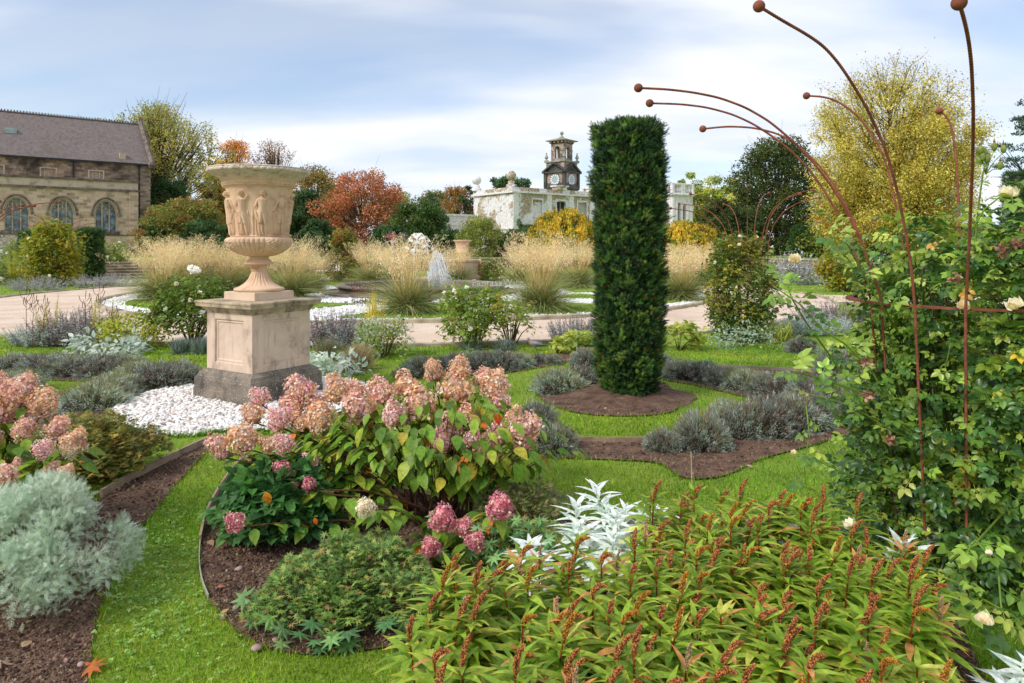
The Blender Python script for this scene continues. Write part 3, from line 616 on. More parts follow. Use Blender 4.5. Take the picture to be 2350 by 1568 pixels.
# ---------------------------------------------------------------- church
CHB = brickmat('church_ashlar', [lin(112, 96, 84), lin(170, 144, 122), lin(200, 170, 146), lin(220, 194, 168), lin(212, 174, 154)], lin(196, 174, 154), .62, .27, .018, (.54, lin(116, 98, 84)))
CHD = brickmat('church_dark_stone', [lin(88, 78, 70), lin(138, 120, 104), lin(184, 160, 136), lin(152, 132, 114)], lin(146, 130, 114), .55, .22, .015, (.45, lin(60, 54, 48)))
TRIM = stonemat('church_trim', lin(192, 168, 148), lin(112, 96, 84), lin(210, 188, 166), None, 1.2, .55); TRIMD = stonemat('church_dark_trim', lin(112, 98, 88), lin(62, 54, 50), lin(150, 132, 116), None, 1.5, .5)
PARA = stonemat('church_parapet', lin(200, 178, 156), lin(112, 94, 82), lin(216, 196, 174), lin(86, 72, 62), .7, .6)
TILE = brickmat('church_roof_tiles', [lin(90, 80, 78), lin(118, 106, 102), lin(134, 122, 116), lin(106, 92, 88)], lin(70, 58, 56), .18, .16, .012, (.55, lin(92, 84, 68)), .8)
IRON = noisemat('dark_iron', [lin(34, 38, 44), lin(52, 56, 62)], 10, .6, 40, .2)
GLS, t_, b_, o_ = new('leaded_glass'); b_.inputs['Roughness'].default_value = .18; b_.inputs['Specular IOR Level'].default_value = .8
gp = N(t_, 'ShaderNodeTexCoord').outputs['Object']; nn_ = noise(t_, gp, 2.2, 4); rr_ = ramp(t_, nn_.outputs[0], [(.35, lin(52, 66, 74)), (.5, lin(96, 116, 124)), (.65, lin(150, 166, 170))]); t_.links.new(rr_.outputs[0], b_.inputs['Base Color']); n3_ = noise(t_, gp, 9, 2); bump(t_, b_, n3_.outputs[0], .5, .05)
ch = E('stone_church', (-35.1, 64, 0), 'old sandstone church with arched traceried windows and a brown tiled roof on the left', 'church', math.atan2(.61, .793))
WX = [-2.57, -5.9, -9.18, -12.5, -15.8]; ops = [(x, 1.75, 3.1, 4.85, 5.95, .62) for x in WX]
gm = awall(G(), -17.5, 0, TZ-.1, 6.95, ops, 0, .45); gm.quad((0, 0, TZ-.1), (0, 4, TZ-.1), (0, 4, 6.95), (0, 0, 6.95)); gm.quad((0, 0, 6.95), (0, 4, 6.95), (-17.5, 4, 6.95), (-17.5, 0, 6.95))
mk('aisle_wall', gm, CHB, ch)
mk('parapet', G().box(-17.5, .03, -.03, .35, 7.0, 7.66).box(-.32, .031, .35, 4, 7.0, 7.66), PARA, ch)
mk('coping', G().box(-17.5, .14, -.14, .42, 7.66, 7.84).box(-.36, .14, .42, 4, 7.66, 7.84), TRIMD, ch)
gm = G().box(-17.5, .16, -.16, .05, 6.82, 7.0).box(-.1, .16, .05, 4, 6.82, 7.0)
for x in (-.9, -4.2, -7.5, -10.8, -14.1): gm.box(x-.14, x+.14, -.3, -.16, 6.72, 6.94)
mk('string_course', gm, TRIMD, ch)
mk('sill_band', G().box(-17.5, .10, -.10, .02, 2.72, 2.84), TRIMD, ch); mk('plinth_course', G().box(-17.5, .14, -.14, .02, TZ-.1, 1.45, taper=.0), TRIMD, ch)
mk('corner_pilaster', G().box(-.75, .05, -.10, .05, 1.45, 2.72).box(-.75, .05, -.10, .05, 2.84, 6.82), CHB, ch)
for o in ops:
    w = mk('window', G().tube(archpts(o, -.06, y=.16), .07, 6), TRIM, ch); cx = o[0]
    fm = G()
    for sx in (-1, 1): fm.box(cx+sx*.84-.05, cx+sx*.84+.05, .08, .3, 3.1, 4.9)
    for dx in (-.29, .29): fm.box(cx+dx-.045, cx+dx+.045, .2, .34, 3.1, 5.72)
    for dx in (-.58, 0, .58):
        a = np.linspace(0, math.pi, 9); fm.tube(np.c_[cx+dx-.27*np.cos(a), np.full(9, .27), 4.75+.42*np.sin(a)], .035, 4)
    for dx in (-.43, -.145, .145, .43):
        a = np.linspace(0, math.pi, 7); fm.tube(np.c_[cx+dx-.13*np.cos(a), np.full(7, .27), 5.22+.2*np.sin(a)], .028, 4); fm.box(cx+dx-.14, cx+dx-.105, .25, .3, 5.0, 5.55)
    mk('tracery', fm, TRIM, w); pg = G(); A = archpts(o, -.02, y=.38); pg.add(np.vstack([[(cx, .38, 4)], [(cx-.86, .38, 3.1)], A, [(cx+.86, .38, 3.1)]]), np.array([[0, i+1, i] for i in range(1, len(A)+2)]+[[0, 1, len(A)+2]]))
    for zz_ in (3.6, 4.1, 4.6): pg.box(cx-.85, cx+.85, .345, .36, zz_-.012, zz_+.012, c=(.2, .2, .2))
    mk('pane', pg, GLS, w)
    hm = G().tube(archpts(o, .20, y=-.05), .09, 6); hm.box(cx-1.2, cx-1.0, -.14, .03, 4.5, 4.75).box(cx+1.0, cx+1.2, -.14, .03, 4.5, 4.75); mk('hood_mould', hm, TRIMD, w)
    mk('sill', G().box(cx-1.1, cx+1.1, -.16, .38, 2.88, 3.1), TRIMD, w)
    sr = G().tube(archpts(o, .06, y=.0), .06, 6); mk('arch_ring', sr, TRIM, w)
# nave behind
ny = 4.0; NX = 1.76; NB = 12.0
cops = [(x, 1.15, 8.15, 8.95, 8.96) for x in (-2.9, -6.7, -10.6, -14.5)]
gm = awall(G(), -17.5, NX, TZ-.1, 9.9, cops, ny, .3); gm.quad((NX, ny, TZ-.1), (NX, NB+4, TZ-.1), (NX, NB+4, 9.9), (NX, ny, 9.9)); gm.add([(NX, ny, 9.9), (NX, NB+4, 9.9), (NX, NB-2, 14.7)], np.array([[0, 1, 2]]))
mk('nave_wall', gm, CHD, ch)
for x in (-2.9, -6.7, -10.6, -14.5):
    w = mk('clerestory_window', G().box(x-.66, x+.66, ny-.04, ny+.05, 8.94, 9.04).box(x-.66, x-.56, ny-.04, ny+.05, 8.05, 8.94).box(x+.56, x+.66, ny-.04, ny+.05, 8.05, 8.94), TRIM, ch)
    fm = G(); 
    for dx in (-.29, 0, .29): fm.box(x+dx-.03, x+dx+.03, ny+.1, ny+.2, 8.15, 8.95)
    mk('mullion', fm, TRIM, w); mk('pane', G().quad((x-.58, ny+.25, 8.15), (x+.58, ny+.25, 8.15), (x+.58, ny+.25, 8.95), (x-.58, ny+.25, 8.95)), noisemat('pale_pane', [lin(168, 160, 140), lin(206, 198, 180)], 3), w)
RY0, RZ0, RY1, RZ1 = ny-.3, 9.92, NB-2, 14.75
gm = G(); gm.quad((-17.5, RY0, RZ0), (NX-.12, RY0, RZ0), (NX-.12, RY1, RZ1), (-17.5, RY1, RZ1)); gm.quad((NX-.12, RY1*2-RY0, RZ0), (-17.5, RY1*2-RY0, RZ0), (-17.5, RY1, RZ1), (NX-.12, RY1, RZ1)); 
def uvfix(o, ax=1):   # roof tiles follow the slope
    me = o.data; u = me.uv_layers['uv'].data
    for l in me.loops: v = me.vertices[l.vertex_index].co; u[l.index].uv = (v.x, math.hypot(v.y-RY0, v.z-RZ0))
rf = mk('nave_roof', gm, TILE, ch); uvfix(rf)
gm = G().box(-17.5, NX, RY1-.12, RY1+.12, RZ1-.05, RZ1+.1)
for i in range(76): x = -17.4+i*.25; gm.box(x, x+.12, RY1-.03, RY1+.03, RZ1+.1, RZ1+.26)
mk('ridge_crest', gm, TILE, rf)
cp = G(); 
for a, b in (((RY0-.2, RZ0-.1), (RY1, RZ1+.25)), ((2*RY1-RY0+.2, RZ0-.1), (RY1, RZ1+.25))):
    cp.tube([(NX+.08, a[0], a[1]+.15), (NX+.08, b[0], b[1])], .26, 4)
cp.ball((NX+.08, RY0-.1, RZ0-.1), .4, 8).box(NX-.1, NX+.26, RY1-.15, RY1+.15, RZ1, RZ1+.8)
mk('gable_coping', cp, TRIMD, ch)
mk('gutter', G().box(-17.5, NX-.1, RY0-.16, RY0-.01, RZ0-.16, RZ0-.02), IRON, ch)
for x, a, b in ((-4.75, 7.9, 9.75), (.75, 2.0, 9.75)): mk('downpipe', G().tube([(x, ny-.1, a), (x, ny-.1, b)], .07, 6).box(x-.16, x+.16, ny-.28, ny-.02, b-.15, b), IRON, ch)
sk = lambda x, f: (x, RY0+(RY1-RY0)*f, RZ0+(RZ1-RZ0)*f)
mk('roof_light', G().box(-9.9, -9.0, RY0+3.0, RY0+3.7, RZ0+2.35, RZ0+2.85), stonemat('roof_light_lead', lin(170, 178, 180), lin(120, 128, 130), lin(196, 204, 206), None), rf)
mk('vent_block', G().box(-.9, -.35, RY0+.5, RY0+1.0, RZ0+.3, RZ0+1.0), TRIM, rf)
vs = E('stone_outbuilding', (ch.location[0]+.793*1.2-.61*3.2, ch.location[1]+.61*1.2+.793*3.2, 0), 'low dark stone lean-to against the right end of the church', 'outbuilding', math.atan2(.61, .793))
mk('wall', G().box(0, 2.6, 0, 3, TZ-.05, 4.1), CHD, vs); mk('coping', G().box(-.08, 2.68, -.08, 3.08, 4.1, 4.25), TRIMD, vs)
lp_ = E('lamp_post', tuple(at(329, 566, 60)), 'thin black lamp post standing before the right end of the church', 'lamp post'); lp_.location.z = TZ
mk('post', G().tube([(0, 0, 0), (0, 0, 1.75)], [.07, .05], 8), IRON, lp_); mk('lantern', G().lathe([(.06, 1.75), (.15, 1.9), (.19, 2.15), (.1, 2.2), (.02, 2.32)], 8), IRON, lp_)
sb = E('information_board', (ch.location[0]-.793*8.72-(-.61)*.25, ch.location[1]-.61*8.72-.793*.25, 0), 'blue and white board fixed to the church wall under the windows', 'sign', math.atan2(.61, .793))
SIGNB = noisemat('sign_blue', [lin(52, 92, 168), lin(70, 120, 190)], 3, .4, 20, .0); SIGNW = noisemat('sign_white', [lin(226, 230, 236), lin(240, 240, 240)], 3, .5, 20, .0); SIGNL = noisemat('sign_pale_blue', [lin(130, 180, 214), lin(160, 205, 228)], 3, .5, 20, 0)
mk('frame', G().box(-.52, .52, -.0, .04, 1.72, 2.42), SIGNW, sb); mk('panel', G().box(-.47, .47, -.015, -.003, 1.77, 2.37), SIGNB, sb)
a = np.linspace(0, math.pi, 12); mk('lower_emblem', G().add(np.vstack([[(0, -.02, 1.79)], np.c_[-.44*np.cos(a), np.full(12, -.02), 1.79+.22*np.sin(a)**.6]]), np.array([[0, i+1, i] for i in range(1, 12)])), SIGNW, sb)
mk('upper_emblem', G().box(-.22, .22, -.022, -.017, 2.2, 2.31), SIGNL, sb)
# ---------------------------------------------------------------- white ruined villa, clock tower, pavilion
def peelmat(name, th=.5):
    m, t, b, out = new(name); gp = N(t, 'ShaderNodeTexCoord').outputs['Object']
    n = noise(t, gp, .30, 8, .68, .6); r = ramp(t, n.outputs[0], [(th-.02, (0, 0, 0)), (th+.015, (1, 1, 1))])
    n1 = noise(t, gp, 2.5, 6, .7); w = ramp(t, n1.outputs[0], [(.36, lin(206, 198, 190)), (.48, lin(226, 222, 222)), (.65, lin(242, 238, 240))])
    n2 = noise(t, gp, 3, 5); d = ramp(t, n2.outputs[0], [(.35, lin(132, 116, 92)), (.6, lin(196, 178, 154))])
    mp = N(t, 'ShaderNodeMapping'); mp.inputs['Scale'].default_value = (2.2, 2.2, .25); t.links.new(gp, mp.inputs[0]); s = noise(t, mp.outputs[0], 1.0, 6, .7); sr = ramp(t, s.outputs[0], [(.60, (0, 0, 0)), (.76, (.5,)*3)])
    c = mix(t, r.outputs[0], w.outputs[0], d.outputs[0]); c = mix(t, sr.outputs[0], c, lin(128, 112, 84)); t.links.new(c, b.inputs['Base Color']); b.inputs['Roughness'].default_value = .9; bump(t, b, n1.outputs[0], .4, .05); return m
PEEL = peelmat('peeling_white_render', .505); WHT = peelmat('white_stucco', .68)
BLK = noisemat('dark_interior', [lin(32, 36, 40), lin(56, 60, 62)], 2); BOARD = noisemat('grey_board', [lin(170, 166, 160), lin(194, 190, 186)], 3)
vr = math.atan2(.6, .8); VZ = TZ-.2
vl = E('white_ruined_villa', (.1, 95, 0), 'long ruined white villa with peeling walls and square windows beyond the trees', 'building', vr)
wx = [4.4, 8.9, 13.1, 17.3, 21.6, 26.0]; vops = [(x, 1.75, 5.6 if i % 2 else 4.9, 8.35, 8.36) for i, x in enumerate(wx)]
mk('facade', awall(G(), 0, 34, VZ, 9.3, vops, 0, .4), PEEL, vl)
lw = G(); lw.quad((0, 9.8, VZ), (0, 0, VZ), (0, 0, 9.3), (0, 9.8, 9.3)); lw.quad((0, 0, 9.3), (34, 0, 9.3), (34, 9.8, 9.3), (0, 9.8, 9.3)); lw.quad((34, 0, VZ), (34, 9.8, VZ), (34, 9.8, 9.3), (34, 0, 9.3)); mk('end_wall', lw, PEEL, vl)
mk('cornice', G().box(-.3, 34.3, -.3, .1, 9.3, 9.55).box(-.3, .1, .1, 10, 9.3, 9.55), WHT, vl); mk('parapet', G().box(-.1, 34, -.05, .3, 9.55, 10.1).box(-.1, .3, .3, 9.8, 9.55, 10.1), PEEL, vl)
mk('string_course', G().box(-.15, 34, -.15, .02, 4.2, 4.42).box(-.15, .02, .02, 9.8, 4.2, 4.42), WHT, vl)
for x in (.5, 6.6, 10.9, 15.1, 19.4, 23.8): mk('pilaster', G().box(x-.45, x+.45, -.12, .02, 4.42, 9.3), WHT, vl)
for i, x in enumerate(wx):
    w = mk('window', G().box(x-1.05, x-.875, -.07, .1, 5.0, 8.5).box(x+.875, x+1.05, -.07, .1, 5.0, 8.5).box(x-1.05, x+1.05, -.07, .1, 8.5, 8.7), WHT, vl)
    mk('pane' if i % 2 else 'boarding', G().quad((x-.9, .3, 4.8), (x+.9, .3, 4.8), (x+.9, .3, 8.4), (x-.9, .3, 8.4)), BLK if i % 2 else [PEEL, None, BOARD, None, noisemat('mossy_infill', [lin(120, 118, 70), lin(160, 150, 110)], 2), None][i], w)
    if i % 2: mk('glazing_bar', G().box(x-.04, x+.04, .2, .26, 5.6, 8.35).box(x-.85, x+.85, .2, .26, 6.9, 6.98), BOARD, w)
for x in (8.9, 15.1, 19.0, 24.0): mk('parapet_block', G().box(x-.9, x+.9, -.3, .9, 10.1, 10.55).box(x-1.15, x+1.15, -.5, 1.1, 10.55, 10.75), PEEL, vl)
for (x, y) in ((.2, 9.3), (.5, 1.0)): mk('ball_finial', G().lathe([(.7, 10.1), (.75, 10.5), (.45, 10.6), (.5, 10.9), (.28, 11.1), (.25, 11.2)], 12, x, y).ball((x, y, 11.75), .72, 14), WHT if y > 5 else PEEL, vl, True)
bl = E('balustraded_terrace_wall', tuple(np.array([.1, 95])+dB*9.8-dA*.0)+(0,), 'low white wall with a small balustrade left of the ruined villa', 'wall', vr)
gm = G().box(-9, 0, 0, .5, VZ, 4.9).box(-9.1, 0, -.15, .65, 6.3, 6.6).box(-9.1, 0, -.1, .6, 4.9, 5.15).box(-5, 0, .05, .45, 5.15, 6.3); mk('wall_face', gm, WHT, bl)
gm = G()
for i in range(10): gm.lathe([(.12, 5.15), (.2, 5.5), (.12, 5.8), (.09, 6.1), (.15, 6.3)], 8, -8.6+i*.58, .25)
mk('balusters', gm, WHT, bl, True)
IVY = None
tw = E('clock_tower', (8.4+.35, 120, 0), 'blackened stone clock tower with open belfry and ball finial above the white villa', 'tower', math.radians(50.3))
TWS = brickmat('tower_stone', [lin(84, 78, 76), lin(140, 124, 112), lin(186, 168, 150), lin(108, 100, 94)], lin(140, 128, 116), .9, .4, .02, (.55, lin(66, 64, 68)), .9, .5); TWD = stonemat('tower_dark_stone', lin(74, 72, 70), lin(42, 42, 46), lin(110, 106, 90), None, .8, .5)
MOSS = stonemat('mossy_roof_stone', lin(150, 148, 128), lin(104, 102, 90), lin(178, 176, 156), None, .9, .55); PALEST = stonemat('tower_pale_stone', lin(172, 150, 130), lin(108, 94, 84), lin(188, 166, 146), None, .8, .6)
s2 = 2.0
mk('shaft', G().box(-s2, s2, -s2, s2, 8, 15), TWS, tw)
mk('base_moulding', sqprof(G(), [(2.0, 11.6), (2.25, 11.8), (2.25, 12.1), (2.02, 12.9), (2.0, 12.92)]), TWD, tw)
cf = G(); 
for k in range(4): 
    a = math.pi/2*k+math.pi/4; x, y = math.cos(a)*2.83, math.sin(a)*2.83; mk('corner_pilaster', G().box(x-.28, x+.28, y-.28, y+.28, 12.1, 14.7), TWD, tw)

def onface(k, pts):   # pts (u, out, z): place on face k of a square of half side s2
    a = k*math.pi/2; ca, sa = math.cos(a), math.sin(a); return [(p[0]*ca+(s2+p[1])*sa, p[0]*sa-(s2+p[1])*ca, p[2]) for p in pts]
PALEG = noisemat('clock_dial_glass', [lin(150, 170, 168), lin(176, 192, 188)], 2, .3); DARKN = TWD
for k in (0, 3, 1, 2):
    pg = G(); pg.add(onface(k, [(-1.45, .03, 12.2), (1.45, .03, 12.2), (1.45, .03, 14.6), (-1.45, .03, 14.6)]), np.array([[0, 1, 2, 3]])); mk('panel', pg, PALEST, tw)
    a = np.linspace(0, 2*math.pi, 48, endpoint=False); zc = 13.45
    ring = G(); V = onface(k, [(r*math.cos(t_), o_, zc+r*math.sin(t_)) for r, o_ in ((.98, .1), (.62, .1)) for t_ in a]); i = np.arange(48); ring.add(V, np.stack([i, (i+1) % 48, 48+(i+1) % 48, 48+i], -1))
    f = mk('clock_face', ring, SIGNW, tw)
    d = G().add(onface(k, [(0, .08, zc)]+[(.64*math.cos(t_), .08, zc+.64*math.sin(t_)) for t_ in a]), np.array([[0, i+1, (i+1) % 48+1] for i in range(48)])); mk('dial', d, PALEG, f)
    b_ = G(); V = onface(k, [(r*math.cos(t_), .05, zc+r*math.sin(t_)) for r in (1.1, .96) for t_ in a]); i = np.arange(48); b_.add(V, np.stack([i, (i+1) % 48, 48+(i+1) % 48, 48+i], -1))
    for q in range(12):
        t_ = q*math.pi/6; u = np.array([math.cos(t_), math.sin(t_)]); v = np.array([-u[1], u[0]])*.05
        b_.add(onface(k, [(u[0]*.68-v[0], .12, zc+u[1]*.68-v[1]), (u[0]*.95-v[0], .12, zc+u[1]*.95-v[1]), (u[0]*.95+v[0], .12, zc+u[1]*.95+v[1]), (u[0]*.68+v[0], .12, zc+u[1]*.68+v[1])]), np.array([[0, 1, 2, 3]]))
    mk('numeral_marks', b_, TWD, f)
    hd = G()
    for ang, ln in ((1.15, .55), (-2.2 if k % 2 else 1.2, .38)):
        u = np.array([math.cos(ang), math.sin(ang)]); v = np.array([-u[1], u[0]])*.045; hd.add(onface(k, [(-v[0], .14, zc-v[1]), (u[0]*ln, .14, zc+u[1]*ln), (v[0], .14, zc+v[1]), (-u[0]*.15, .14, zc-u[1]*.15)]), np.array([[0, 1, 2, 3]]))
    mk('hands', hd, SIGNW, f)
    # pediment
    pd = G(); P0 = [(-2.45, 14.7), (2.45, 14.7), (0, 16.25)]
    V = onface(k, [(x, .05, z) for x, z in P0]); pd.add(V, np.array([[0, 1, 2]])); 
    V = onface(k, [(-2.55, 0, 14.95), (-2.55, .5, 14.95), (0, .5, 16.5), (0, 0, 16.5), (-2.55, 0, 14.65), (-2.55, .5, 14.65), (0, .5, 16.2), (0, 0, 16.2)]); Q = [[0, 1, 2, 3], [1, 5, 6, 2], [5, 4, 7, 6], [0, 4, 5, 1]]
    pd.add(V, np.array(Q)); V = onface(k, [(2.55, 0, 14.95), (2.55, .5, 14.95), (0, .5, 16.5), (0, 0, 16.5), (2.55, 0, 14.65), (2.55, .5, 14.65), (0, .5, 16.2), (0, 0, 16.2)]); pd.add(V, np.array([q[::-1] for q in Q]))
    V = onface(k, [(-2.5, 0, 14.6), (2.5, 0, 14.6), (2.5, .45, 14.6), (-2.5, .45, 14.6), (-2.5, 0, 14.85), (2.5, 0, 14.85), (2.5, .45, 14.85), (-2.5, .45, 14.85)]); pd.add(V, np.array([[3, 2, 1, 0], [4, 5, 6, 7], [3, 7, 6, 2], [0, 4, 7, 3], [1, 2, 6, 5]]))
    mk('pediment', pd, TWD, tw)
mk('attic_stage', G().box(-1.95, 1.95, -1.95, 1.95, 14.9, 16.5), TWS, tw); mk('attic_cornice', sqprof(G(), [(1.95, 16.4), (2.2, 16.5), (2.2, 16.7), (1.5, 16.8)]), MOSS, tw)
for k in range(4):
    a = math.pi/2*k+math.pi/4; x, y = math.cos(a)*2.72, math.sin(a)*2.72; mk('urn_finial', G().box(x-.3, x+.3, y-.3, y+.3, 16.7, 16.9).lathe([(.2, 16.9), (.12, 17.1), (.36, 17.35), (.3, 17.55), (.14, 17.85), (.1, 18.05), (.14, 18.15), (.02, 18.3)], 10, x, y), MOSS, tw)
sb2 = 1.34
for k in range(4):
    a = k*math.pi/2; o = mk('belfry_wall', awall(G(), -sb2, sb2, 16.7, 20.0, [(0, 1.05, 17.2, 18.75, 19.28)], 0, .5, 14), TWS, tw); o.location = (sb2*math.sin(a)*1.0, -sb2*math.cos(a), 0); o.rotation_euler = (0, 0, a)
    ar = G().tube(archpts((0, 1.05, 17.2, 18.75, 19.28), .13, y=-.03), .09, 6).box(-sb2-.03, -.55, -.07, .02, 18.55, 18.72).box(.55, sb2+.03, -.07, .02, 18.55, 18.72); mk('arch_moulding', ar, PALEST, o)
    mk('inner_reveal', G().box(-.56, .56, .1, .3, 16.7, 17.2), TWD, o)
mk('belfry_frieze', sqprof(G(), [(1.36, 19.75), (1.42, 19.85), (1.42, 20.0), (1.5, 20.15), (1.5, 20.25)]), TWD, tw)
for k in range(4):
    for u in (-1.2, -.4, .4, 1.2):
        a = k*math.pi/2; x, y = u*math.cos(a)+1.6*math.sin(a), u*math.sin(a)-1.6*math.cos(a); mk('bracket', G().box(x-.14, x+.14, y-.14, y+.14, 19.9, 20.2), PALEST, tw)
mk('belfry_roof', sqprof(G(), [(1.5, 20.2), (2.05, 20.25), (2.08, 20.38), (.3, 20.95), (.3, 21.1)]), MOSS, tw)
mk('ball_finial', G().lathe([(.38, 20.9), (.3, 21.1), (.14, 21.25), (.14, 21.4)], 10).ball((0, 0, 21.72), .34, 12), MOSS, tw, True)
pv = E('white_pavilion', tuple(at(1543, 500, 112)[:2])+(0,), 'white balustraded pavilion with arched openings just right of the big yew', 'building', math.radians(30))
aop = [(1.55, .72, 4.3, 8.2, 8.9), (2.75, .72, 4.3, 8.2, 8.9)]
mk('front_wall', awall(G(), 0, 4.6, VZ, 10.2, aop, 0, .5), WHT, pv)
o = mk('side_wall', awall(G(), 0, 4.6, VZ, 10.2, [(2.9, 2.1, 3.6, 8.2, 9.2)], 0, .9), WHT, pv); o.location = (0, 4.6, 0); o.rotation_euler = (0, 0, -math.pi/2)
mk('dark_interior', G().box(.95, 4.5, 1.1, 4.5, VZ, 10.1), BOARD, pv); mk('far_wall', G().box(4.55, 4.6, 0, 4.6, VZ, 10.2).box(0, 4.6, 4.55, 4.6, VZ, 10.2), WHT, pv)
mk('cornice', sqprof(G(), [(2.35, 10.1), (2.75, 10.3), (2.75, 10.5), (2.4, 10.6)]), WHT, pv, loc=(2.3, 2.3, 0))
mk('balustrade', sqprof(G(), [(2.36, 12.0), (2.45, 12.05), (2.45, 12.25), (2.3, 12.3), (2.2, 12.0)]).add(*[[v for v in []], np.zeros((0, 3), int)]) if False else sqprof(G(), [(2.36, 12.0), (2.45, 12.05), (2.45, 12.25), (2.3, 12.3)]), WHT, pv, loc=(2.3, 2.3, 0))
gm = G()
for k in range(4):
    for i in range(14):
        u = -2.2+i*.34; a = k*math.pi/2; x, y = 2.3+u*math.cos(a)+2.3*math.sin(a), 2.3+u*math.sin(a)-2.3*math.cos(a)
        if i in (0, 6, 7, 13): gm.box(x-.2, x+.2, y-.2, y+.2, 10.6, 12.0)
        else: gm.lathe([(.07, 10.7), (.13, 11.1), (.07, 11.5), (.1, 12.0)], 6, x, y)
gm.box(-.1, 4.7, -.1, 4.7, 10.5, 10.7); mk('balusters', gm, WHT, pv)
mk('sill_band', G().box(-.12, 4.65, -.12, .02, 4.0, 4.3).box(-.12, .02, .02, 4.6, 4.0, 4.3).box(.9, 3.4, -.2, -.12, 3.7, 4.1), WHT, pv)
for x in (.25, .95, 3.45, 4.3): mk('pilaster', G().box(x-.16, x+.16, -.1, .02, 4.3, 10.1), WHT, pv)
# ---------------------------------------------------------------- fountain
FST = stonemat('fountain_stone', lin(122, 108, 96), lin(78, 70, 64), lin(150, 136, 122), None, 1.6, .55)
fx, fy = CC
fo = E('fountain_basin', (fx, fy, 0), 'round dark stone fountain basin with a heavy rolled rim on a step', 'fountain', scale=(.95, .95, .56))
a = np.linspace(-math.pi/2, math.pi/2, 9); roll = [(3.02+.14*math.cos(t_), .50+.10*math.sin(t_)) for t_ in a]
mk('step', G().lathe([(3.6, 0), (3.6, .17), (3.56, .19), (3.1, .20)], 96), FST, fo); mk('basin_wall', G().lathe([(3.1, .19), (3.1, .28), (3.0, .30), (2.98, .41)]+roll+[(2.84, .60), (2.78, .52), (2.76, .2), (2.75, .16)], 96), FST, fo, False)
WAT, t_, b_, o_ = new('fountain_water'); b_.inputs['Base Color'].default_value = (*lin(96, 92, 74), 1); b_.inputs['Roughness'].default_value = .08; gp = N(t_, 'ShaderNodeTexCoord').outputs['Object']; nn_ = noise(t_, gp, 6, 3); bump(t_, b_, nn_.outputs[0], .3, .04)
o = mk('water', G().prism(np.c_[fx+2.77*np.cos(np.linspace(0, 6.28, 80, endpoint=False)), fy+2.77*np.sin(np.linspace(0, 6.28, 80, endpoint=False))], None, .42), WAT, fo); o.location = (-fx, -fy, 0)
# jet of water: many fine streaks
JET, t_, b_, o_ = new('spray'); b_.inputs['Base Color'].default_value = (.92, .94, .96, 1); b_.inputs['Roughness'].default_value = .35
tr = N(t_, 'ShaderNodeBsdfTransparent'); ms = N(t_, 'ShaderNodeMixShader'); ms.inputs[0].default_value = .55; t_.links.new(tr.outputs[0], ms.inputs[1]); t_.links.new(b_.outputs[0], ms.inputs[2]); t_.links.new(ms.outputs[0], o_.inputs[0])
r2 = np.random.default_rng(21); jp = at(1000, 640, 22.6)[:2]; gm = G()
for i in range(300):
    az_ = r2.uniform(0, 6.28); sp = abs(r2.normal(0, .26))+.02; t_ = np.linspace(0, 1, 9)*r2.uniform(.55, 1); hh = 1.30*(1-.45*sp)*r2.uniform(.8, 1.0)
    x = sp*t_*1.5*math.cos(az_)+.30*t_**1.6; y = sp*t_*1.5*math.sin(az_); z = hh*4*(t_*.5+.02)*(1-(t_*.5+.02))+.42; zt = .24+hh*(1-((t_*2-1)**2)) if i % 2 else z
    z = np.where(t_ < .5, .24+hh*(1-(1-t_/.5)**2), .24+hh*(1-((t_-.5)/.5)**2)); rad_ = np.interp(t_, [0, .2, .5, 1], [0.02, .5, .75, 1.15])*min(sp, .40); hh = 1.32*math.sqrt(max(.05, 1-(min(sp, .40)/.46)**2))*r2.uniform(.7, 1); x = rad_*math.cos(az_)+.25*t_**1.8-.05; y = rad_*math.sin(az_); z = np.where(t_ < .5, .24+hh*(1-(1-t_/.5)**2), .24+hh*(1-((t_-.5)/.5)**2))
    gm.tube(np.c_[x, y, z], r2.uniform(.004, .010), 3, cap=False)
ic = ico(1, 1, .2, 1.0); n = 1500; t1 = r2.uniform(0, 1, n); sp = np.abs(r2.normal(0, .26, n)); a1 = r2.uniform(0, 6.28, n); zz_ = .24+1.25*(1-((t1*2-1)**2))*r2.uniform(.4, 1, n)
gm.scat(ic, np.c_[sp*t1*1.6*np.cos(a1)+.3*t1, sp*t1*1.6*np.sin(a1), zz_], fr(rdir(n, r2), rdir(n, r2)), r2.uniform(.004, .012, n), (1, 1, 1))
tag(mk('water_jet', gm, JET, loc=(jp[0], jp[1], 0)), 'white jet of spraying water rising from the fountain', 'water jet')
# letters on wire along the rim, as the sign on the basin reads
cu = bpy.data.curves.new('lettering', 'FONT'); cu.body = 'FantasyWire'; cu.size = .30; cu.extrude = .006; cu.space_character = 1.12
tmp = bpy.data.objects.new('tmp', cu); COL.objects.link(tmp); bpy.context.view_layer.update(); me = bpy.data.meshes.new_from_object(tmp); bpy.data.objects.remove(tmp)
SILV = noisemat('galvanised_wire', [lin(170, 168, 160), lin(214, 212, 206)], 30, .4, 60, .1); SILV.node_tree.nodes['Principled BSDF'].inputs['Metallic'].default_value = .3
lt = E('lettering_sign', tuple(at(1083, 660, 22.2)[:2])+(.35,), 'wire letters standing on the right side of the fountain rim', 'sign', math.radians(8)); me.materials.clear()
w_ = link('letters', me, SILV, lt, rot=(math.radians(90), 0, 0)); w_.location = (0, 0, .02); mk('support_wire', G().tube([(0, 0, .01), (1.7, 0, .01)], .006, 5), SILV, lt)
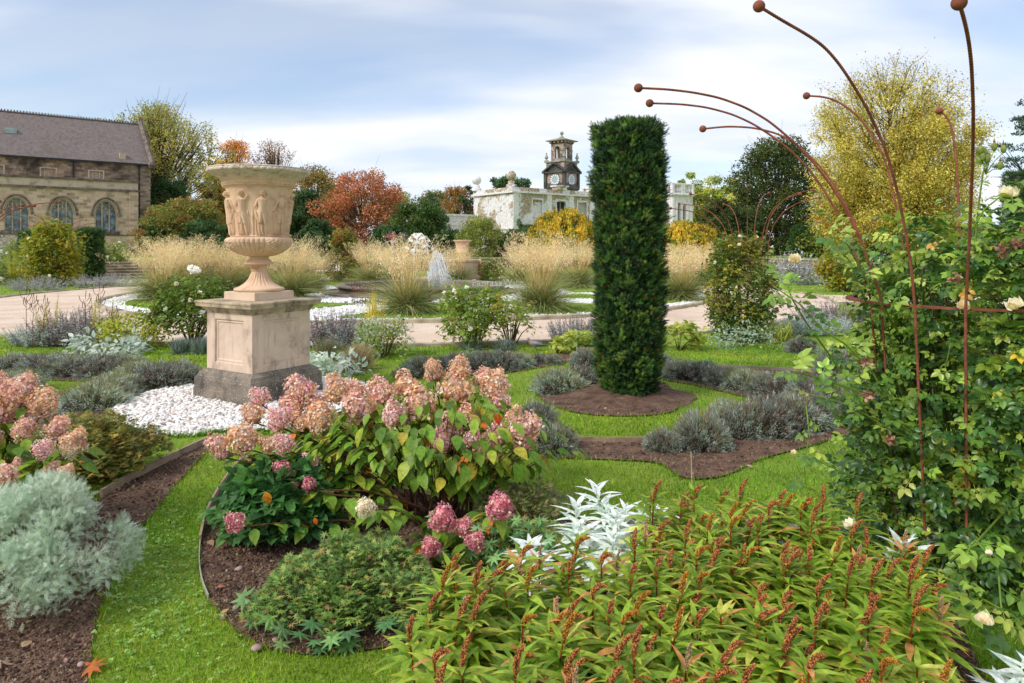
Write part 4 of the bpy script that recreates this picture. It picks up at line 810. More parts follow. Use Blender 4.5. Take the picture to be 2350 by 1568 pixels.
# dome of wire stems with metal leaves
WHM = noisemat('white_painted_metal', [lin(205, 200, 190), lin(238, 236, 230)], 20, .5, 60, .1)
dm = E('leafy_wire_dome', (fx+.05, fy-1.2, .30), 'white metal sculpture of arching fern stems with broad leaves in the fountain', 'sculpture', scale=1.12)
sg_, lg = G(), G(); r2 = np.random.default_rng(4); LT = leafT(.55, 4, .15, .1)
for k in range(7):
    a = -.4+k*.9; R_ = .60+.08*r2.normal()*.4; hgt = 1.6*(1-.05*(k % 3)); tt_ = np.linspace(0, 1, 16); ph = tt_*math.pi*.78
    P = np.c_[np.cos(a)*R_*(1-np.cos(ph))*.75-np.cos(a)*.55, np.sin(a)*R_*(1-np.cos(ph))*.75-np.sin(a)*.55, hgt*np.sin(ph)**.8]
    sg_.tube(P, .013, 5)
    for j in range(5, 16, 2):
        T = unit(P[min(j+1, 15)]-P[j-1]); sd_ = unit(np.cross(T, [0, 0, 1.]))
        for s_ in (-1, 1): d = unit(sd_*s_*.8+T*.3+np.array([0, 0, -.55])); lg.scat(LT, P[j:j+1], fr(d[None], unit(P[j:j+1]*[1, 1, .0]+[[0, -.3, .6]])), .19*(1-.03*(j-6)), (1, 1, 1))
mk('stems', sg_, WHM, dm); mk('metal_leaves', lg, WHM, dm)
# wire fairy figure: one continuous skinned body
def skinned(name, joints, edges, mat_, parent, sub=2):
    me = bpy.data.meshes.new(name); me.from_pydata([j[:3] for j in joints], edges, []); me.update(); o = bpy.data.objects.new(name, me); COL.objects.link(o)
    md_ = o.modifiers.new('skin', 'SKIN'); 
    for i, j in enumerate(joints): me.skin_vertices[0].data[i].radius = (j[3], j[3])
    me.skin_vertices[0].data[0].use_root = True; s_ = o.modifiers.new('sub', 'SUBSURF'); s_.levels = sub; s_.render_levels = sub
    dg = bpy.context.evaluated_depsgraph_get(); m2 = bpy.data.meshes.new_from_object(o.evaluated_get(dg)); bpy.data.objects.remove(o); m2.name = name
    for p in m2.polygons: p.use_smooth = True
    m2.materials.clear(); return link(name, m2, mat_, parent)
WIRE = noisemat('wound_wire', [lin(112, 100, 104), lin(176, 166, 166), lin(206, 198, 196)], 60, .45, 120, .9, .01)
fp = at(903, 578, 24.2)
fa = E('fairy_sculpture', (fp[0], fp[1], .42), 'wire fairy figure with pink hair and outstretched arms leaning above the fountain', 'sculpture')
bz0 = fp[2]-.42
J = [(0, 0, bz0+.12, .045), (-.02, 0, bz0+.24, .035), (-.05, 0, bz0+.36, .05), (-.06, 0, bz0+.44, .02), (-.065, 0, bz0+.50, .04), (-.14, 0, bz0+.38, .018), (-.24, .01, bz0+.36, .014), (-.33, .01, bz0+.41, .010), (-.36, .01, bz0+.44, .006), (.05, 0, bz0+.38, .018), (.13, .02, bz0+.30, .014), (.22, .02, bz0+.29, .010), (.26, .02, bz0+.31, .006), (.03, 0, bz0+.02, .035), (.06, .01, bz0-.14, .026), (.10, .02, bz0-.30, .017), (.11, .02, bz0-.36, .012), (-.0, .04, bz0-.0, .03), (.02, .06, bz0-.16, .024), (.05, .09, bz0-.28, .015)]
Eg = [(0, 1), (1, 2), (2, 3), (3, 4), (2, 5), (5, 6), (6, 7), (7, 8), (2, 9), (9, 10), (10, 11), (11, 12), (0, 13), (13, 14), (14, 15), (15, 16), (0, 17), (17, 18), (18, 19)]
skinned('body', J, Eg, WIRE, fa); hr = G(); n = 260; d = unit(r2.normal(size=(n, 3))*[1, .7, .35]+[-.1, 0, .1])
hr.scat((BLADE[0]*np.array([.08, 1, 1]), BLADE[1]), np.tile([-.065, 0, bz0+.53], (n, 1)), fr(d, rdir(n, r2)), r2.uniform(.10, .27, n), pal(n, [lin(206, 120, 124), lin(224, 160, 160), lin(180, 90, 96)], None, .1, r2)); mk('hair', hr, PETAL, fa)
wg = G()
for s_, ln in ((1, .55), (.6, .45)):
    for k in range(5):
        t_ = np.linspace(0, 1, 8); wg.tube(np.c_[-.03+ln*t_, .05+.02*t_, bz0+.36+(.1+.06*k)*np.sin(t_*math.pi*.75)*s_], .003, 3)
mk('wings', wg, SILV, fa); mk('support_rod', G().tube([(.4, 0, 0), (.22, .0, .8), (.11, .02, bz0-.34)], .012, 6), SILV, fa)
# second pedestal and small urn beyond the fountain
p2 = at(1061, 600, 31.0); pd2 = E('urn_pedestal', (p2[0], p2[1], 0), 'distant buff pedestal beyond the fountain, carrying a small plain urn', 'pedestal', UROT)
mk('plinth', sqprof(G(), [(.62, 0), (.62, .25), (.55, .32), (.5, .36)]), SAND, pd2); mk('die', sqprof(G(), [(.5, .36), (.5, .95)]), SAND, pd2); mk('cornice', sqprof(G(), [(.5, .93), (.6, .98), (.62, 1.05), (.58, 1.08), (.1, 1.09)]), SAND, pd2)
u2 = E('small_urn', (p2[0], p2[1], 1.085), 'small pale urn with a flat wide rim on the distant pedestal', 'urn'); mk('foot', G().lathe([(.3, 0), (.3, .05), (.16, .12), (.12, .2)], 20), TERRA, u2)
mk('vessel', G().lathe([(.12, .19), (.24, .24), (.3, .3), (.27, .34), (.29, .6), (.34, .78), (.42, .83), (.43, .86), (.38, .87), (.05, .8)], 28), TERRA, u2, True)
# ---------------------------------------------------------------- distant trees
def gtrunk(gm, base, top, r0, r1, rg, c, n=8):
    t = np.linspace(0, 1, 8)[:, None]; w = np.cumsum(rg.normal(0, .012, (8, 3)), 0)*np.linalg.norm(np.array(top)-base)*t; w[:, 2] = 0
    P = np.array(base)+(np.array(top)-base)*t+w; gm.tube(P, r0+(r1-r0)*t[:, 0], n, c); return P
def tree(name, label, cat, x, ytop, wpx, Y, cols, wts, seed, z0=TZ, h0=.12, prof='oval', nl=9000, ls=.3, nc=60, droop=0., gap=.5, barkc=(90, 78, 64), group='trees beyond the terrace', crf=.24, pt=None, flat=.75):
    rg = np.random.default_rng(seed); H = 1.6+(HZ-ytop)*Y/F-z0; R = wpx/2*Y/F*1.12; nl = int(nl*1.5); ls = ls*1.12; cols = [np.clip(c*1.42, 0, .8) for c in cols]; p = pt if pt is not None else at(x, 569, Y)
    o = E(name, (p[0], p[1], z0), label, cat, group=group)
    tr = G(); bc = lin(*barkc); th = H*.72; P = gtrunk(tr, (0, 0, -.1), (rg.normal()*.02*H, 0, th), max(.05, H*.022), H*.006, rg, bc)
    hs = np.sort(rg.uniform(h0, .97, nc)); prf = {'oval': lambda h: math.sin(math.pi*min(1, max(0, (h-h0*.5)/(1-h0*.5)))**.75)**.6, 'cone': lambda h: (1-h)**.7*1.05+.05, 'dome': lambda h: math.sqrt(max(0, 1-(max(h-.25, 0)/.75)**2.2)), 'round': lambda h: math.sqrt(max(0.02, 1-((h-.52)/.5)**2)), 'umb': lambda h: .5+.5*(h > .5)*(1-(h-.6)**2*3)}[prof]
    lf = G(); per = nl//nc
    for i, h in enumerate(hs):
        a = i*2.39996+rg.normal()*.3; rr_ = R*prf(h)*max(.15, 1-rg.uniform(0, 1)**1.6*gap)*rg.uniform(.8, 1.05); c0 = np.array([rr_*math.cos(a), rr_*math.sin(a), h*H]); rc = R*crf*rg.uniform(.7, 1.35)
        c0[:2] *= max(0, 1-rc*.6/max(R, .1)); c0[2] -= rc*.3
        if c0[2] > .1*H: 
            b = P[int(np.clip((h*.7)*8, 1, 7))]; t = np.linspace(0, 1, 5)[:, None]; Q = b+(c0-b)*t+np.array([0, 0, 1.])*(-.10*H*t*(1-t)); tr.tube(Q, np.linspace(H*.006, H*.0015, 5)*(1 if nl > 2000 else .8), 4, bc)
            for q in range(3): e = c0+rg.normal(size=3)*rc*.9; tr.tube([Q[2], (Q[3]+e)/2, e], [H*.0025, H*.0015, H*.0006], 3, bc)
        n = per; D = rg.normal(size=(n, 3)); D = unit(D)*rg.uniform(.25, 1, (n, 1))**.45; pos = c0+D*rc*np.array([1, 1, flat])
        if droop: 
            k = rg.integers(0, max(3, n//14), n); u = rg.uniform(0, 6.28, n//10+3)[k % (n//10+3)]; pos = c0+np.c_[np.cos(u)*rc*.95, np.sin(u)*rc*.95, rc*.4*np.ones(n)]*rg.uniform(.7, 1, (n, 1))+rg.normal(size=(n, 3))*rc*.09; pos[:, 2] -= rg.uniform(0, droop, n)
        pos[:, 2] = np.maximum(pos[:, 2], .02); pos[:, :2] += 0
        cc = pal(1, cols, wts, .06, rg)[0]; C = .55*pal(n, cols, wts, .14, rg)+.45*cc
        nr = unit(D+np.array([0, 0, .6])+.7*rdir(n, rg)); lf.scat(RHOMB, pos, fr(rdir(n, rg)+np.array([0, 0, -.5 if droop else 0]), nr), rg.uniform(.6, 1.3, n)*ls, C)
    mk('trunk', tr, WOOD, o); mk('crown', lf, FAR, o); return o
DG = [lin(38, 62, 34), lin(58, 84, 44), lin(78, 100, 58)]; MG = [lin(70, 96, 44), lin(100, 120, 56), lin(130, 136, 66)]
tree('birch_tree', 'tall airy yellow green birch rising behind the right end of the church', 'tree', 360, 226, 345, 82, [lin(146, 146, 74), lin(170, 158, 84), lin(112, 124, 70), lin(186, 156, 70)], [4, 3, 3, 1.2], 1, h0=.2, nl=25000, ls=.23, nc=170, droop=2.2, gap=.9, crf=.13)
tree('evergreen_tree', 'dark green feathery evergreen under the birch beside the church', 'tree', 388, 405, 112, 72, DG, [1, 2, 1.2], 2, h0=.02, prof='dome', nl=9000, ls=.22, nc=60)
tree('dogwood_tree', 'broad green and reddish layered tree left of the urn', 'tree', 432, 448, 215, 58, [lin(104, 116, 52), lin(138, 126, 62), lin(160, 98, 62), lin(88, 104, 48)], [3, 2, 1.2, 2], 3, h0=.12, prof='dome', nl=12000, ls=.19, nc=80, flat=.4)
tree('orange_tree', 'orange leaved tree with thin open top just left of the urn rim', 'tree', 540, 312, 140, 88, [lin(224, 140, 48), lin(198, 110, 50), lin(150, 112, 52), lin(238, 178, 60)], [3, 2, 1, 2], 4, h0=.1, nl=6500, ls=.22, nc=60, gap=.9)
tree('golden_tree', 'bright golden tree low behind the left side of the urn', 'tree', 508, 352, 130, 92, [lin(238, 178, 50), lin(220, 158, 44), lin(164, 138, 52)], [3, 2, 1], 5, h0=.02, nl=7500, ls=.26, nc=50)
tree('bare_tree', 'half bare brown tree whose thin twigs show above the urn', 'tree', 622, 318, 150, 90, [lin(140, 100, 62), lin(170, 124, 66), lin(104, 82, 58)], [2, 1, 2], 6, h0=.25, nl=2600, ls=.20, nc=80, gap=.9, prof='dome', barkc=(84, 70, 58))
tree('olive_tree', 'olive and rust coloured tree right of the urn', 'tree', 722, 376, 170, 84, [lin(110, 116, 54), lin(150, 118, 58), lin(76, 94, 52), lin(176, 112, 56)], [3, 2, 2, 1], 7, h0=.05, nl=11000, ls=.24, nc=70)
tree('background_tree', 'wide olive and orange tree low behind the urn bowl', 'tree', 600, 400, 210, 98, [lin(150, 120, 58), lin(120, 116, 58), lin(186, 132, 60)], None, 71, h0=.02, prof='dome', nl=9000, ls=.28, nc=70)
tree('background_tree', 'green tree on the skyline between the urn and the red cherry', 'tree', 762, 418, 120, 92, [lin(98, 116, 62), lin(120, 128, 70)], None, 72, h0=.02, prof='dome', nl=6000, ls=.26, nc=50)
tree('background_tree', 'yellow green tree on the skyline just right of the red cherry', 'tree', 915, 440, 110, 98, [lin(150, 156, 84), lin(120, 136, 76)], None, 73, h0=.02, prof='dome', nl=5000, ls=.28, nc=44)
tree('broadleaf_tree', 'dark green tree filling the view behind the church end', 'tree', 345, 440, 120, 94, MG, None, 74, h0=.02, prof='dome', nl=7000, ls=.28, nc=50)
tree('broadleaf_tree', 'dark bluish green tree directly right of the urn body', 'tree', 705, 432, 120, 68, DG, [2, 2, 1], 8, h0=.02, nl=9000, ls=.22, nc=60)
tree('cherry_tree', 'rounded red and orange cherry tree left of the fountain jet', 'tree', 829, 392, 215, 66, [lin(164, 94, 70), lin(172, 112, 78), lin(140, 92, 60), lin(112, 104, 56), lin(184, 132, 84)], [3, 3, 2, 2, 1.6], 9, h0=.06, prof='round', nl=14000, ls=.21, nc=95)
tree('holly_tree', 'dense dark green rounded tree between the red cherry and the white villa', 'tree', 962, 452, 138, 60, [lin(44, 70, 30), lin(66, 92, 40), lin(94, 104, 50)], [2, 2, 1], 10, h0=.02, prof='dome', nl=13000, ls=.18, nc=80)
tree('conifer_tree', 'distant blue green conifer between the cherry and the brown birch', 'tree', 985, 440, 90, 96, [lin(72, 96, 66), lin(92, 112, 76)], None, 11, h0=.02, nl=4500, ls=.28, nc=40)
tree('brown_birch', 'fine twigged tan brown tree left of the white villa', 'tree', 1050, 418, 96, 114, [lin(164, 118, 66), lin(146, 110, 62), lin(128, 112, 62)], None, 12, h0=.03, nl=8000, ls=.26, nc=60, droop=1.2)
tree('background_tree', 'low brown and green tree showing between the cherry and the brown birch', 'tree', 1000, 436, 130, 120, [lin(150, 120, 66), lin(118, 120, 66), lin(90, 104, 60)], None, 13, h0=.02, nl=5000, ls=.36, nc=40)
tree('scots_pine', 'spreading dark pine whose flat top shows above the villa parapet', 'tree', 1168, 404, 100, 122, [lin(62, 88, 56), lin(86, 108, 68)], None, 14, h0=.72, prof='umb', nl=4200, ls=.36, nc=46, crf=.18)
tree('background_tree', 'dark tree top peeping out between the brown birch and the villa', 'tree', 1072, 412, 50, 112, DG, None, 15, h0=.3, nl=1800, ls=.35, nc=20)
tree('willow_shrub', 'rounded sage green shrub with fine leaves in front of the white villa', 'shrub', 1102, 500, 118, 56, [lin(124, 132, 66), lin(152, 152, 84), lin(98, 108, 50)], None, 16, h0=.02, prof='dome', nl=10000, ls=.14, nc=60)
def weeping(label, x, ytop, wpx, Y, seed):
    rg = np.random.default_rng(seed); H = 1.6+(HZ-ytop)*Y/F-TZ; R = wpx/2*Y/F; p = at(x, 569, Y); o = E('weeping_tree', (p[0], p[1], TZ), label, 'tree', group='golden weeping trees')
    tr = G(); gtrunk(tr, (0, 0, -.1), (0, 0, H*.85), .2, .08, rg, lin(90, 76, 58)); lf = G()
    for i in range(260):
        a = rg.uniform(0, 6.28); q = rg.uniform(0, 1)**.5; x0, y0 = math.cos(a)*R*q, math.sin(a)*R*q; zt = H*(1-.55*q**2.6)*(1+.06*math.sin(3*a+seed))+rg.normal()*.1; L = rg.uniform(.5, 1.5)*(1 if q < .7 else 1.7)
        if q > .55 and i % 4 == 0: tr.tube([(0, 0, H*.7), (x0*.6, y0*.6, zt+.1), (x0, y0, zt)], [.06, .04, .02], 4, lin(90, 76, 58))
        n = 60; s = rg.uniform(0, 1, n); pos = np.c_[x0*(1+.10*s)+rg.normal(0, .12, n), y0*(1+.10*s)+rg.normal(0, .12, n), np.maximum(.05, zt-s*L*1.4)]
        yel = rg.uniform() < .62; C = pal(n, [lin(222, 184, 58), lin(204, 172, 60), lin(150, 152, 54), lin(110, 128, 54)], [4, 3, 1, .4] if yel else [.6, 1, 3, 3], .12, rg)
        lf.scat(RHOMB, pos, fr(np.c_[rg.normal(0, .3, n), rg.normal(0, .3, n), -np.ones(n)], unit(np.c_[np.full(n, x0), np.full(n, y0), np.full(n, R*.6)])+.4*rdir(n, rg)), rg.uniform(.13, .26, n), C)
    mk('trunk', tr, WOOD, o); mk('crown', lf, FAR, o)
weeping('golden yellow weeping tree between the white villa and the big yew', 1296, 480, 178, 54, 31)
weeping('golden yellow weeping tree emerging right of the big yew', 1575, 508, 170, 50, 32)
tree('broadleaf_tree', 'pale green open tree above the white pavilion', 'tree', 1622, 392, 128, 122, [lin(134, 150, 56), lin(160, 168, 70), lin(176, 166, 60), lin(92, 112, 50)], None, 17, h0=.35, prof='umb', nl=9000, ls=.34, nc=60, crf=.2)
tree('broadleaf_tree', 'pale yellowish tree in the gap between the pavilion and the tall conifer', 'tree', 1695, 425, 80, 112, [lin(206, 196, 110), lin(180, 176, 96)], None, 18, h0=.1, nl=3800, ls=.34, nc=36)
tree('yew_tree', 'dark green tree below the pale trees right of the pavilion', 'tree', 1655, 452, 110, 72, [lin(54, 70, 36), lin(78, 92, 46), lin(96, 96, 50)], None, 19, h0=.02, prof='dome', nl=9000, ls=.24, nc=60)
tree('yew_tree', 'large dark conical yew left of the big golden tree', 'tree', 1782, 312, 225, 70, [lin(44, 58, 28), lin(62, 78, 36), lin(84, 94, 44)], None, 20, h0=.02, prof='dome', nl=22000, ls=.24, nc=150, crf=.22, gap=.5)
tree('yew_tree', 'dark low yew filling the ground behind the rose frame', 'tree', 1700, 470, 120, 62, [lin(46, 60, 30), lin(66, 80, 38)], None, 21, h0=.02, prof='dome', nl=8000, ls=.22, nc=60)
def bigtree():   # broad golden tree with the branches showing
    rg = np.random.default_rng(44); Y = 46; H = 1.6+(HZ-160)*Y/F-TZ; R = 180*Y/F; p = at(2040, 569, Y); o = E('golden_lime_tree', (p[0], p[1], TZ), 'huge rounded yellow gold tree with bare twiggy top behind the near rose frame', 'tree', group='trees beyond the terrace')
    tr, lf = G(), G(); bc = lin(78, 66, 48)
    for i in range(210):
        h = rg.uniform(.04, 1.0); a = i*2.39996; prof_ = math.sin(math.pi*min(1, (h*.93+.07)))**.52 if h < .55 else math.sqrt(max(.02, 1-((h-.42)/.60)**2)); rr_ = R*prof_*rg.uniform(.72, 1.0); e = np.array([rr_*math.cos(a), rr_*math.sin(a), h*H])
        b = np.array([0, 0, max(.12*H, h*H-rr_*1.1-.06*H)]); t = np.linspace(0, 1, 7)[:, None]; Q = b+(e-b)*t+np.array([0, 0, 1])*.05*H*np.sin(t*math.pi)*(-1 if h < .3 else -.5)
        tr.tube(Q, np.linspace(.05, .012, 7), 5, bc)
        for q in range(9):
            k = rg.integers(3, 7); T = unit(Q[k]-Q[k-1]); d = unit(T+.7*rg.normal(size=3)); L = rg.uniform(.5, 1.5); m1 = Q[k]+d*L*.5; e2 = m1+unit(d+[0, 0, .35])*L*.5; tr.tube([Q[k], m1, e2], [.018, .011, .004], 3, bc)
            n = int(115*(1.0 if h < .62 else max(.12, 1-(h-.62)*2.4))); s = rg.uniform(0, 1, n)[:, None]; pos = Q[k]+(e2-Q[k])*s+rg.normal(size=(n, 3))*.30
            lf.scat(RHOMB, pos, fr(rdir(n, rg), np.array([0, 0, 1.])+.8*rdir(n, rg)), rg.uniform(.09, .19, n), pal(n, [lin(222, 208, 108), lin(194, 186, 86), lin(232, 216, 128), lin(150, 142, 48), lin(192, 140, 56)], [4, 3, 2, 2, .7], .14, rg))
    gtrunk(tr, (0, 0, -.1), (0, 0, H*.8), .34, .06, rg, bc); mk('trunk', tr, WOOD, o); mk('crown', lf, FAR, o)
bigtree()
tree('cedar_tree', 'dark cedar whose branch tips reach in at the right edge of the picture', 'tree', 2420, 200, 210, 60, [lin(52, 72, 56), lin(76, 94, 72)], None, 23, h0=.25, prof='umb', nl=6000, ls=.2, nc=46, flat=.2)
tree('background_tree', 'olive tree low on the skyline behind the big golden tree, right side', 'tree', 2240, 520, 160, 66, [lin(124, 110, 56), lin(96, 100, 48)], None, 24, h0=.02, prof='dome', nl=5000, ls=.24, nc=44)
# low evergreen shrubs closing the view along the terrace
for i, (x, yt, w, Y, lab, cs) in enumerate([(470, 505, 110, 55, 'low dark shrub under the golden tree left of the urn foot', DG), (560, 500, 110, 60, 'dark shrub hidden behind the left side of the urn', DG), (640, 480, 120, 66, 'tall dark shrub right behind the urn bowl', DG), (730, 505, 90, 56, 'dark shrub between the urn and the red cherry', DG), (895, 515, 100, 56, 'low green shrub under the right side of the red cherry', DG), (1035, 528, 80, 58, 'dark shrub in front of the low balustraded wall', DG),
    (1185, 530, 90, 56, 'low shrub at the foot of the ivy covered villa corner', DG), (1400, 500, 120, 60, 'dark green shrub hidden by the big yew column', DG), (1650, 540, 90, 50, 'low dark shrub beside the right weeping tree', DG), (1880, 515, 120, 52, 'olive shrub left of the base of the big golden tree', MG), (1990, 530, 130, 46, 'low yellow green shrub under the big golden tree', MG), (2130, 528, 150, 48, 'low olive shrub behind the near rose frame', MG), (2290, 535, 160, 50, 'low olive shrub at the far right behind the roses', MG), (355, 520, 60, 56, 'small dark shrub beside the church lean-to', DG)]):
    tree('evergreen_shrub', lab, 'shrub', x, yt, w, Y, cs, None, 60+i, h0=.0, prof='dome', nl=5200, ls=.19, nc=44, group='shrubs closing the view along the terrace')
# ivy on the villa corner
iv = E('ivy', (.1, 95, 0), 'green ivy climbing the corner of the white villa', 'ivy', vr); rg = np.random.default_rng(8); gm = G()
for (x0, w0, zt, m) in ((1.2, .35, 6.2, 300), (2.9, 1.0, 5.2, 1100), (1.8, 1.3, 1.9, 700)):
    z = rg.uniform(.8, 1, m)*0+.8+rg.uniform(0, 1, m)**.8*zt*.8; x = x0+rg.normal(0, w0*.5, m)+.2*np.sin(z*2); gm.scat(RHOMB, np.c_[x, -.16-rg.uniform(0, .3, m), z], fr(np.c_[rg.normal(0, .5, m), rg.normal(0, .2, m), -np.ones(m)], np.array([0, -1., .3])+.5*rdir(m, rg)), rg.uniform(.2, .42, m), pal(m, [lin(72, 108, 44), lin(96, 130, 56)], None, .12, rg))
mk('leaves', gm, FAR, iv)
# ---------------------------------------------------------------- clipped yews
def yew(name, label, p, H, R, seed, nt, top=None, nb=9, ns=.07, dark=1.0, group=None, sq=False, wob=.10, rp=None):
    rg = np.random.default_rng(seed); o = E(name, tuple(p), label, 'yew', group=group)
    cr_ = G(); zz = np.linspace(0, 1, 40); prof_ = rp or (lambda h: 1-.34*np.clip((.15-h)/.15, 0, 1)**1.6+.05*h-.10*np.clip((h-.985)/.015, 0, 1)); f = lambda a, h: 1+wob*(.5*np.sin(a*3+seed+6*h)+.35*np.sin(a*7-9*h+seed)+.3*np.sin(a*5+23*h)+.45*np.abs(np.sin(a*7.5+1.2*np.sin(9*h)))*(wob > .05)-.2)
    pr_ = [(max(.001, R*.84*prof_(h)), .04+h*(H-.08)) for h in zz]+[(.001, H-.05)]
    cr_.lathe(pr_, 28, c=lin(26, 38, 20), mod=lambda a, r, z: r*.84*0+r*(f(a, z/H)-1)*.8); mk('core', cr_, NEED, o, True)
    gm = G(); n = nt; na = int(math.sqrt(n*2*math.pi*R/H)); nh = int(n/na)
    h = (np.repeat(np.arange(nh), na)+rg.uniform(0, 1, na*nh))/nh; a = (np.tile(np.arange(na), nh)+rg.uniform(-.2, 1.2, na*nh))/na*2*math.pi; ntp = int(n*R/H/2.2); h = np.r_[h, np.full(ntp, 1.0)]; a = np.r_[a, rg.uniform(0, 6.28, ntp)]; q = np.ones(len(h)); q[-ntp:] = np.sqrt(rg.uniform(0, 1, ntp)); m = len(h)
    rr_ = R*prof_(h)*f(a, h)*q*rg.uniform(.83, 1.09, m); C0 = np.c_[rr_*np.cos(a), rr_*np.sin(a), h*H*.985+.012]; nrm = unit(np.c_[np.cos(a), np.sin(a), .55+np.where(q < 1, 3, 0)]); nrm[h < .05] = unit(nrm[h < .05]*[1, 1, -.4])
    ct = pal(m, [lin(52, 82, 32), lin(72, 106, 42), lin(108, 134, 56), lin(42, 72, 40)], [2, 3, 1.5, 2], .14, rg)*dark
    idx = np.repeat(np.arange(m), nb); M = len(idx); D = unit(nrm[idx]+.7*rdir(M, rg)+[0, 0, .35]); gm.scat(NEEDLE, C0[idx]+D*ns*.12+rg.normal(0, ns*.22, (M, 3)), fr(D, rdir(M, rg)), rg.uniform(.7, 1.2, M)*ns, ct[idx]*(.7+.6*rg.uniform(size=(M, 1))))
    mk('foliage', gm, NEED, o); return o
yb = g(1444, 911)
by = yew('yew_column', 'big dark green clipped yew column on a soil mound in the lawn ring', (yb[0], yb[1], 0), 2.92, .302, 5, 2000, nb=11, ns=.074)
tk = G(); gtrunk(tk, (0, 0, 0), (0, 0, .4), .07, .05, np.random.default_rng(1), lin(96, 70, 52)); mk('trunk', tk, WOOD, by)
sp_ = G(); rg = np.random.default_rng(2); P0 = np.array([-.37, -.2, 2.05]); n = 60; k = rg.uniform(0, 1, n); pos = P0+np.c_[-.06*k-.01, .02*k, .32*k]; sp_.tube([P0-[-.05, 0, .1], P0+[-.06, 0, .30]], .006, 4, lin(60, 50, 30)); sp_.scat(NEEDLE, pos, fr(unit(rdir(n, rg)+[0, 0, .8]), rdir(n, rg)), .07, pal(n, [lin(50, 80, 28), lin(72, 100, 38)], None, .1, rg)); mk('stray_shoot', sp_, NEED, by)
# red yew berries
n = 46; a = rg.uniform(3.3, 6.1, n); hgt = rg.uniform(.2, 2.9, n); tag_ = G().scat(ico(1, 1, .02, 1), np.c_[.44*np.cos(a), .44*np.sin(a), hgt], fr(rdir(n, rg), rdir(n, rg)), .007, lin(176, 44, 34)); mk('berries', tag_, PETAL, by, True)
def yewpx(x, yt, yb_, w, z0, Y, label, seed, nt=420, ns=.2, nb=6): 
    p = at(x, 569, Y); H = (yb_-yt)*Y/F; zb = EYE-(yb_-HZ)*Y/F; return yew('yew_column', label, (p[0], p[1], zb if z0 is None else z0), H if z0 is None else 1.6+(HZ-yt)*Y/F-z0, w/2*Y/F, seed, nt, nb=nb, ns=ns, group='small clipped yews')
yewpx(208, 530, 650, 42, 0, 33, 'clipped yew column in front of the church steps', 61, 900, .16)
yewpx(73, 538, 610, 40, None, 38, 'clipped yew column half hidden by the yellow rose on the left', 62, 700, .18)
yewpx(781, 545, 580, 28, TZ, 55, 'small clipped yew just below the red cherry tree', 63)
yewpx(1062, 541, 590, 26, TZ, 58, 'small clipped yew behind the distant urn', 64)
yewpx(1184, 532, 570, 30, TZ, 60, 'small clipped yew by the ivy covered villa corner', 65)
yewpx(1842, 524, 575, 42, TZ, 52, 'small clipped yew below the dark conical yew on the right', 66)
yewpx(2345, 400, 640, 60, None, 24, 'clipped yew column at the right edge behind the rose buds', 67, 700, .16)
yewpx(1968, 528, 580, 26, TZ, 54, 'small clipped yew behind the near rusty rods', 68, 300)
# ---------------------------------------------------------------- giant feather grass tussocks
BL3 = bladeC(4, .8, .012); OAT = (np.array([(0, 0, 0), (-.10, .5, 0), (0, 1, 0), (.10, .5, 0)], float), [np.array([[0, 1, 2, 3]])])
def tussock(seed):
    rg = np.random.default_rng(seed); o = E('tussock', (0, 0, 0), 'x', 'tussock'); gm = G(); n = 2000; a = rg.uniform(0, 6.28, n); tl = np.abs(rg.normal(0, .55, n))+.05; r0 = rg.uniform(0, .22, n)
    D = np.c_[np.cos(a)*np.sin(tl), np.sin(a)*np.sin(tl), np.cos(tl)]; gm.scat(bladeC(5, 1.05, .007), np.c_[r0*np.cos(a), r0*np.sin(a), np.zeros(n)], fr(D, np.array([0, 0, 1.])+.1*rdir(n, rg)+D*[1, 1, 0]*1.0), rg.uniform(.6, 1.05, n)*1.22, pal(n, [lin(142, 158, 88), lin(172, 176, 108), lin(116, 136, 76), lin(210, 194, 140)], [3, 3, 2, 1.4], .13, rg))
    mk('leaves', gm, DRY, o); st_, hd = G(), G(); n = 130
    for i in range(n):
        a = rg.uniform(0, 6.28); tl = abs(rg.normal(0, .27))+.02; L = rg.uniform(1.45, 2.15); t = np.linspace(0, 1, 6)[:, None]; d = np.array([math.cos(a)*math.sin(tl), math.sin(a)*math.sin(tl), math.cos(tl)]); P = np.array([.1*math.cos(a), .1*math.sin(a), .1])+d*L*t+np.array([math.cos(a)*.16, math.sin(a)*.16, -.10])*t**3*L*.8
        c = pal(1, [lin(244, 218, 160), lin(230, 198, 136), lin(208, 182, 120)], None, .08, rg)[0]; st_.tube(P, np.linspace(.0042, .0018, 6), 3, c, cap=False)
        m = 58; s = rg.uniform(.68, 1.02, m); Q = np.stack([np.interp(s, t[:, 0], P[:, k]) for k in range(3)], -1); sp = (.04+.11*np.sin(np.clip((s-.66)/.36, 0, 1)*math.pi))[:, None]; dr = unit(rg.normal(size=(m, 3))*[1, 1, .5]); Q2 = Q+dr*sp*rg.uniform(.3, 1, (m, 1))-np.array([0, 0, 1])*sp*.35
        hd.scat(OAT, Q2, fr(unit(dr*.8+[0, 0, -.9]), rdir(m, rg)), rg.uniform(.035, .06, m), pal(m, [lin(252, 226, 176), lin(240, 206, 148), lin(254, 236, 196)], None, .1, rg))
    mk('flower_stems', st_, DRY, o); mk('seed_heads', hd, DRY, o); return o
TP = [tussock(101), tussock(102)]
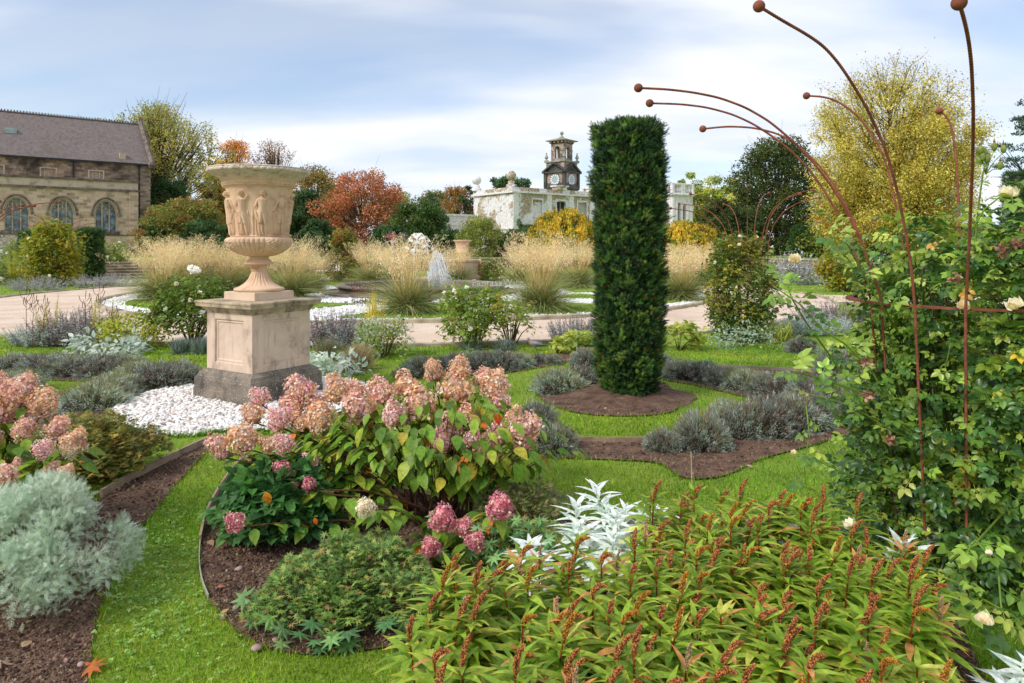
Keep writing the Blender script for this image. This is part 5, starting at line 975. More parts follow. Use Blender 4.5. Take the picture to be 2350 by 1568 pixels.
TL = [(940, 722, 1.0, 'large green tussock with golden plumes directly in front of the fountain'), (1240, 717, 1.0, 'large tussock with golden plumes right of the fountain, left of the big yew'), (1563, 690, .98, 'tussock with upright golden plumes just right of the big yew'), (372, 692, 1.02, 'leftmost big golden tussock of the row beyond the urn'), (440, 684, 1.0, 'golden tussock second from left in the row beyond the urn'), (520, 680, 1.0, 'golden tussock directly behind the white rose bush and the urn'), (600, 676, .95, 'golden tussock hidden behind the urn stem'), (672, 686, 1.0, 'golden tussock just right of the urn stem'), (715, 672, .85, 'golden tussock at the right end of the row beyond the urn'), (850, 658, 1.0, 'golden tussock behind the left side of the fountain'), (905, 650, .9, 'far tussock behind the leafy wire dome'), (1045, 652, .95, 'tussock beyond the water jet near the distant urn'), (1325, 662, 1.0, 'tussock behind, against the left side of the big yew'), (1190, 652, .9, 'far golden tussock right of the distant urn'), (1265, 650, .95, 'far golden tussock in front of the left weeping tree'), (1520, 662, .9, 'far golden tussock in front of the right weeping tree'), (1610, 655, .9, 'far golden tussock left of the middle rose frame'), (800, 648, .85, 'far tussock left of the fountain below the cherry'), (1395, 655, .9, 'far tussock mostly hidden behind the big yew'), (395, 668, .95, 'tussock at the back left of the row, nearest the steps'), (565, 664, .95, 'tussock at the back of the row behind the urn stem')]
for i, (x, y, s, lab) in enumerate(TL):
    p = g(x, y); o = TP[i] if i < 2 else dup(TP[i % 2], (0, 0, 0), 0, 1, lab); o.location = (p[0], p[1], .0); o.rotation_euler = (0, 0, i*1.37); o.scale = (s*1.0, s*1.0, s*(.97+.06*math.sin(i*2.1))); o['label'] = lab; o['group'] = 'feather grass tussocks round the fountain'
# ---------------------------------------------------------------- lavender and other mounds
def mound(name, cat, rx, h, seed, n, cols, wts, L, w, up=.6, tips=None, core=(58, 48, 40), T=None, twigs=True):
    rg = np.random.default_rng(seed); o = E(name, (0, 0, 0), 'x', cat); T = T or (BLADE[0]*np.array([w/L, 1, 1]), BLADE[1])
    a = rg.uniform(0, 6.28, n); u = rg.uniform(-.05, 1, n); ph = np.arcsin(np.clip(u, -1, 1)); lump = 1+.12*np.sin(3*a+seed)+.10*np.sin(5*a+7*u+seed*2)+.06*np.sin(11*a-9*u)
    D = np.c_[np.cos(a)*np.cos(ph), np.sin(a)*np.cos(ph), np.sin(ph)]; rr_ = lump*rg.uniform(.45, 1.0, n)**.5*(1+.10*np.sin(13*a+4*u)*np.sin(11*u+seed)); P = D*np.array([rx, rx*.9, h])*rr_[:, None]; P[:, 2] = np.maximum(P[:, 2], .01)+.0
    k = 260; cen = unit(np.c_[rg.normal(size=(k, 2)), np.abs(rg.normal(size=k))]); gi = np.argmax(D@cen.T, 1); cc = pal(k, cols, wts, .10, rg); C = .45*pal(n, cols, wts, .12, rg)+.55*cc[gi]
    dd = unit(D*[1, 1, .5]+[0, 0, up]+.45*rdir(n, rg)+.5*(cen[gi]-D)); gm = G().scat(T, P-dd*L*.4, fr(dd, D+.5*rdir(n, rg)), rg.uniform(.6, 1.25, n)*L, C*(1.1)); mk('foliage', gm, LEAF if T is not None else LEAF, o)
    if twigs:
        tw_ = G(); cr2 = [(rx*.80*math.cos(t), h*.78*math.sin(t)) for t in np.linspace(0, math.pi/2-.01, 8)]; tw_.lathe(cr2, 16, c=lin(*core)*.7, mod=lambda a, r, z: r*(.12*np.sin(3*a+seed)+.08*np.sin(5*a)))
        for i in range(40): b = rg.uniform(0, 6.28); tl = rg.uniform(.3, 1.35); d = np.array([math.cos(b)*math.sin(tl), math.sin(b)*math.sin(tl), math.cos(tl)]); tw_.tube([d*.02, d*[rx, rx, h]*.92], [.005, .002], 3, lin(*core))
        mk('woody_stems', tw_, WOOD, o)
    if tips:
        m, Lt, ct, wt = tips; a = rg.uniform(0, 6.28, m); q = np.sqrt(rg.uniform(0, 1, m)); P = np.c_[np.cos(a)*rx*q*.9, np.sin(a)*rx*q*.8, h*np.sqrt(np.clip(1-q*q, 0, 1))*.9]; dd = unit(P*[.8, .8, .3]+[0, 0, .9*h]+.12*h*rdir(m, rg)); gm = G().scat((BLADE[0]*np.array([wt/Lt, 1, 1]), BLADE[1]), P, fr(dd, rdir(m, rg)), rg.uniform(.5, 1.2, m)*Lt, pal(m, ct, None, .15, rg)); mk('spent_stalks', gm, DRY, o)
    return o
LC = [lin(160, 174, 158), lin(128, 142, 130), lin(188, 200, 186), lin(136, 112, 98), lin(104, 90, 76)]; LW = [3, 3, 1.6, 2, 1.5]
OLV = [lin(150, 138, 84), lin(130, 112, 78), lin(164, 160, 90)]; BRN = [lin(120, 96, 82), lin(98, 80, 72)]
LP = [mound('lavender_bush', 'lavender', .26, .17, 1, 9500, LC, LW, .028, .0065, .25, (420, .07, OLV, .0035)), mound('lavender_bush', 'lavender', .26, .18, 2, 9500, LC, LW, .028, .0065, .25, (600, .07, BRN, .0035)),
      mound('lavender_bush', 'lavender', .26, .165, 3, 9500, [lin(172, 186, 170), lin(144, 158, 142), lin(196, 206, 190), lin(150, 150, 106)], [3, 3, 2, 1], .028, .0065, .25, (800, .08, [lin(152, 158, 80), lin(130, 132, 70), lin(160, 140, 90)], .004))]
# (x, y base px, scale xy, scale z, prototype, label)
LAV = [(20, 858, 1.5, 1.15, 0, 'lavender at the left edge, in the back row of the left bed'), (88, 862, 1.5, 1.15, 1, 'second lavender from left in the back row of the left bed'), (150, 864, 1.5, 1.2, 0, 'lavender in the middle of the back row of the left bed'), (212, 866, 1.45, 1.15, 1, 'lavender in the left back row, just left of its last bush'), (262, 862, 1.3, 1.1, 0, 'last lavender at the right end of the left back row'),
 (300, 884, 1.3, 1.2, 2, 'lavender joining the back row to the front row near the pebbles'), (350, 893, 1.35, 1.3, 1, 'large lavender with brown tips directly left of the white pebbles'), (398, 884, 1.25, 1.3, 0, 'lavender at the right tip of the left bed, nearest the pedestal'), (240, 910, 1.25, 1.1, 2, 'greenish lavender left of the pebble patch'), (190, 942, 1.3, 1.2, 2, 'large blue green lavender in front, beside the yellowing geranium'), (222, 930, 1.1, 1.2, 0, 'lavender touching the left end of the pebbles'), (12, 905, 1.2, 1.1, 2, 'green topped lavender at the left edge above the left hydrangea'),
 (960, 866, 1.2, 1.15, 0, 'lavender just above the hydrangea heads, left end of the ring'), (1010, 862, 1.0, 1.0, 1, 'second lavender from left behind the hydrangea heads'), (1048, 845, .9, .9, 0, 'small lavender behind the hydrangea, below the white rose bush'), (1105, 850, 1.25, 1.15, 0, 'lavender below the white rose bush in the middle'), (1152, 852, 1.1, 1.1, 1, 'lavender below the pigeon, left one'), (1192, 846, .95, .95, 2, 'lavender below the pigeon, right one'), (1238, 838, .55, .6, 1, 'small lavender between the pigeon and the yew'), (1270, 840, .6, .65, 0, 'tiny lavender just left of the bushes by the yew'),
 (1282, 905, 1.25, 1.25, 2, 'round lavender with green top at the left foot of the big yew'), (1336, 892, 1.0, 1.1, 1, 'brown tipped lavender tucked against the left side of the yew'), (1345, 845, .9, 1.2, 0, 'lavender behind the left side of the yew'), (1528, 862, .9, 1.1, 1, 'lavender behind the right side of the yew foot'),
 (1572, 874, 1.0, 1.1, 0, 'first lavender of the long hedge right of the yew'), (1622, 880, 1.05, 1.1, 1, 'second lavender of the long hedge right of the yew'), (1672, 890, 1.05, 1.1, 0, 'third lavender of the long hedge right of the yew'), (1722, 900, 1.1, 1.1, 2, 'fourth lavender of the long hedge right of the yew'), (1775, 908, 1.15, 1.15, 0, 'fifth lavender of the long hedge right of the yew'), (1820, 918, 1.1, 1.1, 1, 'sixth lavender of the long hedge, nearest the rose frame'), (1880, 935, 1.2, 1.3, 1, 'brown topped lavender behind the trailing rose canes'), (1940, 930, 1.2, 1.2, 0, 'lavender partly hidden by the left side of the near rose'), (1990, 905, 1.2, 1.2, 1, 'lavender hidden behind the near rose, upper one'), (2010, 950, 1.2, 1.3, 0, 'lavender hidden behind the near rose, lower one'),
 (1842, 995, 1.1, 1.25, 0, 'large lavender at the right end of the front row'), (1880, 980, 1.0, 1.2, 1, 'lavender behind the rightmost of the front row'), (1778, 1004, 1.15, 1.3, 1, 'lavender in the front row, second from right'), (1716, 1008, 1.05, 1.2, 0, 'brownish lavender in the middle of the front row'), (1618, 1040, .95, 1.25, 0, 'tall silver lavender alone in the bare soil of the front row'), (1655, 1046, .55, .7, 0, 'small silver lavender at the foot of the tall one'), (1532, 1048, .62, .75, 0, 'small lavender at the left end of the front row'), (1680, 988, .8, 1.0, 2, 'lavender behind the front row, near the lawn ring'),
 (1270, 1048, .85, .95, 0, 'lavender at the right tip of the hydrangea heads, lower one'), (1232, 1010, .85, 1.15, 1, 'dark stalked lavender right behind the pink hydrangea heads'),
 (1848, 812, .95, 1.1, 1, 'round lavender on the lawn below the white artemisia on the right'), (1935, 862, 1.2, 1.4, 1, 'dark lavender behind the left canes of the near rose'), (1370, 830, .6, .7, 1, 'small lavender on the far left side of the yew')]
used_l = [False]*3
for i, (x, y, sx, sz, k, lab) in enumerate(LAV):
    p = g(x, y); p = p+np.array([0, .16, 0]); loc = (p[0], p[1], .0); sz = sz*(1.12 if y > 935 and x > 1200 else .98)
    if not used_l[k]: o = LP[k]; used_l[k] = True; o.location = loc; o.rotation_euler = (0, 0, i*1.7); o.scale = (sx, sx, sz*1.12); o['label'] = lab
    else: o = dup(LP[k], loc, i*1.7, (sx*1.0, sx, sz*1.12), lab)
    o['group'] = 'lavender bushes edging the beds'
# festuca tufts, tawny tuft, silver mounds
def tuft(label, x, y, R, h, cols, n=900, w=.005, seed=0, cat='grass tuft'):
    rg = np.random.default_rng(seed+500); p = g(x, y); o = E('grass_tuft', (p[0], p[1]+R*.3, 0), label, cat, group='small grass tufts'); a = rg.uniform(0, 6.28, n); tl = np.abs(rg.normal(0, .62, n)); D = np.c_[np.cos(a)*np.sin(tl), np.sin(a)*np.sin(tl), np.cos(tl)]
    mk('leaves', G().scat(bladeC(3, .5, w/h), np.c_[np.cos(a), np.sin(a), np.zeros(n)]*[R*.18, R*.18, 0], fr(D, D*[1, 1, 0]+[0, 0, .4]+.2*rdir(n, rg)), rg.uniform(.55, 1.1, n)*h, pal(n, cols, None, .14, rg)), DRY, o); return o
FG = [lin(120, 136, 124), lin(150, 164, 150), lin(104, 116, 100)]
tuft('blue grey grass tuft left of the urn pedestal, left one', 408, 815, .35, .26, FG, seed=1); tuft('blue grey grass tuft touching the left of the urn pedestal', 458, 815, .4, .28, FG, seed=2)
tuft('round tawny straw coloured grass tuft right of the pedestal', 818, 852, .36, .36, [lin(186, 160, 116), lin(160, 140, 104), lin(206, 182, 140), lin(146, 140, 96)], 1400, .004, 3); tuft('dull green grass tuft right behind the pedestal', 745, 832, .3, .36, [lin(130, 134, 92), lin(150, 140, 112)], 700, .005, 4)
tuft('blue grey grass tuft under the white rose bush', 1082, 806, .45, .22, FG, 900, seed=5); tuft('blue grey grass tuft under the right of the white rose bush', 1160, 808, .4, .20, FG, 900, seed=6); tuft('arching pale green grass at the right foot of the middle rose', 1800, 790, .4, .4, [lin(150, 170, 70), lin(190, 190, 90)], 220, .012, 7)
tuft('thin grass tuft at the top of the soil mound by the yew', 1400, 887, .12, .10, [lin(140, 176, 50)], 200, .004, 8)
SIL = [lin(200, 206, 200), lin(170, 180, 172), lin(216, 220, 214), lin(140, 150, 136)]; PRV = [lin(132, 118, 122), lin(160, 150, 154), lin(110, 92, 94), lin(180, 176, 176)]
def bush(name, cat, label, x, y, w, h, n, cols, wts, T, L, seed, stems=14, up=.4, group=None, sc=(90, 70, 48), flowers=None, lo=.12, depth=.8, mat_=None, Y=None, z=0.0, twist=.8, hole=.45):
    rg = np.random.default_rng(seed+900); p = g(x, y) if Y is None else at(x, 569, Y); R = w/2; o = E(name, (p[0], p[1]+(R*depth*.5 if Y is None else 0), z), label, cat, group=group)
    nc = max(10, n//38); a = rg.uniform(0, 6.28, nc); hh = rg.uniform(lo, .96, nc); prof_ = np.sin(np.pi*np.clip(hh*.80+.14, 0, 1))**.6; q = rg.uniform(.25, 1, nc)**.5; cen = np.c_[np.cos(a)*R*prof_*q, np.sin(a)*R*depth*prof_*q, hh*h]
    st_ = G()
    for i in range(min(stems, nc)):
        e = cen[i]; b = np.array([e[0]*.15, e[1]*.15, 0]); st_.tube([b, b*.5+e*.5+[0, 0, h*.08], e], [.012*h+.003, .008*h+.002, .003], 4, lin(*sc))
    idx = rg.integers(0, nc, n); pos = cen[idx]+rg.normal(size=(n, 3))*R*.16; pos[:, 2] = np.maximum(pos[:, 2], .02); out_ = unit(pos*[1, 1, .3]); d = unit(out_*.7+[0, 0, up-.3]+twist*rdir(n, rg)); nr = unit(out_*.6+[0, 0, .9]+.5*rdir(n, rg))
    cc = pal(nc, cols, wts, .06, rg); C = .45*cc[idx]+.55*pal(n, cols, wts, .12, rg); mk('leaves', G().scat(T, pos, fr(d, nr), rg.uniform(.6, 1.2, n)*L, C), mat_ or LEAF, o); mk('stems', st_, WOOD, o)
    if flowers:
        nf, fs, fc = flowers; k = rg.integers(0, nc, nf)
        for i in range(nf):
            d = unit(cen[k[i]]*[1, 1, .3]+[0, -.3, .25]); pf = cen[k[i]]+d*R*.26; f = link('bloom', BLOOMS[i % 3], None, o, loc=pf, scale=fs*rg.uniform(.75, 1.2)); f.rotation_euler = Vector(d+.3*rdir(1, rg)[0]).to_track_quat('Z', 'Y').to_euler()
    return o
def bloom(seed, c, tip, n=16, openf=.8):
    rg = np.random.default_rng(seed); gm = G(); LT2 = leafT(1.25, 4, -.45*1, -.12, .8)
    for i in range(n):
        t = i/(n-1); a = i*2.4; el_ = 1.35-openf*1.2*t; d = np.array([[math.cos(a)*math.cos(el_), math.sin(a)*math.cos(el_), math.sin(el_)]]); gm.scat(LT2, d*.08, fr(d, np.array([[-math.cos(a)*math.sin(el_), -math.sin(a)*math.sin(el_), math.cos(el_)]])), .62+.38*t, (c if i % 3 else tip))
    gm.ball((0, 0, .16), .12, 6, lin(206, 170, 70)*.8); me = mesh('bloom', gm, True); me.materials.append(PETAL); return me
BLOOMS = [bloom(1, lin(250, 248, 240), lin(250, 244, 224)), bloom(2, lin(248, 244, 232), lin(244, 232, 200)), bloom(3, lin(252, 250, 246), lin(250, 246, 236), 9, 1.1)]
CREAM = [bloom(4, lin(248, 236, 206), lin(240, 218, 170), 20, .55), bloom(5, lin(250, 242, 220), lin(246, 226, 182), 18, .7)]
RG1 = [lin(104, 130, 50), lin(132, 152, 60), lin(84, 110, 46), lin(150, 130, 56)]; SR = (TRI[0], TRI[1]); THIN = leafT(.22, 3, .2, .1); OV = leafT(.5, 3, .2, .15)
bush('rose_bush', 'rose bush', 'white flowering rose bush left of the urn pedestal', 425, 795, 1.25, .98, 2600, RG1, [3, 2, 3, 1], SR, .10, 1, 16, flowers=(12, .05, None), lo=.3, group='white rose bushes')
hs = E('phlox', tuple(g(417, 795)+[0, .4, 0]), 'tall stem with a white flower cluster above the left white rose bush', 'flower'); rg = np.random.default_rng(3); tz = 1.6-(622-569)*11.3/F; gm = G().tube([(0, 0, 0), (.02, 0, tz*.6), (-.02, 0, tz)], [.01, .008, .004], 5, lin(110, 140, 50)); mk('stem', gm, LEAF, hs)
for i in range(9): link('bloom', BLOOMS[2], None, hs, loc=(rg.normal(0, .06), rg.normal(0, .05), tz+rg.normal(0, .06)), scale=.055, rot=(rg.normal(1.2, .4), 0, rg.normal(0, .6)))
bush('rose_bush', 'rose bush', 'open white rose bush with yellowing tips in the middle, left of the pigeon', 1088, 802, 1.15, .92, 2000, [lin(122, 148, 56), lin(150, 168, 70), lin(96, 122, 48), lin(196, 170, 60)], [3, 2, 2, .8], SR, .085, 2, 22, flowers=(12, .045, None), lo=.3, group='white rose bushes'); bush('rose_bush', 'rose bush', 'sparse twiggy rose bush leaning right above the pigeon', 1172, 800, .8, .70, 520, [lin(130, 150, 60), lin(160, 166, 74)], None, SR, .075, 3, 16, lo=.4, flowers=(3, .04, None), group='white rose bushes')
def spires(label, x, y, w, h, n, cols, stalk, seed, name='perovskia', cat='perennial', wd=.012, group='silver and purple perennials'):
    rg = np.random.default_rng(seed+70); p = g(x, y); o = E(name, (p[0], p[1]+w*.35, 0), label, cat, group=group); st_, lf = G(), G()
    for i in range(int(n*1.7)):
        a = rg.uniform(0, 6.28); q = math.sqrt(rg.uniform()); b = np.array([math.cos(a)*q*w*.42, math.sin(a)*q*w*.25, 0]); H = h*rg.uniform(.6, 1.05)*(1-.3*q*q); d = np.array([b[0]*.5+rg.normal()*.05, b[1]*.5, H]); st_.tube([b, b+d*.5, b+d], [.004, .003, .0015], 3, lin(*stalk))
        m = 50; s = rg.uniform(.08, 1, m)[:, None]; dr = unit(rg.normal(size=(m, 3))*[1, 1, .4]+[0, 0, .5]); lf.scat(THIN, b+d*s, fr(dr, rdir(m, rg)), rg.uniform(.03, .075, m)*(1.25-.7*s[:, 0]), pal(m, cols, None, .14, rg))
    mk('stems', st_, DRY, o); mk('leaves', lf, LEAF, o); return o
spires('grey purple leafy clump on the left before the path', 118, 800, 1.1, .62, 80, PRV+SIL[:1], (110, 84, 80), 1); spires('silver and purple clump in the middle of the left border', 180, 802, 1.2, .66, 90, PRV+SIL[:2], (116, 90, 84), 2); spires('low silver leaved clump at the left edge of the border', 60, 800, .9, .38, 60, SIL, (150, 150, 140), 3, 'artemisia')
spires('purple grey clump directly right of the pedestal', 750, 806, .95, .66, 80, PRV, (104, 80, 78), 4); spires('silver leaved clump right of the purple one by the pedestal', 800, 808, 1.0, .55, 80, SIL+PRV[:1], (140, 130, 124), 5, 'artemisia'); spires('silver purple clump just left of the big yew', 1318, 800, .75, .55, 70, PRV+SIL[:2], (116, 92, 90), 6)
spires('white silvery clump on the right lawn behind the rose canes', 1890, 775, 1.3, .40, 110, SIL, (160, 160, 150), 7, 'artemisia'); spires('grey purple clump behind the silvery one on the right lawn', 1930, 758, 1.3, .62, 80, PRV, (116, 96, 92), 8); spires('silver clump in the far left border under the yellow rose', 50, 670, 2.2, .6, 90, SIL+PRV, (150, 140, 140), 9); spires('silver clump right of the far yellow rose', 190, 662, 1.4, .6, 60, SIL+PRV, (150, 140, 140), 10); spires('wide silver clump at the foot of the left clipped yew', 245, 660, 2.0, .6, 90, SIL+PRV[:1], (150, 140, 140), 11)
bush('bergenia', 'perennial', 'yellow green leafy clump at the foot of the silver one left of the yew', 1322, 812, .6, .28, 320, [lin(176, 186, 84), lin(140, 160, 64), lin(200, 200, 110)], None, ROUND, .10, 11, 4, lo=.1); bush('bergenia', 'perennial', 'yellow green leafy clump just right of the big yew', 1562, 806, .62, .42, 340, [lin(166, 176, 76), lin(130, 150, 60), lin(196, 196, 104)], None, ROUND, .10, 12, 6, lo=.1)
bush('perennial_clump', 'perennial', 'green and yellow leafy clump with silver tips right of the pedestal', 878, 822, .85, .52, 1700, [lin(120, 140, 60), lin(170, 170, 60), lin(190, 200, 190)], [3, 2, 1.5], OV, .06, 13, 10, lo=.08); bush('perennial_clump', 'perennial', 'yellow green leafy clump at the right end of the left border', 272, 806, 1.1, .50, 1500, [lin(170, 180, 56), lin(140, 150, 50), lin(196, 190, 70)], None, OV, .07, 14, 10, lo=.08)
bush('lamb_ears', 'perennial', 'flat mat of pale silvery ear shaped leaves right of the pedestal', 760, 862, .9, .15, 520, [lin(196, 208, 192), lin(164, 182, 160), lin(216, 222, 210)], None, OV, .11, 15, 2, lo=.1); bush('lamb_ears', 'perennial', 'pale silvery mat of leaves below the left border', 232, 818, 1.1, .18, 420, [lin(180, 192, 176), lin(206, 212, 200)], None, OV, .12, 16, 2, lo=.1); bush('lamb_ears', 'perennial', 'small grey green mat at the foot of the middle rose', 1730, 800, 1.2, .24, 700, [lin(146, 166, 140), lin(170, 186, 164)], None, OV, .06, 17, 4, lo=.1)
def goldenrod(label, x, y, h, n, seed):
    rg = np.random.default_rng(seed+30); p = g(x, y); o = E('goldenrod', (p[0], p[1], 0), label, 'perennial', group='yellow spires in the borders'); st_, lf = G(), G()
    for i in range(n):
        b = np.array([rg.normal(0, .12), rg.normal(0, .08), 0]); d = np.array([rg.normal(0, .08), rg.normal(0, .05), h*rg.uniform(.7, 1.05)]); st_.tube([b, b+d], [.006, .003], 4, lin(170, 160, 60)); m = 46; s = np.linspace(.35, 1, m)[:, None]; a = np.arange(m)*2.4; dr = unit(np.c_[np.cos(a), np.sin(a), np.full(m, .5)]); lf.scat(THIN, b+d*s, fr(dr, np.tile([0, 0, 1.], (m, 1))+.2*rdir(m, rg)), .12*(1.3-s[:, 0]), pal(m, [lin(214, 206, 60), lin(196, 200, 70), lin(230, 200, 50)], None, .1, rg))
    mk('stems', st_, LEAF, o); mk('leaves', lf, LEAF, o)
goldenrod('bright yellow green feathery clump before the fountain tussock', 862, 760, .75, 12, 1); goldenrod('yellow leaved spires rising left of the white rose bush', 236, 795, .85, 5, 2); goldenrod('single yellow green spire in the left border', 124, 795, .95, 2, 3); goldenrod('yellow spires at the left of the silver clump', 90, 795, .85, 3, 4); goldenrod('yellow feathery clump in the far left border', 30, 655, 1.6, 16, 5)
def stalks(label, pts, seed, col=(110, 62, 46)):
    rg = np.random.default_rng(seed+10); x0, y0 = pts[0][:2]; p = g(x0, y0); o = E('dead_stalks', (p[0], p[1], 0), label, 'dead stalks', group='brown dead flower stalks'); gm = G()
    for (x, yb, yt) in pts:
        q = g(x, yb)-p; h = EYE-(yt-HZ)*(p[1]+q[1])/F; gm.tube([q, q+[0, 0, h*.6], q+[rg.normal()*.02, 0, h*.95]], [.006, .005, .003], 4, lin(*col))
        for k in range(7): a = k*2.4; s = h*(.72+.05*k); b = q+[0, 0, s]; e = b+np.array([math.cos(a)*.10, math.sin(a)*.06, .14]); gm.tube([b, (b+e)/2+[math.cos(a)*.03, 0, -.01], e], [.003, .005, .006], 3, lin(*col))
    mk('stalks', gm, DRY, o)
stalks('brown dead stalks standing above the left border on the left', [(60, 795, 680), (75, 800, 695), (100, 798, 700)], 1); stalks('brown dead stalks above the middle of the left border', [(196, 798, 690), (228, 795, 672), (258, 800, 718)], 2); stalks('brown dead stalks before the fountain step', [(808+6*i, 705, 655+7*(i % 3)) for i in range(11)], 3)
# climbing roses on frames
YG = [lin(150, 156, 46), lin(176, 166, 50), lin(110, 130, 48), lin(190, 150, 50)]
bush('climbing_rose', 'rose', 'yellowing climbing rose on a frame in the far left border', 122, 662, 2.1, 2.55, 5200, YG, [3, 2, 3, 1], SR, .17, 21, 10, Y=28.5, flowers=(8, .10, None), lo=.02, hole=.3, group='climbing roses on frames')
bush('climbing_rose', 'rose', 'green and yellow climbing rose on the middle rusty frame right of the yew', 1708, 785, 1.12, 1.78, 5600, [lin(96, 122, 52), lin(124, 144, 60), lin(78, 104, 48), lin(184, 164, 50), lin(150, 110, 66)], [3, 3, 3, 1.4, .6], SR, .085, 22, 16, flowers=(7, .05, None), lo=.05, group='climbing roses on frames')
bush('climbing_rose', 'rose', 'tall narrow climbing rose beyond the fountain below the cherry', 786, 655, 1.5, 2.3, 2600, [lin(130, 134, 50), lin(160, 150, 60), lin(100, 116, 50), lin(150, 100, 56)], None, SR, .17, 23, 8, Y=31, lo=.02, group='climbing roses on frames')
bush('garden_shrub', 'shrub', 'green shrub beyond the fountain right of the distant urn', 1130, 640, 1.1, .9, 1500, [lin(100, 124, 56), lin(140, 140, 60)], None, SR, .13, 24, 6, Y=31, lo=.05); bush('garden_shrub', 'shrub', 'reddish green shrub left of the green one beyond the fountain', 1095, 640, .9, .85, 1200, [lin(150, 130, 70), lin(170, 120, 76), lin(110, 124, 60)], None, SR, .13, 25, 6, Y=32.5, lo=.05)
bush('climbing_rose', 'rose', 'yellow flecked climbing rose on the far right beyond the path', 1935, 690, 1.6, 1.9, 2600, YG+[lin(90, 110, 50)], None, SR, .16, 26, 8, Y=25, lo=.02, group='climbing roses on frames')
for (x, y, w, h, lab, s_) in [(5, 655, 2.6, 1.0, 'white flowering shrub at the far left edge', 1), (250, 602, 2.2, .9, 'white flowering plants on the terrace behind the left clipped yew', 2), (70, 605, 2.4, 1.0, 'white roses growing on the terrace behind the yellow rose', 3)]: bush('garden_shrub', 'shrub', lab, x, y, w, h, 1600, [lin(110, 134, 62), lin(150, 156, 70)], None, SR, .16, 40+s_, 6, Y=37 if s_ > 1 else 30, z=TZ if s_ > 1 else 0, flowers=(16, .10, None), lo=.05)
for (x, w, lab, s_) in [(1800, 3, 'silver grey border clump beyond the right path, left one', 1), (1870, 3, 'silver grey border clump beyond the right path, middle one', 2), (2000, 3.2, 'silver grey border clump beyond the right path, right one', 3), (30, 3, 'silver shrub on the terrace before the church at the left edge', 4)]: bush('border_clump', 'shrub', lab, x, 650, w, 1.0 if s_ < 4 else 1.3, 1700, SIL+PRV, None, OV, .13, 60+s_, 6, Y=30 if s_ < 4 else 40, z=0 if s_ < 4 else TZ, lo=.05)
# rusty rose frames
RUST = stonemat('rusty_steel', lin(124, 66, 46), lin(84, 44, 34), lin(152, 86, 62), None, 14, .7)
def rod(name, P, r, parent, ball=None, br=.02, ridges=True, label=None):
    P = np.asarray(P, float); m = len(P); u = np.r_[0, np.cumsum(np.linalg.norm(np.diff(P, axis=0), axis=1))]; n = int(u[-1]/(.0045 if ridges else .05))+2; s = np.linspace(0, u[-1], n)
    # smooth Catmull resample
    Q = np.stack([np.interp(s, u, P[:, k]) for k in range(3)], -1); w = max(3, int(n/(m*1.1))); ker = np.hanning(w+2)[1:-1]; ker /= ker.sum()
    for k in range(3): pad = np.r_[np.full(w, Q[0, k])+(np.arange(-w, 0))*(Q[1, k]-Q[0, k]), Q[:, k], np.full(w, Q[-1, k])+(np.arange(1, w+1))*(Q[-1, k]-Q[-2, k])]; Q[:, k] = np.convolve(pad, ker, 'same')[w:-w]
    R = r*(1+.16*((np.arange(n) % 3) == 0)) if ridges else r; gm = G().tube(Q, R, 8 if ridges else 5); o = mk(name, gm, RUST, parent, True)
    if ball: mk('ball_tip', G().ball(Q[-1], br, 20), RUST, o, True)
    return Q
nf = E('rod_sculpture', (2.36, 3.5, 0), 'near rusty steel rose frame of curving ribbed rods ending in balls', 'rose frame')
def rodpx(px_, Yb, Yt, rz=.0058, br=.023):
    px_ = px_[::-1]; m = len(px_); u = np.r_[0, np.cumsum(np.hypot(*np.diff(np.array(px_, float), axis=0).T))]; u /= u[-1]
    P = [at(x, y, Yb+(Yt-Yb)*s**1.4) for (x, y), s in zip(px_, u)]; b = P[0].copy(); b2 = np.array([2.36+(b[0]-2.36)*.8, 3.5+(b[1]-3.5)*.8, 0]); P = [b2, b2*.5+np.array(b)*.5]+P
    P = [p-np.array([2.36, 3.5, 0]) for p in P]; rod('rod', P, rz, nf, True, br)
rodpx([(1741, 14), (1800, 50), (1845, 75), (1890, 105), (1925, 145), (1955, 190), (1985, 240), (2015, 300), (2040, 365), (2062, 450), (2080, 540), (2092, 620), (2100, 706)], 3.09, 2.6)
rodpx([(1465, 202), (1530, 205), (1590, 212), (1650, 224), (1710, 246), (1765, 278), (1815, 320), (1860, 365), (1900, 415), (1935, 470), (1965, 530), (1990, 590), (2010, 645), (2022, 690)], 3.5, 3.5)
rodpx([(1491, 237), (1560, 239), (1620, 246), (1680, 262), (1730, 285), (1780, 318), (1820, 350), (1862, 395), (1900, 450), (1932, 510), (1958, 570), (1980, 630), (1998, 682)], 3.7, 3.9)
rodpx([(1613, 296), (1670, 290), (1730, 293), (1790, 308), (1840, 340), (1890, 390), (1930, 450), (1965, 520), (1990, 600), (2015, 660)], 3.95, 4.4)
rodpx([(1851, 220), (1895, 222), (1930, 236), (1968, 265), (2000, 305), (2025, 350), (2040, 400), (2062, 500), (2080, 600), (2098, 668)], 4.0, 4.4)
rodpx([(2156, 254), (2172, 262), (2184, 290), (2192, 340), (2198, 420), (2201, 500), (2202, 600), (2200, 666)], 4.05, 4.4)
rodpx([(2201, 6), (2212, 40), (2223, 90), (2230, 150), (2234, 250), (2233, 350), (2229, 450), (2225, 550), (2220, 640), (2216, 712)], 2.96, 2.1)
rodpx([(2500, 180), (2450, 230), (2400, 320), (2366, 400), (2352, 460), (2346, 540), (2342, 620), (2338, 680)], 3.6, 3.9)
a = np.linspace(0, 2*math.pi, 97); rgm = G(); sec = [(.56, 1.324), (.60, 1.324), (.60, 1.333), (.56, 1.333)]; rgm.lathe([(.545, 1.322), (.585, 1.322), (.585, 1.332), (.545, 1.332), (.545, 1.322)], 96); mk('ring', rgm, RUST, nf)
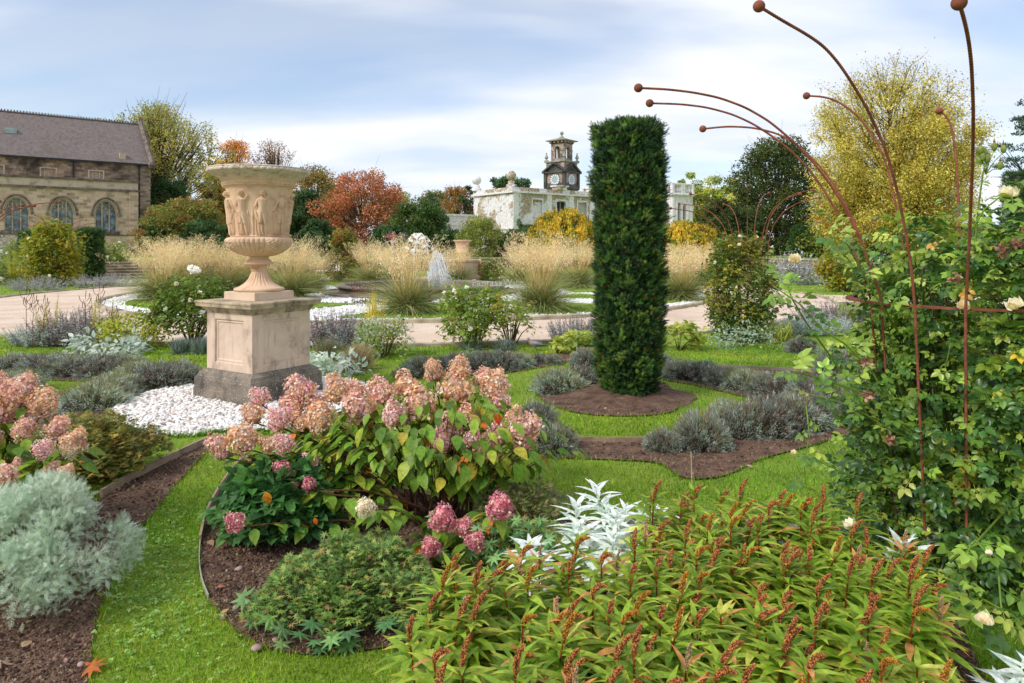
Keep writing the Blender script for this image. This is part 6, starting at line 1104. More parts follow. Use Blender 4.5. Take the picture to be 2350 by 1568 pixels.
def frame2(label, x, y, Y, s, seed, z=0.0, nr=9, off=0):
    p = at(x, 569, Y); o = E('rod_sculpture', (p[0], p[1], z), label, 'rose frame', group='rusty rose frames in the distance'); rg = np.random.default_rng(seed)
    for i in range(nr):
        a = off+i*2*math.pi/nr; t = np.linspace(0, 1, 9); R1 = .34+.06*t; out_ = (.34+1.05*rg.uniform(.75, 1.1)*np.clip((t-.45)/.55, 0, 1)**1.9); zz = 2.55*rg.uniform(.9, 1.04)*np.sin(np.clip(t, 0, 1)*math.pi/2*.98)**1.0
        P = np.c_[np.cos(a)*out_, np.sin(a)*out_, zz]*s; rod('rod', P, .0085*s, o, True, .026*s, False)
    mk('ring', G().lathe([(.37*s, 1.4*s), (.385*s, 1.4*s), (.385*s, 1.41*s), (.37*s, 1.41*s), (.37*s, 1.4*s)], 32), RUST, o)
    return o
frame2('middle rusty rose frame right of the big yew', 1715, 785, 11.9, 1.0, 1, off=.2); frame2('rusty rose frame round the yellowing rose in the far left border', 122, 662, 28.5, 1.15, 2)
lf_ = frame2('rusty rose frame beyond the left edge whose rods reach into view before the church', -95, 800, 10.6, .95, 3, off=.1, nr=10)
frame2('rusty rose frame on the far right beyond the path', 1960, 690, 25, 1.1, 4)
# ---------------------------------------------------------------- hydrangeas
def headmesh(seed, cols, wts, dens=430):
    rg = np.random.default_rng(seed); gm = G(); n = dens; i = np.arange(n)+.5; ph = np.arccos(1-1.75*i/n); a = math.pi*(1+5**.5)*i; D = np.c_[np.cos(a)*np.sin(ph), np.sin(a)*np.sin(ph), np.cos(ph)]
    lump = 1+.13*np.sin(3*np.arctan2(D[:, 1], D[:, 0])+seed)+.11*np.sin(5*ph+seed*2)+.08*np.sin(7*np.arctan2(D[:, 1], D[:, 0])+4*ph); P = D*np.array([.49, .49, .54])*lump[:, None]*rg.uniform(.78, 1.08, (n, 1)); P[:, :2] *= (1-.30*np.clip(D[:, 2:3], 0, 1)); P[:, 2] += .05+.10*(D[:, 2] > .6)*D[:, 2]
    top = .5+.5*D[:, 2:3]; C = pal(n, cols, wts, .10, rg); C = C*(1-.0*top); side = np.array([1.0, 1.0, 1.0]); nr = unit(D+.45*rdir(n, rg)); gm.scat(FLORET, P, fr(rdir(n, rg), nr), rg.uniform(.085, .14, n), C)
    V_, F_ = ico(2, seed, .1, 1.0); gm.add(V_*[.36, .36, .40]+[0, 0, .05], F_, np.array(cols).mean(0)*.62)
    for k in range(26): d = D[rg.integers(0, n)]; gm.tube([(0, 0, -.32), d*.25, d*.5], [.018, .012, .008], 3, lin(150, 130, 70))
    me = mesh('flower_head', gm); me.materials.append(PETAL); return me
PCH = [lin(240, 208, 168), lin(230, 184, 138), lin(250, 234, 208), lin(222, 164, 130), lin(240, 200, 196)]; PNK = [lin(232, 172, 182), lin(244, 208, 200), lin(222, 148, 166), lin(250, 234, 214), lin(236, 196, 160)]; DPK = [lin(220, 128, 148), lin(236, 166, 172), lin(246, 214, 190), lin(204, 112, 130)]
HM = {'p': [headmesh(1, PCH, [4, 3, 3, 2, 2]), headmesh(2, PCH+PNK[:2], None), headmesh(3, PCH, [3, 3, 2, 3, 1])], 'k': [headmesh(4, PNK, [3, 3, 1.5, 3, 2]), headmesh(5, PNK+PCH[:2], None)], 'd': [headmesh(6, DPK, None), headmesh(7, DPK, [4, 3, 1, 2])], 'w': [headmesh(8, [lin(250, 240, 214), lin(246, 228, 196)], None)]}
HLEAF = leafT(.58, 6, .30, .10, .8, tint=(1.05, .98, .9))
HC = [lin(108, 142, 44), lin(132, 160, 54), lin(84, 118, 38), lin(160, 172, 62), lin(180, 164, 62)]
def hydrangea(name, label, base, heads, Yf, seed, nleaf, crown, stemc=(96, 66, 50), sup=None):
    rg = np.random.default_rng(seed); o = E(name, tuple(base), label, 'hydrangea', group='hydrangeas with fading flowers'); st_, lf = G(), G(); tips = []
    for (x, y, s, k) in heads:
        Y = Yf(x, y)+rg.normal()*.05; p = at(x, y, Y)-base; size = s*Y/F*.9; me = HM[k][rg.integers(0, len(HM[k]))]
        f = link('flower_head', me, None, o, loc=tuple(p), scale=(size*1.02, size*1.02, size*.98)); tl = unit(p*[1, 1, .0]+[0, 0, .9]+.12*rg.normal(size=3)); f.rotation_euler = Vector(tl).to_track_quat('Z', 'Y').to_euler(); f.rotation_euler.rotate_axis('Z', rg.uniform(0, 6)); tips.append((p, size))
    crownC = [np.array([rg.normal()*.10, rg.normal()*.06, 0.0]) for _ in range(9)]
    for i, (p, s) in enumerate(tips):
        b = crownC[i % 9]+[p[0]*.22, p[1]*.2, 0]; e = p-np.array([0, 0, s*.25]); t = np.linspace(0, 1, 7)[:, None]; Q = b+(e-b)*t; Q[:, 2] = b[2]+(e[2]-b[2])*t[:, 0]**.8; Q[:, :2] += (e-b)[:2]*(.10*np.sin(t*math.pi))*-1; Q += .012*rg.normal(size=Q.shape)*np.sin(t*math.pi)
        st_.tube(Q, np.linspace(.0095, .0038, 7), 6, lin(*stemc))
        for q in range(9):   # opposite pairs up the stem
            u = .40+.066*q; c = np.array([np.interp(u, t[:, 0], Q[:, k]) for k in range(3)]); a0 = q*math.pi/2+i
            for sg in (0, math.pi):
                a = a0+sg+rg.normal()*.4; d = np.array([math.cos(a), math.sin(a), .05-.75*rg.uniform()]); d = unit(d); cc = pal(1, HC, [3, 3, 2, 1.5, .6], .1, rg)
                if rg.uniform() < .02: cc = np.array([lin(226, 132, 50)])
                lf.scat(HLEAF, (c+d*.02)[None], fr(d[None], np.array([[math.cos(a)*.35, math.sin(a)*.35, 1.]])+.25*rdir(1, rg)), rg.uniform(.075, .125), cc)
    n = nleaf; cx_, cy_, cz_, rx, ry, rz = crown; D = unit(rg.normal(size=(n, 3))*[1, 1, .8]); P = np.array([cx_, cy_, cz_])+D*[rx, ry, rz]*rg.uniform(.55, 1, (n, 1)); d = unit(D*[1, 1, .1]+[0, 0, -.45]+.4*rdir(n, rg))
    lf.scat(HLEAF, P, fr(d, unit(D*[.7, .7, .2]+[0, 0, .8])+.3*rdir(n, rg)), rg.uniform(.07, .125, n), pal(n, HC, [3, 2.5, 2, 1.2, .5], .12, rg))
    for k in range(0, n, 3): st_.tube([P[k], P[k]*.6+np.array([0, 0, .0])], [.002, .004], 3, lin(*stemc))
    mk('branches', st_, WOOD, o, True); mk('leaves', lf, LEAF, o, True)
    for (x, y, s, c) in (sup or []):
        p = at(x, y, Yf(x, y)-.15)-base; mk('autumn_leaf', G().scat(HLEAF, p[None], fr(np.array([[.2, 0, -1.]]), np.array([[.1, -1, .2]])), s*Yf(x, y)/F, c), LEAF, o, True, label='bright orange hydrangea leaf')
    return o
def zh(zx, zy, s, k): return (440.6+.3628*zx, 807.8+.3628*zy, s*.3629*1.10, k)
H1 = [(435, 300, 130, 'k'), (390, 410, 140, 'p'), (560, 440, 150, 'k'), (175, 590, 140, 'p'), (200, 650, 80, 'k'), (340, 565, 190, 'p'), (490, 590, 115, 'p'), (590, 590, 130, 'k'), (690, 245, 170, 'k'), (645, 360, 160, 'p'), (825, 440, 200, 'p'), (790, 340, 160, 'p'), (930, 250, 180, 'p'), (1050, 250, 120, 'p'), (1055, 365, 190, 'p'), (1200, 265, 175, 'k'), (1355, 225, 170, 'p'), (1280, 410, 155, 'k'), (1440, 350, 220, 'p'), (1535, 150, 135, 'p'), (1515, 100, 90, 'p'), (1690, 130, 150, 'p'), (1690, 80, 90, 'p'), (1670, 250, 210, 'p'), (1835, 180, 130, 'p'), (1915, 230, 190, 'p'), (1950, 320, 130, 'k'), (1735, 415, 140, 'p'), (1620, 520, 210, 'k'), (1580, 590, 110, 'k'), (2035, 415, 120, 'p'), (2080, 520, 220, 'p'), (2120, 580, 110, 'k'), (1925, 520, 140, 'k'), (1775, 560, 120, 'k'), (1870, 620, 175, 'k'), (580, 750, 110, 'd'), (760, 710, 120, 'k'), (740, 840, 85, 'd'), (650, 850, 50, 'd'), (280, 1085, 120, 'd'), (1100, 985, 120, 'w'), (1585, 1060, 170, 'd'), (1720, 1110, 120, 'd'), (1790, 1200, 120, 'd'), (1510, 1240, 130, 'd'), (1945, 985, 170, 'd'), (1470, 1370, 100, 'd'), (700, 450, 130, 'p'), (1180, 180, 1, 'p')][:-1]
b1 = np.array([-.45, 4.05, 0.0])
def YF1(x, y): return 4.45-.62*min(1, max(0, (y-840)/230))-(.45 if y > 1150 else 0)-(.12 if y > 1100 else 0)
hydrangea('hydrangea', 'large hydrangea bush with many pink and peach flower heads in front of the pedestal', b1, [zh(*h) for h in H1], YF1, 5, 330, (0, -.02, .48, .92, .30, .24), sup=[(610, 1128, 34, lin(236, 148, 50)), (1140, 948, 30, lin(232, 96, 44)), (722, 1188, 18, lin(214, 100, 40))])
def z2(zx, zy, s, k): return (.3512*zx, 624+.3512*zy, s*.3512*1.15, k)
H2 = [(5, 730, 110, 'p'), (50, 790, 130, 'p'), (160, 780, 170, 'p'), (90, 930, 190, 'k'), (290, 860, 165, 'p'), (370, 1035, 145, 'p'), (150, 1040, 130, 'p'), (475, 1120, 150, 'p'), (455, 1170, 100, 'w'), (280, 1165, 120, 'k'), (430, 1310, 95, 'p'), (335, 1290, 90, 'p'), (20, 1345, 150, 'k'), (-60, 900, 190, 'p'), (-100, 1100, 170, 'k'), (130, 1260, 100, 'p'), (-160, 760, 170, 'p')]
b2 = np.array([-2.95, 3.75, 0.0])
hydrangea('hydrangea', 'peach flowered hydrangea at the left edge with one creamy white head', b2, [z2(*h) for h in H2], lambda x, y: 3.95-.5*min(1, max(0, (y-860)/220)), 6, 330, (0.02, 0, .45, .62, .3, .24))
# ---------------------------------------------------------------- silver artemisia mound
rg = np.random.default_rng(9); am = E('silver_artemisia', (-2.13, 3.07, 0), 'big rounded silver grey mound of feathery leaves at the lower left', 'artemisia'); n = 8500
nb_ = 44; bd = unit(np.c_[rg.normal(size=(nb_, 2)), np.abs(rg.normal(size=nb_))*.9+.05]); bp = bd*np.array([.30, .26, .30])+[0, 0, .13]; br2 = rg.uniform(.085, .135, nb_)
k = rg.integers(0, nb_, n); D = unit(rg.normal(size=(n, 3))+bd[k]*1.1+[0, 0, .35]); P = bp[k]+D*br2[k][:, None]*rg.uniform(.6, 1.08, (n, 1)); P[:, 2] = np.maximum(P[:, 2], .03); d = unit(D*.55+[0, 0, .35]+.8*rdir(n, rg)); cc = pal(nb_, [lin(188, 202, 180), lin(206, 216, 198), lin(164, 184, 156)], None, .05, rg)[k]
mk('leaves', G().scat(FEATHER, P, fr(d, D+[0, -.2, .3]+.4*rdir(n, rg)), rg.uniform(.026, .048, n), .5*cc+.5*pal(n, [lin(188, 202, 178), lin(222, 230, 216), lin(150, 176, 142), lin(176, 180, 136)], [4, 3, 2, .4], .08, rg)), LEAF, am)
gm = G()
for i in range(nb_):
    gm.tube([(bd[i][0]*.05, bd[i][1]*.05, 0), bp[i]*.5+[0, 0, .02], bp[i]], [.010, .007, .004], 5, lin(110, 100, 80))
    for q in range(6): e = bp[i]+unit(rg.normal(size=3)+bd[i])*br2[i]*.8; gm.tube([bp[i]*.7, bp[i]*.9+e*.1, e], [.003, .002, .001], 3, lin(150, 150, 120))
mk('stems', gm, WOOD, am)
# ---------------------------------------------------------------- geraniums, strawberry, small plants
def gmound(name, cat, label, c, rx, ry, h, n, T, L, cols, wts, seed, big=None, dry=0):
    rg = np.random.default_rng(seed); o = E(name, (c[0], c[1], 0), label, cat); a = rg.uniform(0, 6.28, n); u = rg.uniform(0, 1, n); q = np.sqrt(rg.uniform(0, 1, n)); lump = 1+.18*np.sin(3*a+seed)+.12*np.sin(7*a+2*seed); sh = rg.uniform(.35, 1, n)**.5
    P = np.c_[np.cos(a)*rx*q*lump, np.sin(a)*ry*q*lump, (h*np.sqrt(np.clip(1-q**2*.92, 0, 1))*sh)*(1+.2*np.sin(9*np.cos(a)*q+seed)*np.sin(8*np.sin(a)*q))+.015]; D = unit(np.c_[P[:, 0]/rx, P[:, 1]/ry, P[:, 2]/h]+.4*rdir(n, rg)); 
    lf = G().scat(T, P, fr(unit(D*[1, 1, .2]+.5*rdir(n, rg)), unit(D*[.5, .5, 1]+[0, -.15, .7])+.35*rdir(n, rg)), rg.uniform(.6, 1.25, n)*L, pal(n, cols, wts, .13, rg))
    if big: m, Lb, bc = big; a = rg.uniform(3.3, 6.1, m); q = rg.uniform(.8, 1.1, m); lf.scat(T, np.c_[np.cos(a)*rx*q, np.sin(a)*ry*q, rg.uniform(.03, .12, m)], fr(np.c_[np.cos(a), np.sin(a), np.zeros(m)]+.3*rdir(m, rg), np.tile([0, -.5, .9], (m, 1))+.2*rdir(m, rg)), Lb*rg.uniform(.8, 1.2, m), pal(m, bc, None, .1, rg))
    mk('leaves', lf, LEAF, o); gm = G()
    for i in range(0, n, 5): b = P[i]*[.35, .35, 0]; gm.tube([b, (b+P[i])/2+[0, 0, .02], P[i]], [.0025, .002, .0012], 3, lin(140, 110, 76) if i % 2 else lin(120, 130, 70))
    mk('stems', gm, DRY, o); return o
GER = [lin(110, 140, 66), lin(140, 162, 80), lin(84, 116, 58), lin(172, 180, 96), lin(164, 132, 80)]
gmound('hardy_geranium', 'geranium', 'low mound of cut leaved geranium in the near bed in front of the big hydrangea', (-.70, 3.02), .38, .30, .27, 3600, PALM, .040, GER, [3, 3, 3, 1.2, .4], 3, big=(26, .105, [lin(104, 140, 84), lin(124, 158, 92), lin(86, 124, 76)]))
gmound('hardy_geranium', 'geranium', 'small green geranium patch under the right side of the big hydrangea', (-.02, 3.5), .45, .25, .14, 800, PALM, .055, GER+[lin(92, 134, 84)], None, 4)
gmound('hardy_geranium', 'geranium', 'yellowing brown green geranium beside the left hydrangea above the bare soil', (-2.92, 4.75), .42, .34, .40, 3200, PALM, .05, [lin(146, 142, 66), lin(120, 128, 62), lin(176, 150, 70), lin(104, 112, 56)], None, 5)
gmound('strawberry_plant', 'plant', 'dark green clump of rounded leaves under the left side of the big hydrangea', (-1.30, 3.85), .29, .26, .34, 1000, TRI, .12, [lin(70, 112, 58), lin(92, 138, 66), lin(54, 94, 50)], [3, 3, 1.5], 6)
gmound('low_plant', 'plant', 'low dull green plant at the back corner of the front bed by the white leaves', (.05, 4.0), .32, .18, .2, 700, PALM, .04, [lin(116, 128, 76), lin(140, 130, 90)], None, 7)
rg = np.random.default_rng(12)
sd_ = E('leafy_shoots', (-.05, 3.35, 0), 'bright green palmate shoots among the deep pink flower heads', 'plant'); lf = G(); n = 60; P = np.c_[rg.normal(0, .2, n), rg.normal(0, .08, n), rg.uniform(.05, .26, n)]; mk('leaves', lf.scat(PALM, P, fr(rdir(n, rg)*[1, 1, .2], np.tile([0, -.5, .8], (n, 1))+.3*rdir(n, rg)), .09, pal(n, [lin(110, 160, 96), lin(140, 180, 110)], None, .1, rg)), LEAF, sd_)
# ---------------------------------------------------------------- white leaved artemisia (rosettes)
LANC = leafT(.24, 5, .45, .08, .75); LANW = leafT(.25, 5, .35, .12, .7)
WL = [lin(222, 230, 222), lin(238, 242, 236), lin(204, 214, 206)]
def rosette(seed, H, n=34, L=.13):
    rg = np.random.default_rng(seed); o = E('white_artemisia', (0, 0, 0), 'x', 'artemisia'); st_ = G(); bx, by = rg.normal(0, .03, 2); st_.tube([(0, 0, 0), (bx*.5, by*.5, H*.5), (bx, by, H)], [.005, .004, .003], 5, lin(190, 196, 186)); lf = G(); i = np.arange(n); s = 1-(i/n)**1.1; a = i*2.4; el_ = .95-1.1*(i/n); D = np.c_[np.cos(a)*np.cos(el_), np.sin(a)*np.cos(el_), np.sin(el_)]
    P = np.c_[bx*s, by*s, H*(.35+.65*s)]; lf.scat(LANW, P, fr(D, np.c_[-np.cos(a)*np.sin(el_), -np.sin(a)*np.sin(el_), np.cos(el_)]+.2*rdir(n, rg)), (.5+.5*np.minimum(1, i/7.))*L*rg.uniform(.85, 1.15, n), pal(n, WL, None, .05, rg)); mk('stem', st_, LEAF, o); mk('leaves', lf, LEAF, o, True); return o
WA = [(1320, 1150, 3.25, 'tall white leaved star rosette at the left of the white group'), (1388, 1158, 3.25, 'white star rosette second from left in the white group'), (1412, 1118, 3.3, 'tallest white star rosette in the middle of the white group'), (1425, 1160, 3.2, 'white rosette just below the tallest one'), (1472, 1160, 3.25, 'right hand drooping white rosette of the white group'), (1450, 1195, 3.1, 'lower drooping white rosette on the right of the group'), (1395, 1215, 3.05, 'lower white rosette in the middle behind the red brown spikes'), (1490, 1225, 3.0, 'small white rosette at the lower right of the group'), (1345, 1215, 3.1, 'low white rosette between the tall left ones'), (1205, 1232, 3.05, 'separate white rosette left of the group among the spikes'), (1225, 1262, 2.9, 'small white rosette beside the separate left one'), (1505, 1190, 3.1, 'small dark stemmed white rosette at the right edge of the group'), (1812, 1192, 2.95, 'small white rosette behind the spikes in the middle right'), (2068, 1222, 2.55, 'bright white star rosette beside the near rose'), (2330, 1540, 2.25, 'white curled leaves in the lower right corner'), (2300, 1550, 2.2, 'second clump of white curled leaves in the lower right corner'), (2240, 1180, 3.3, 'white rosette glimpsed through the rose stems'), (2160, 1160, 3.4, 'left white rosette glimpsed through the rose stems')]
WP = [rosette(1, .52), rosette(2, .50, 40, .12), rosette(3, .54, 30, .14)]
for i, (x, y, Y, lab) in enumerate(WA):
    zt = EYE-(y-HZ)*Y/F-.02; p = at(x, y, Y); s = zt/.52; o = WP[i] if i < 3 else dup(WP[i % 3], (0, 0, 0), 0, 1, lab)
    o.location = (p[0], p[1], 0); o.scale = (1, 1, max(.2, s)); o.rotation_euler = (0, 0, i*1.9); o['label'] = lab; o['group'] = 'white leaved artemisia stems'
# ---------------------------------------------------------------- gooseneck loosestrife patch
def loose(seed, spike='r', H=.50):
    rg = np.random.default_rng(seed); o = E('loosestrife_plant', (0, 0, 0), 'x', 'loosestrife'); st_, lf, sp = G(), G(), G(); bx, by = rg.normal(0, .02, 2); t = np.linspace(0, 1, 6)[:, None]; Q = np.array([bx, by, 0])*t**2+np.array([0, 0, H])*t
    st_.tube(Q, np.linspace(.0042, .0028, 6), 5, lin(150, 76, 40)); n = 64; s = np.linspace(.15, 1.0, n)**.8; a = np.arange(n)*2.4+rg.normal(0, .2, n); el_ = -.15+1.05*np.clip((s-.55)/.45, 0, 1)**1.5+rg.normal(0, .12, n); D = np.c_[np.cos(a)*np.cos(el_), np.sin(a)*np.cos(el_), np.sin(el_)]; P = np.c_[bx*s**2, by*s**2, H*s]
    L = np.interp(s, [.1, .5, .85, 1], [.10, .13, .115, .07])*rg.uniform(.85, 1.15, n); C = pal(n, [lin(134, 162, 48), lin(164, 186, 66), lin(104, 138, 40), lin(194, 198, 92)], [3, 3, 2, 1.4], .10, rg)
    C[rg.uniform(size=n) < .05] = lin(214, 150, 90); lf.scat((LANC[0], LANC[1], LT_TINT), P, fr(D, np.c_[-np.cos(a)*np.sin(el_), -np.sin(a)*np.sin(el_), np.cos(el_)]+.25*rdir(n, rg)), L, C)
    mk('stem', st_, LEAF, o); mk('leaves', lf, LEAF, o, True)
    if spike:
        u = rg.uniform(-.7, .7)+0.0; Ls = rg.uniform(.062, .092); k = rg.uniform(.5, 1.9) if spike != 'd' else .15; th = np.linspace(0, k, 22); dx = np.cumsum(np.sin(th))*Ls/22; dz = np.cumsum(np.cos(th))*Ls/22; B = np.c_[bx+dx*math.cos(u), by+dx*math.sin(u), H-.01+dz]
        m = {'r': 300, 'y': 280, 'd': 120}[spike]; s = rg.uniform(0, 1, m); c = np.stack([np.interp(s*21, np.arange(22), B[:, j]) for j in range(3)], -1); rad = .0080*np.sin(np.clip(s*.82+.16, 0, 1)*math.pi)**.55; d = rdir(m, rg); cols = {'r': [lin(164, 92, 58), lin(136, 72, 52), lin(194, 120, 70), lin(206, 146, 76)], 'y': [lin(176, 120, 44), lin(196, 146, 50), lin(150, 84, 44)], 'd': [lin(196, 166, 130), lin(170, 136, 104)]}[spike]
        sp.tube(B, .0028, 4, cols[0]*.6); sp.scat(OCTA, c+d*rad[:, None], fr(d, rdir(m, rg)), rg.uniform(.0018, .0031, m), pal(m, cols, None, .18, rg)); mk('seed_spike', sp, DRY, o)
    return o
_y = LANC[0][:, 1:2]; LT_TINT = np.clip(1-.0*_y, 0, 1)*np.ones(3); LT_TINT = np.where(_y > .95, np.array([1.9, .8, .7]), LT_TINT)
LPR = [loose(1, 'r', .50), loose(2, 'r', .52), loose(3, 'y', .49), loose(4, 'r', .50), loose(5, 'd', .48), loose(6, 'y', .51), loose(7, 'r', .50), loose(8, None, .47)]
rg = np.random.default_rng(77); PATCH = [(-.20, 1.55), (-.24, 1.9), (-.27, 2.2), (-.22, 2.42), (.0, 2.46), (.14, 2.46), (.34, 2.42), (.50, 2.52), (.58, 2.98), (.80, 3.06), (1.10, 2.98), (1.26, 2.86), (1.42, 2.66), (1.46, 2.40), (1.28, 2.1), (1.05, 1.85), (.86, 1.55)]
pts = []
for _ in range(9000):
    p = np.array([rg.uniform(-.5, 1.6), rg.uniform(1.4, 3.1)])
    if inpoly(p[:1], p[1:], PATCH)[0] and all(np.hypot(*(p-q)) > .080 for q in pts): pts.append(p)
print('loosestrife', len(pts)); pts.sort(key=lambda p: p[1]); usedp = set()
for i, p in enumerate(pts):
    k = int(rg.choice(8, p=[.2, .16, .13, .15, .10, .10, .12, .04])); sp_n = ['rusty red brown', 'rusty red brown', 'ochre yellow', 'rusty red brown', 'pale dried', 'ochre yellow', 'rusty red brown', None][k]
    zone = 'front rows' if p[1] < 2.05 else ('middle rows' if p[1] < 2.55 else 'back rows'); side = 'left' if p[0] < .2 else ('centre' if p[0] < .85 else 'right')
    lab = (f'leafy stem with {sp_n} seed spike, {zone}, {side} of front patch' if sp_n else f'leafy green stem without spike, {zone}, {side} of front patch')
    hs_ = rg.uniform(.92, 1.08)*(1.0 if p[1] < 2.6 else 1.02); rot = (rg.normal(0, .06), rg.normal(0, .06)+.05*p[0], rg.uniform(-.9, .6))
    if k not in usedp: o = LPR[k]; usedp.add(k); o.location = (p[0], p[1], 0); o.rotation_euler = rot; o.scale = (1, 1, hs_); o['label'] = lab
    else: o = dup(LPR[k], (p[0], p[1], 0), rot, (1, 1, hs_), lab)
    o['group'] = 'loosestrife stems: '+lab.replace(' of front patch', '')
cn = E('dry_cane', (.80, 3.05, 0), 'thin pale dry cane standing up through the front patch', 'cane'); mk('cane', G().tube([(0, 0, 0), (.01, 0, .35), (0, 0, .69)], [.004, .003, .0025], 5, lin(190, 168, 132)), DRY, cn)
# ---------------------------------------------------------------- near climbing rose
rg = np.random.default_rng(31); nr_ = E('climbing_rose', (2.42, 3.5, 0), 'dense green climbing rose with cream flowers filling the near rusty frame on the right', 'rose'); lf, st_ = G(), G()
RC = [lin(104, 136, 52), lin(76, 110, 48), lin(138, 164, 64), lin(170, 186, 78), lin(58, 90, 44)]; RY = [lin(206, 180, 60), lin(214, 160, 70), lin(170, 110, 70)]
nc = 420; a = rg.uniform(0, 6.28, nc); hh = rg.uniform(.03, 1.0, nc); zt = 1.72; z = hh*zt; R = np.interp(hh, [0, .1, .35, .6, .8, .92, 1], [.40, .56, .58, .54, .60, .58, .42])*(1+.10*np.sin(3*a)+.08*np.sin(5*a+9*hh)); q = rg.uniform(.25, 1, nc)**.4; cen = np.c_[np.cos(a)*R*q+.10, np.sin(a)*R*q, z]
n = 6400; k = rg.integers(0, nc, n); pos = cen[k]+rg.normal(size=(n, 3))*.055; pos[:, 2] = np.maximum(pos[:, 2], .03); out_ = unit(pos*[1, 1, 0]+[0, 0, .01]); C = pal(n, RC, [3, 2.4, 2.4, 1.2, 2], .12, rg); yl = rg.uniform(size=n) < .04; C[yl] = pal(yl.sum(), RY, None, .1, rg)
d = unit(out_*.8+[0, 0, .0]+.75*rdir(n, rg)); lf.scat(ROSELEAF, pos, fr(d, unit(out_*.55+[0, 0, .9]+.4*rdir(n, rg))), rg.uniform(.06, .13, n), C)
m = 900; a = rg.uniform(2.7, 5.9, m); zz_ = rg.uniform(.03, 1.05, m); q = rg.uniform(.56, .70, m); Pf = np.c_[np.cos(a)*q, np.sin(a)*q, zz_]; d = unit(Pf*[1, 1, 0]+.8*rdir(m, rg)); lf.scat(ROSELEAF, Pf, fr(d, unit(Pf*[.5, .5, 0]+[0, -.2, .9]+.4*rdir(m, rg))), rg.uniform(.06, .12, m), pal(m, RC, [2, 3, 1.6, .8, 3], .14, rg))
for i in range(90):
    a = rg.uniform(0, 6.28); r0 = rg.uniform(.05, .2); t = np.linspace(0, 1, 8)[:, None]; r1_ = rg.uniform(.3, .6); P = np.c_[np.cos(a+t*.8)*(r0+(r1_-r0)*t)+.05, np.sin(a+t*.8)*(r0+(r1_-r0)*t), t*rg.uniform(1.0, 1.65)]; st_.tube(P, np.linspace(.008, .003, 8), 5, lin(96, 84, 50) if i % 2 else lin(104, 128, 60))
def cane(pxs, Y0, Y1, r=.006, nl=16, w=.12, endlf=0, col=(122, 150, 64)):
    m = len(pxs); P = np.array([at(x, y, Y0+(Y1-Y0)*i/(m-1)) for i, (x, y) in enumerate(pxs)])-[2.42, 3.5, 0]; st_.tube(P, np.linspace(r, r*.45, m), 6, lin(*col)); u = np.linspace(.12, 1, nl); L = u*(m-1); c = np.stack([np.interp(L, np.arange(m), P[:, j]) for j in range(3)], -1); T = unit(P[-1]-P[0]); 
    for j in range(nl): s = 1 if j % 2 else -1; dd = unit(np.array([T[2]*s, rg.normal()*.5, -T[0]*s*.3])*.8+T*.5+.25*rg.normal(size=3)); lf.scat(ROSELEAF, c[j:j+1], fr(dd[None], np.array([[0, -.3, 1.]])+.3*rdir(1, rg)), w*rg.uniform(.8, 1.15), pal(1, RC[:4], None, .1, rg))
    return P[-1]
cane([(2090, 1110), (2040, 1040), (1995, 960), (1950, 880), (1900, 810), (1850, 740), (1820, 690), (1800, 640)], 3.4, 3.15, .0065, 15, .13); cane([(2110, 1060), (2060, 960), (2000, 850), (1940, 790), (1890, 760), (1838, 700), (1780, 660)], 3.3, 3.1, .006, 14, .12)
cane([(2120, 1120), (2080, 1000), (2020, 930), (1960, 895), (1890, 870), (1840, 858), (1822, 852)], 3.3, 2.95, .0085, 12, .12); cane([(2150, 1050), (2100, 1010), (2050, 990), (2000, 960), (1960, 935), (1900, 915), (1860, 905)], 3.2, 3.0, .004, 9, .10, col=(140, 160, 70))
cane([(2100, 1130), (2050, 1120), (2000, 1100), (1950, 1090), (1900, 1070), (1860, 1045)], 3.2, 2.9, .004, 9, .12); cane([(1990, 700), (1950, 600), (1918, 560), (1905, 500)], 3.4, 3.3, .005, 7, .11); cane([(2060, 760), (2010, 680), (1960, 590), (1945, 560), (1900, 540)], 3.3, 3.1, .005, 12, .12)
cane([(2240, 640), (2238, 560), (2246, 470), (2256, 400), (2262, 370)], 3.2, 3.1, .0055, 6, .10); cane([(2210, 560), (2260, 480), (2310, 440), (2350, 425)], 3.0, 2.9, .005, 6, .11)
cane([(1850, 930), (1858, 1000), (1845, 1060), (1850, 1120)], 3.0, 2.95, .003, 7, .10); cane([(2180, 1290), (2240, 1240), (2290, 1300), (2300, 1420), (2280, 1470)], 2.7, 2.5, .006, 12, .12); cane([(2300, 1180), (2200, 1290), (2230, 1360), (2300, 1400)], 2.9, 2.4, .005, 14, .13)
mk('leaves', lf, GLOSS, nr_, True); mk('canes', st_, LEAF, nr_, True)
for i, (x, y, Y, s) in enumerate([(1824, 597, 3.1, 17), (2314, 445, 2.9, 24), (2258, 1427, 2.3, 24), (1955, 1205, 2.7, 18), (1822, 1040, 2.95, 9), (2335, 700, 2.9, 22), (2208, 703, 3.0, 18), (2270, 1270, 2.4, 9), (1745, 640, 3.2, 1)][:-1]):
    p = at(x, y, Y)-np.array([2.42, 3.5, 0]); f = link('bloom', CREAM[i % 2], None, nr_, loc=tuple(p-[0, 0, s*Y/F*.3]), scale=s*Y/F*1.15); f.rotation_euler = (rg.normal(.3, .3), rg.normal(0, .4), rg.uniform(0, 6))
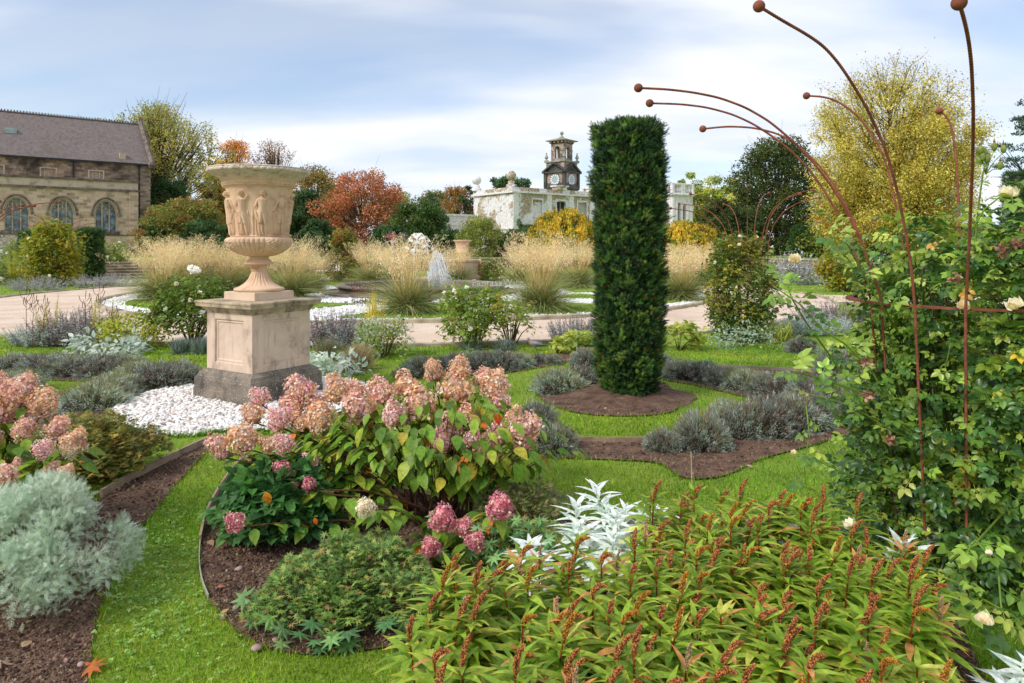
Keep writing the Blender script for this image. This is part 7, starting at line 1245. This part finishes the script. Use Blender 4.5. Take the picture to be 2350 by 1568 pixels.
for i, (x, y) in enumerate([(2251, 352), (2266, 372), (2282, 345), (2303, 350), (2296, 388), (2255, 368)]):
    P0 = at(2262, 400, 3.12)-[2.42, 3.5, 0]; p = at(x, y, 3.1)-[2.42, 3.5, 0]; gm = G().tube([P0, (P0+p)/2+[0, 0, .01], p], [.003, .002, .0022], 5, lin(150, 164, 84)); sz = .016; V, Fs = ico(2, 1, .05, 1.0); V = V*[.75, .75, 1.25]; gm.add(V*sz+p+[0, 0, sz], Fs, lin(140, 150, 78)); gm.tube([p+[0, 0, sz*2], p+[0, 0, sz*3.6]], [.005, .0008], 5, lin(170, 120, 90)); mk('bud', gm, LEAF, nr_, True)
for i, (x, y, Y) in enumerate([(1985, 830, 3.0), (2330, 560, 2.85), (2300, 575, 2.9), (2195, 640, 3.0), (2390, 600, 3.0), (2045, 1010, 3.1), (1990, 905, 3.0)]):
    p = at(x, y, Y)-[2.42, 3.5, 0]; m = 26; mk('withered_bloom', G().scat(OV, np.tile(p, (m, 1))+rg.normal(0, .008, (m, 3)), fr(rdir(m, rg), rdir(m, rg)), .03, pal(m, [lin(146, 104, 80), lin(186, 150, 120)], None, .15, rg)), DRY, nr_)
# ---------------------------------------------------------------- pigeons
PIG = leafmat('feathers', .7, 0, .2, .1, 60)
def pigeon(label, p, s, rot, legs=True):
    o = E('pigeon', tuple(p), label, 'bird', rot, group='wood pigeons on the grass', scale=s); P = [(-.20, 0, .075), (-.15, 0, .085), (-.10, 0, .10), (-.04, 0, .105), (.03, 0, .11), (.09, 0, .135), (.125, 0, .17), (.145, 0, .20), (.155, 0, .222), (.18, 0, .218), (.20, 0, .212)]
    R = [.010, .022, .042, .058, .062, .052, .032, .024, .027, .010, .002]; g1, g2, g3, pk = lin(120, 124, 134), lin(150, 150, 160), lin(96, 98, 104), lin(170, 132, 134); C = np.array([g3*.6, g3, g1, g1, g2, pk, pk, lin(120, 140, 130), g2, lin(206, 150, 90), lin(214, 170, 90)])
    t = np.linspace(0, 10, 41); i = np.arange(11); P2 = np.stack([np.interp(t, i, np.array(P)[:, k]) for k in range(3)], -1); mk('body', G().tube(P2, np.interp(t, i, R), 14, np.stack([np.interp(t, i, C[:, k]) for k in range(3)], -1), ell=.95), PIG, o, True)
    for sy in (-1, 1):
        tt_ = np.linspace(0, 1, 9); Pw = np.c_[.07-.24*tt_, sy*(.052-.018*tt_), .125-.035*tt_]; mk('wing', G().tube(Pw, .030*np.sin(np.pi*np.clip(tt_*.85+.12, 0, 1))**.6, 8, lin(128, 128, 132), ell=.45), PIG, o, True)
        mk('leg', G().tube([(.0, sy*.022, .06), (.005, sy*.024, .0)], [.006, .004], 5, lin(170, 80, 80)).tube([(-.015, sy*.024, .003), (.03, sy*.024, .003)], .003, 4, lin(170, 80, 80)), PIG, o)
        mk('eye', G().ball((.162, sy*.021, .228), .004, 6, (0.01, .01, .01)), PIG, o)
pp = g(1222, 803); pigeon('grey wood pigeon standing on the lawn left of the big yew', (pp[0]+.05, pp[1]-.1, .02), .78, math.pi+.15)
pq = at(198, 605, 42); pigeon('small distant pigeon on the terrace lawn beside the left clipped yew', (pq[0], pq[1], TZ), 1.4, .4)
# ---------------------------------------------------------------- fallen leaves and stones
MAPLE = (PALM[0]*[1.2, 1.2, 2.0], PALM[1])
for i, (x, y, s, c, lab) in enumerate([(178, 1552, .09, lin(196, 112, 60), 'orange brown curled maple leaf on the soil at the bottom left'), (50, 1500, .06, lin(196, 166, 134), 'pale tan fallen leaf on the soil under the silver mound'), (20, 1545, .08, lin(190, 160, 140), 'pinkish dry leaf in the bottom left corner'), (526, 1410, .05, lin(206, 172, 110), 'yellow tan fallen leaf on the soil of the near bed'), (478, 1252, .06, lin(170, 140, 110), 'brown leaf lying by the edging of the near bed'), (497, 1360, .04, lin(176, 120, 90), 'small rusty leaf on the near bed soil'), (700, 1490, .05, lin(150, 80, 84), 'reddish leaf at the front edge of the near bed'), (426, 880, .05, lin(200, 104, 50), 'orange leaf at the top edge of the white pebbles'), (393, 1000, .04, lin(206, 120, 70), 'small orange leaf among the white pebbles'), (1712, 1076, .05, lin(190, 160, 140), 'pale fallen leaf on the soil of the lavender ring'), (1380, 940, .04, lin(180, 110, 70), 'small brown leaf on the yew mound'), (1660, 1086, .05, lin(176, 130, 96), 'brown leaf at the tip of the lavender ring soil')]):
    p = g(x, y); o = tag(mk('fallen_leaf', G().scat(MAPLE if i in (0, 2) else HLEAF, np.array([[0, 0, .012]]), fr(np.array([[1, .3, .15]]), np.array([[0, -.2, 1.]])), s, c), LEAF, None, True, loc=(p[0], p[1], .012), rot=i*1.3), lab, 'leaf')
for i, (x, y, s, lab) in enumerate([(186, 1533, .014, 'round pinkish stone at the lower left soil'), (590, 1494, .022, 'large grey stone at the front edge of the near bed'), (632, 1476, .013, 'small grey stone on the soil under the geranium'), (540, 1402, .015, 'stone beside the yellow tan leaf on the near bed'), (548, 1312, .02, 'flat stone half buried in the near bed soil')]):
    p = g(x, y); V, Fs = ico(2, 40+i, .25, .6); tag(mk('stone', G().add(V*s, Fs, lin(168, 142, 134)), PEB, None, True, loc=(p[0], p[1], .014)), lab, 'stone', 'stones on the near bed soil')
# small things beyond: pansies, gate, benches
rg = np.random.default_rng(55)
for x, y, lab, cs in [(868, 697, 'yellow pansies at the foot of the fountain step', [lin(244, 210, 60)]), (838, 698, 'violet blue pansies at the foot of the fountain step', [lin(70, 60, 150), lin(90, 80, 170)]), (790, 676, 'small yellow flowers left of the fountain', [lin(244, 200, 60)]), (1240, 690, 'yellow and white small flowers between the right tussocks', [lin(240, 190, 60), lin(245, 245, 240)])]:
    p = g(x, y, .02); o = E('bedding_flowers', tuple(p), lab, 'flowers'); n = 60; P = np.c_[rg.normal(0, .3, n), rg.normal(0, .08, n), rg.uniform(.04, .12, n)]; mk('blooms', G().scat(FLORET, P[:26], fr(rdir(26, rg), np.tile([0, -.6, .8], (26, 1))+.3*rdir(26, rg)), .08, pal(26, cs, None, .08, rg)), PETAL, o); mk('leaves', G().scat(OV, P*[1, 1, .6], fr(rdir(n, rg), np.tile([0, 0, 1.], (n, 1))), .09, pal(n, [lin(80, 112, 50)], None, .1, rg)), LEAF, o)
gt = E('slatted_gate', tuple(at(1165, 569, 57)[:2])+(TZ,), 'small white slatted gate at the far side of the terrace before the villa', 'gate'); gm = G()
for i in range(8): gm.box(-.55+i*.15, -.47+i*.15, 0, .04, .05, 1.35+.12*math.sin(i/7*math.pi))
mk('slats', gm, WHT, gt); mk('rail', G().box(-.6, .68, .041, .08, .3, .4), WHT, gt); mk('rail', G().box(-.6, .68, .041, .08, 1.0, 1.1), WHT, gt)
bn = E('garden_bench', tuple(at(748, 569, 34)[:2])+(0,), 'pale wooden bench half hidden behind the grasses beyond the fountain', 'bench', -.5); mk('seat', G().box(-.8, .8, 0, .5, .42, .47), WHT, bn); bk_ = G().box(-.8, .8, .5, .55, .88, .95); 
for i in range(9): bk_.box(-.76+i*.185, -.70+i*.185, .51, .54, .47, .88)
mk('backrest', bk_, WHT, bn)
for x in (-.75, .69):
    for y in (.02, .46): mk('leg', G().box(x, x+.06, y, y+.06, 0, .42), WHT, bn)
sbn = E('stone_bench', tuple(g(1205, 628)[:2])+(0,), 'stone slab bench against the terrace wall beyond the fountain', 'bench', .5); mk('slab', G().box(-1.1, 1.1, -.3, .3, .85, 1.0), KERB, sbn); mk('support', G().box(-.9, -.6, -.25, .25, 0, .85), FST, sbn); mk('support', G().box(.6, .9, -.25, .25, 0, .85), FST, sbn)
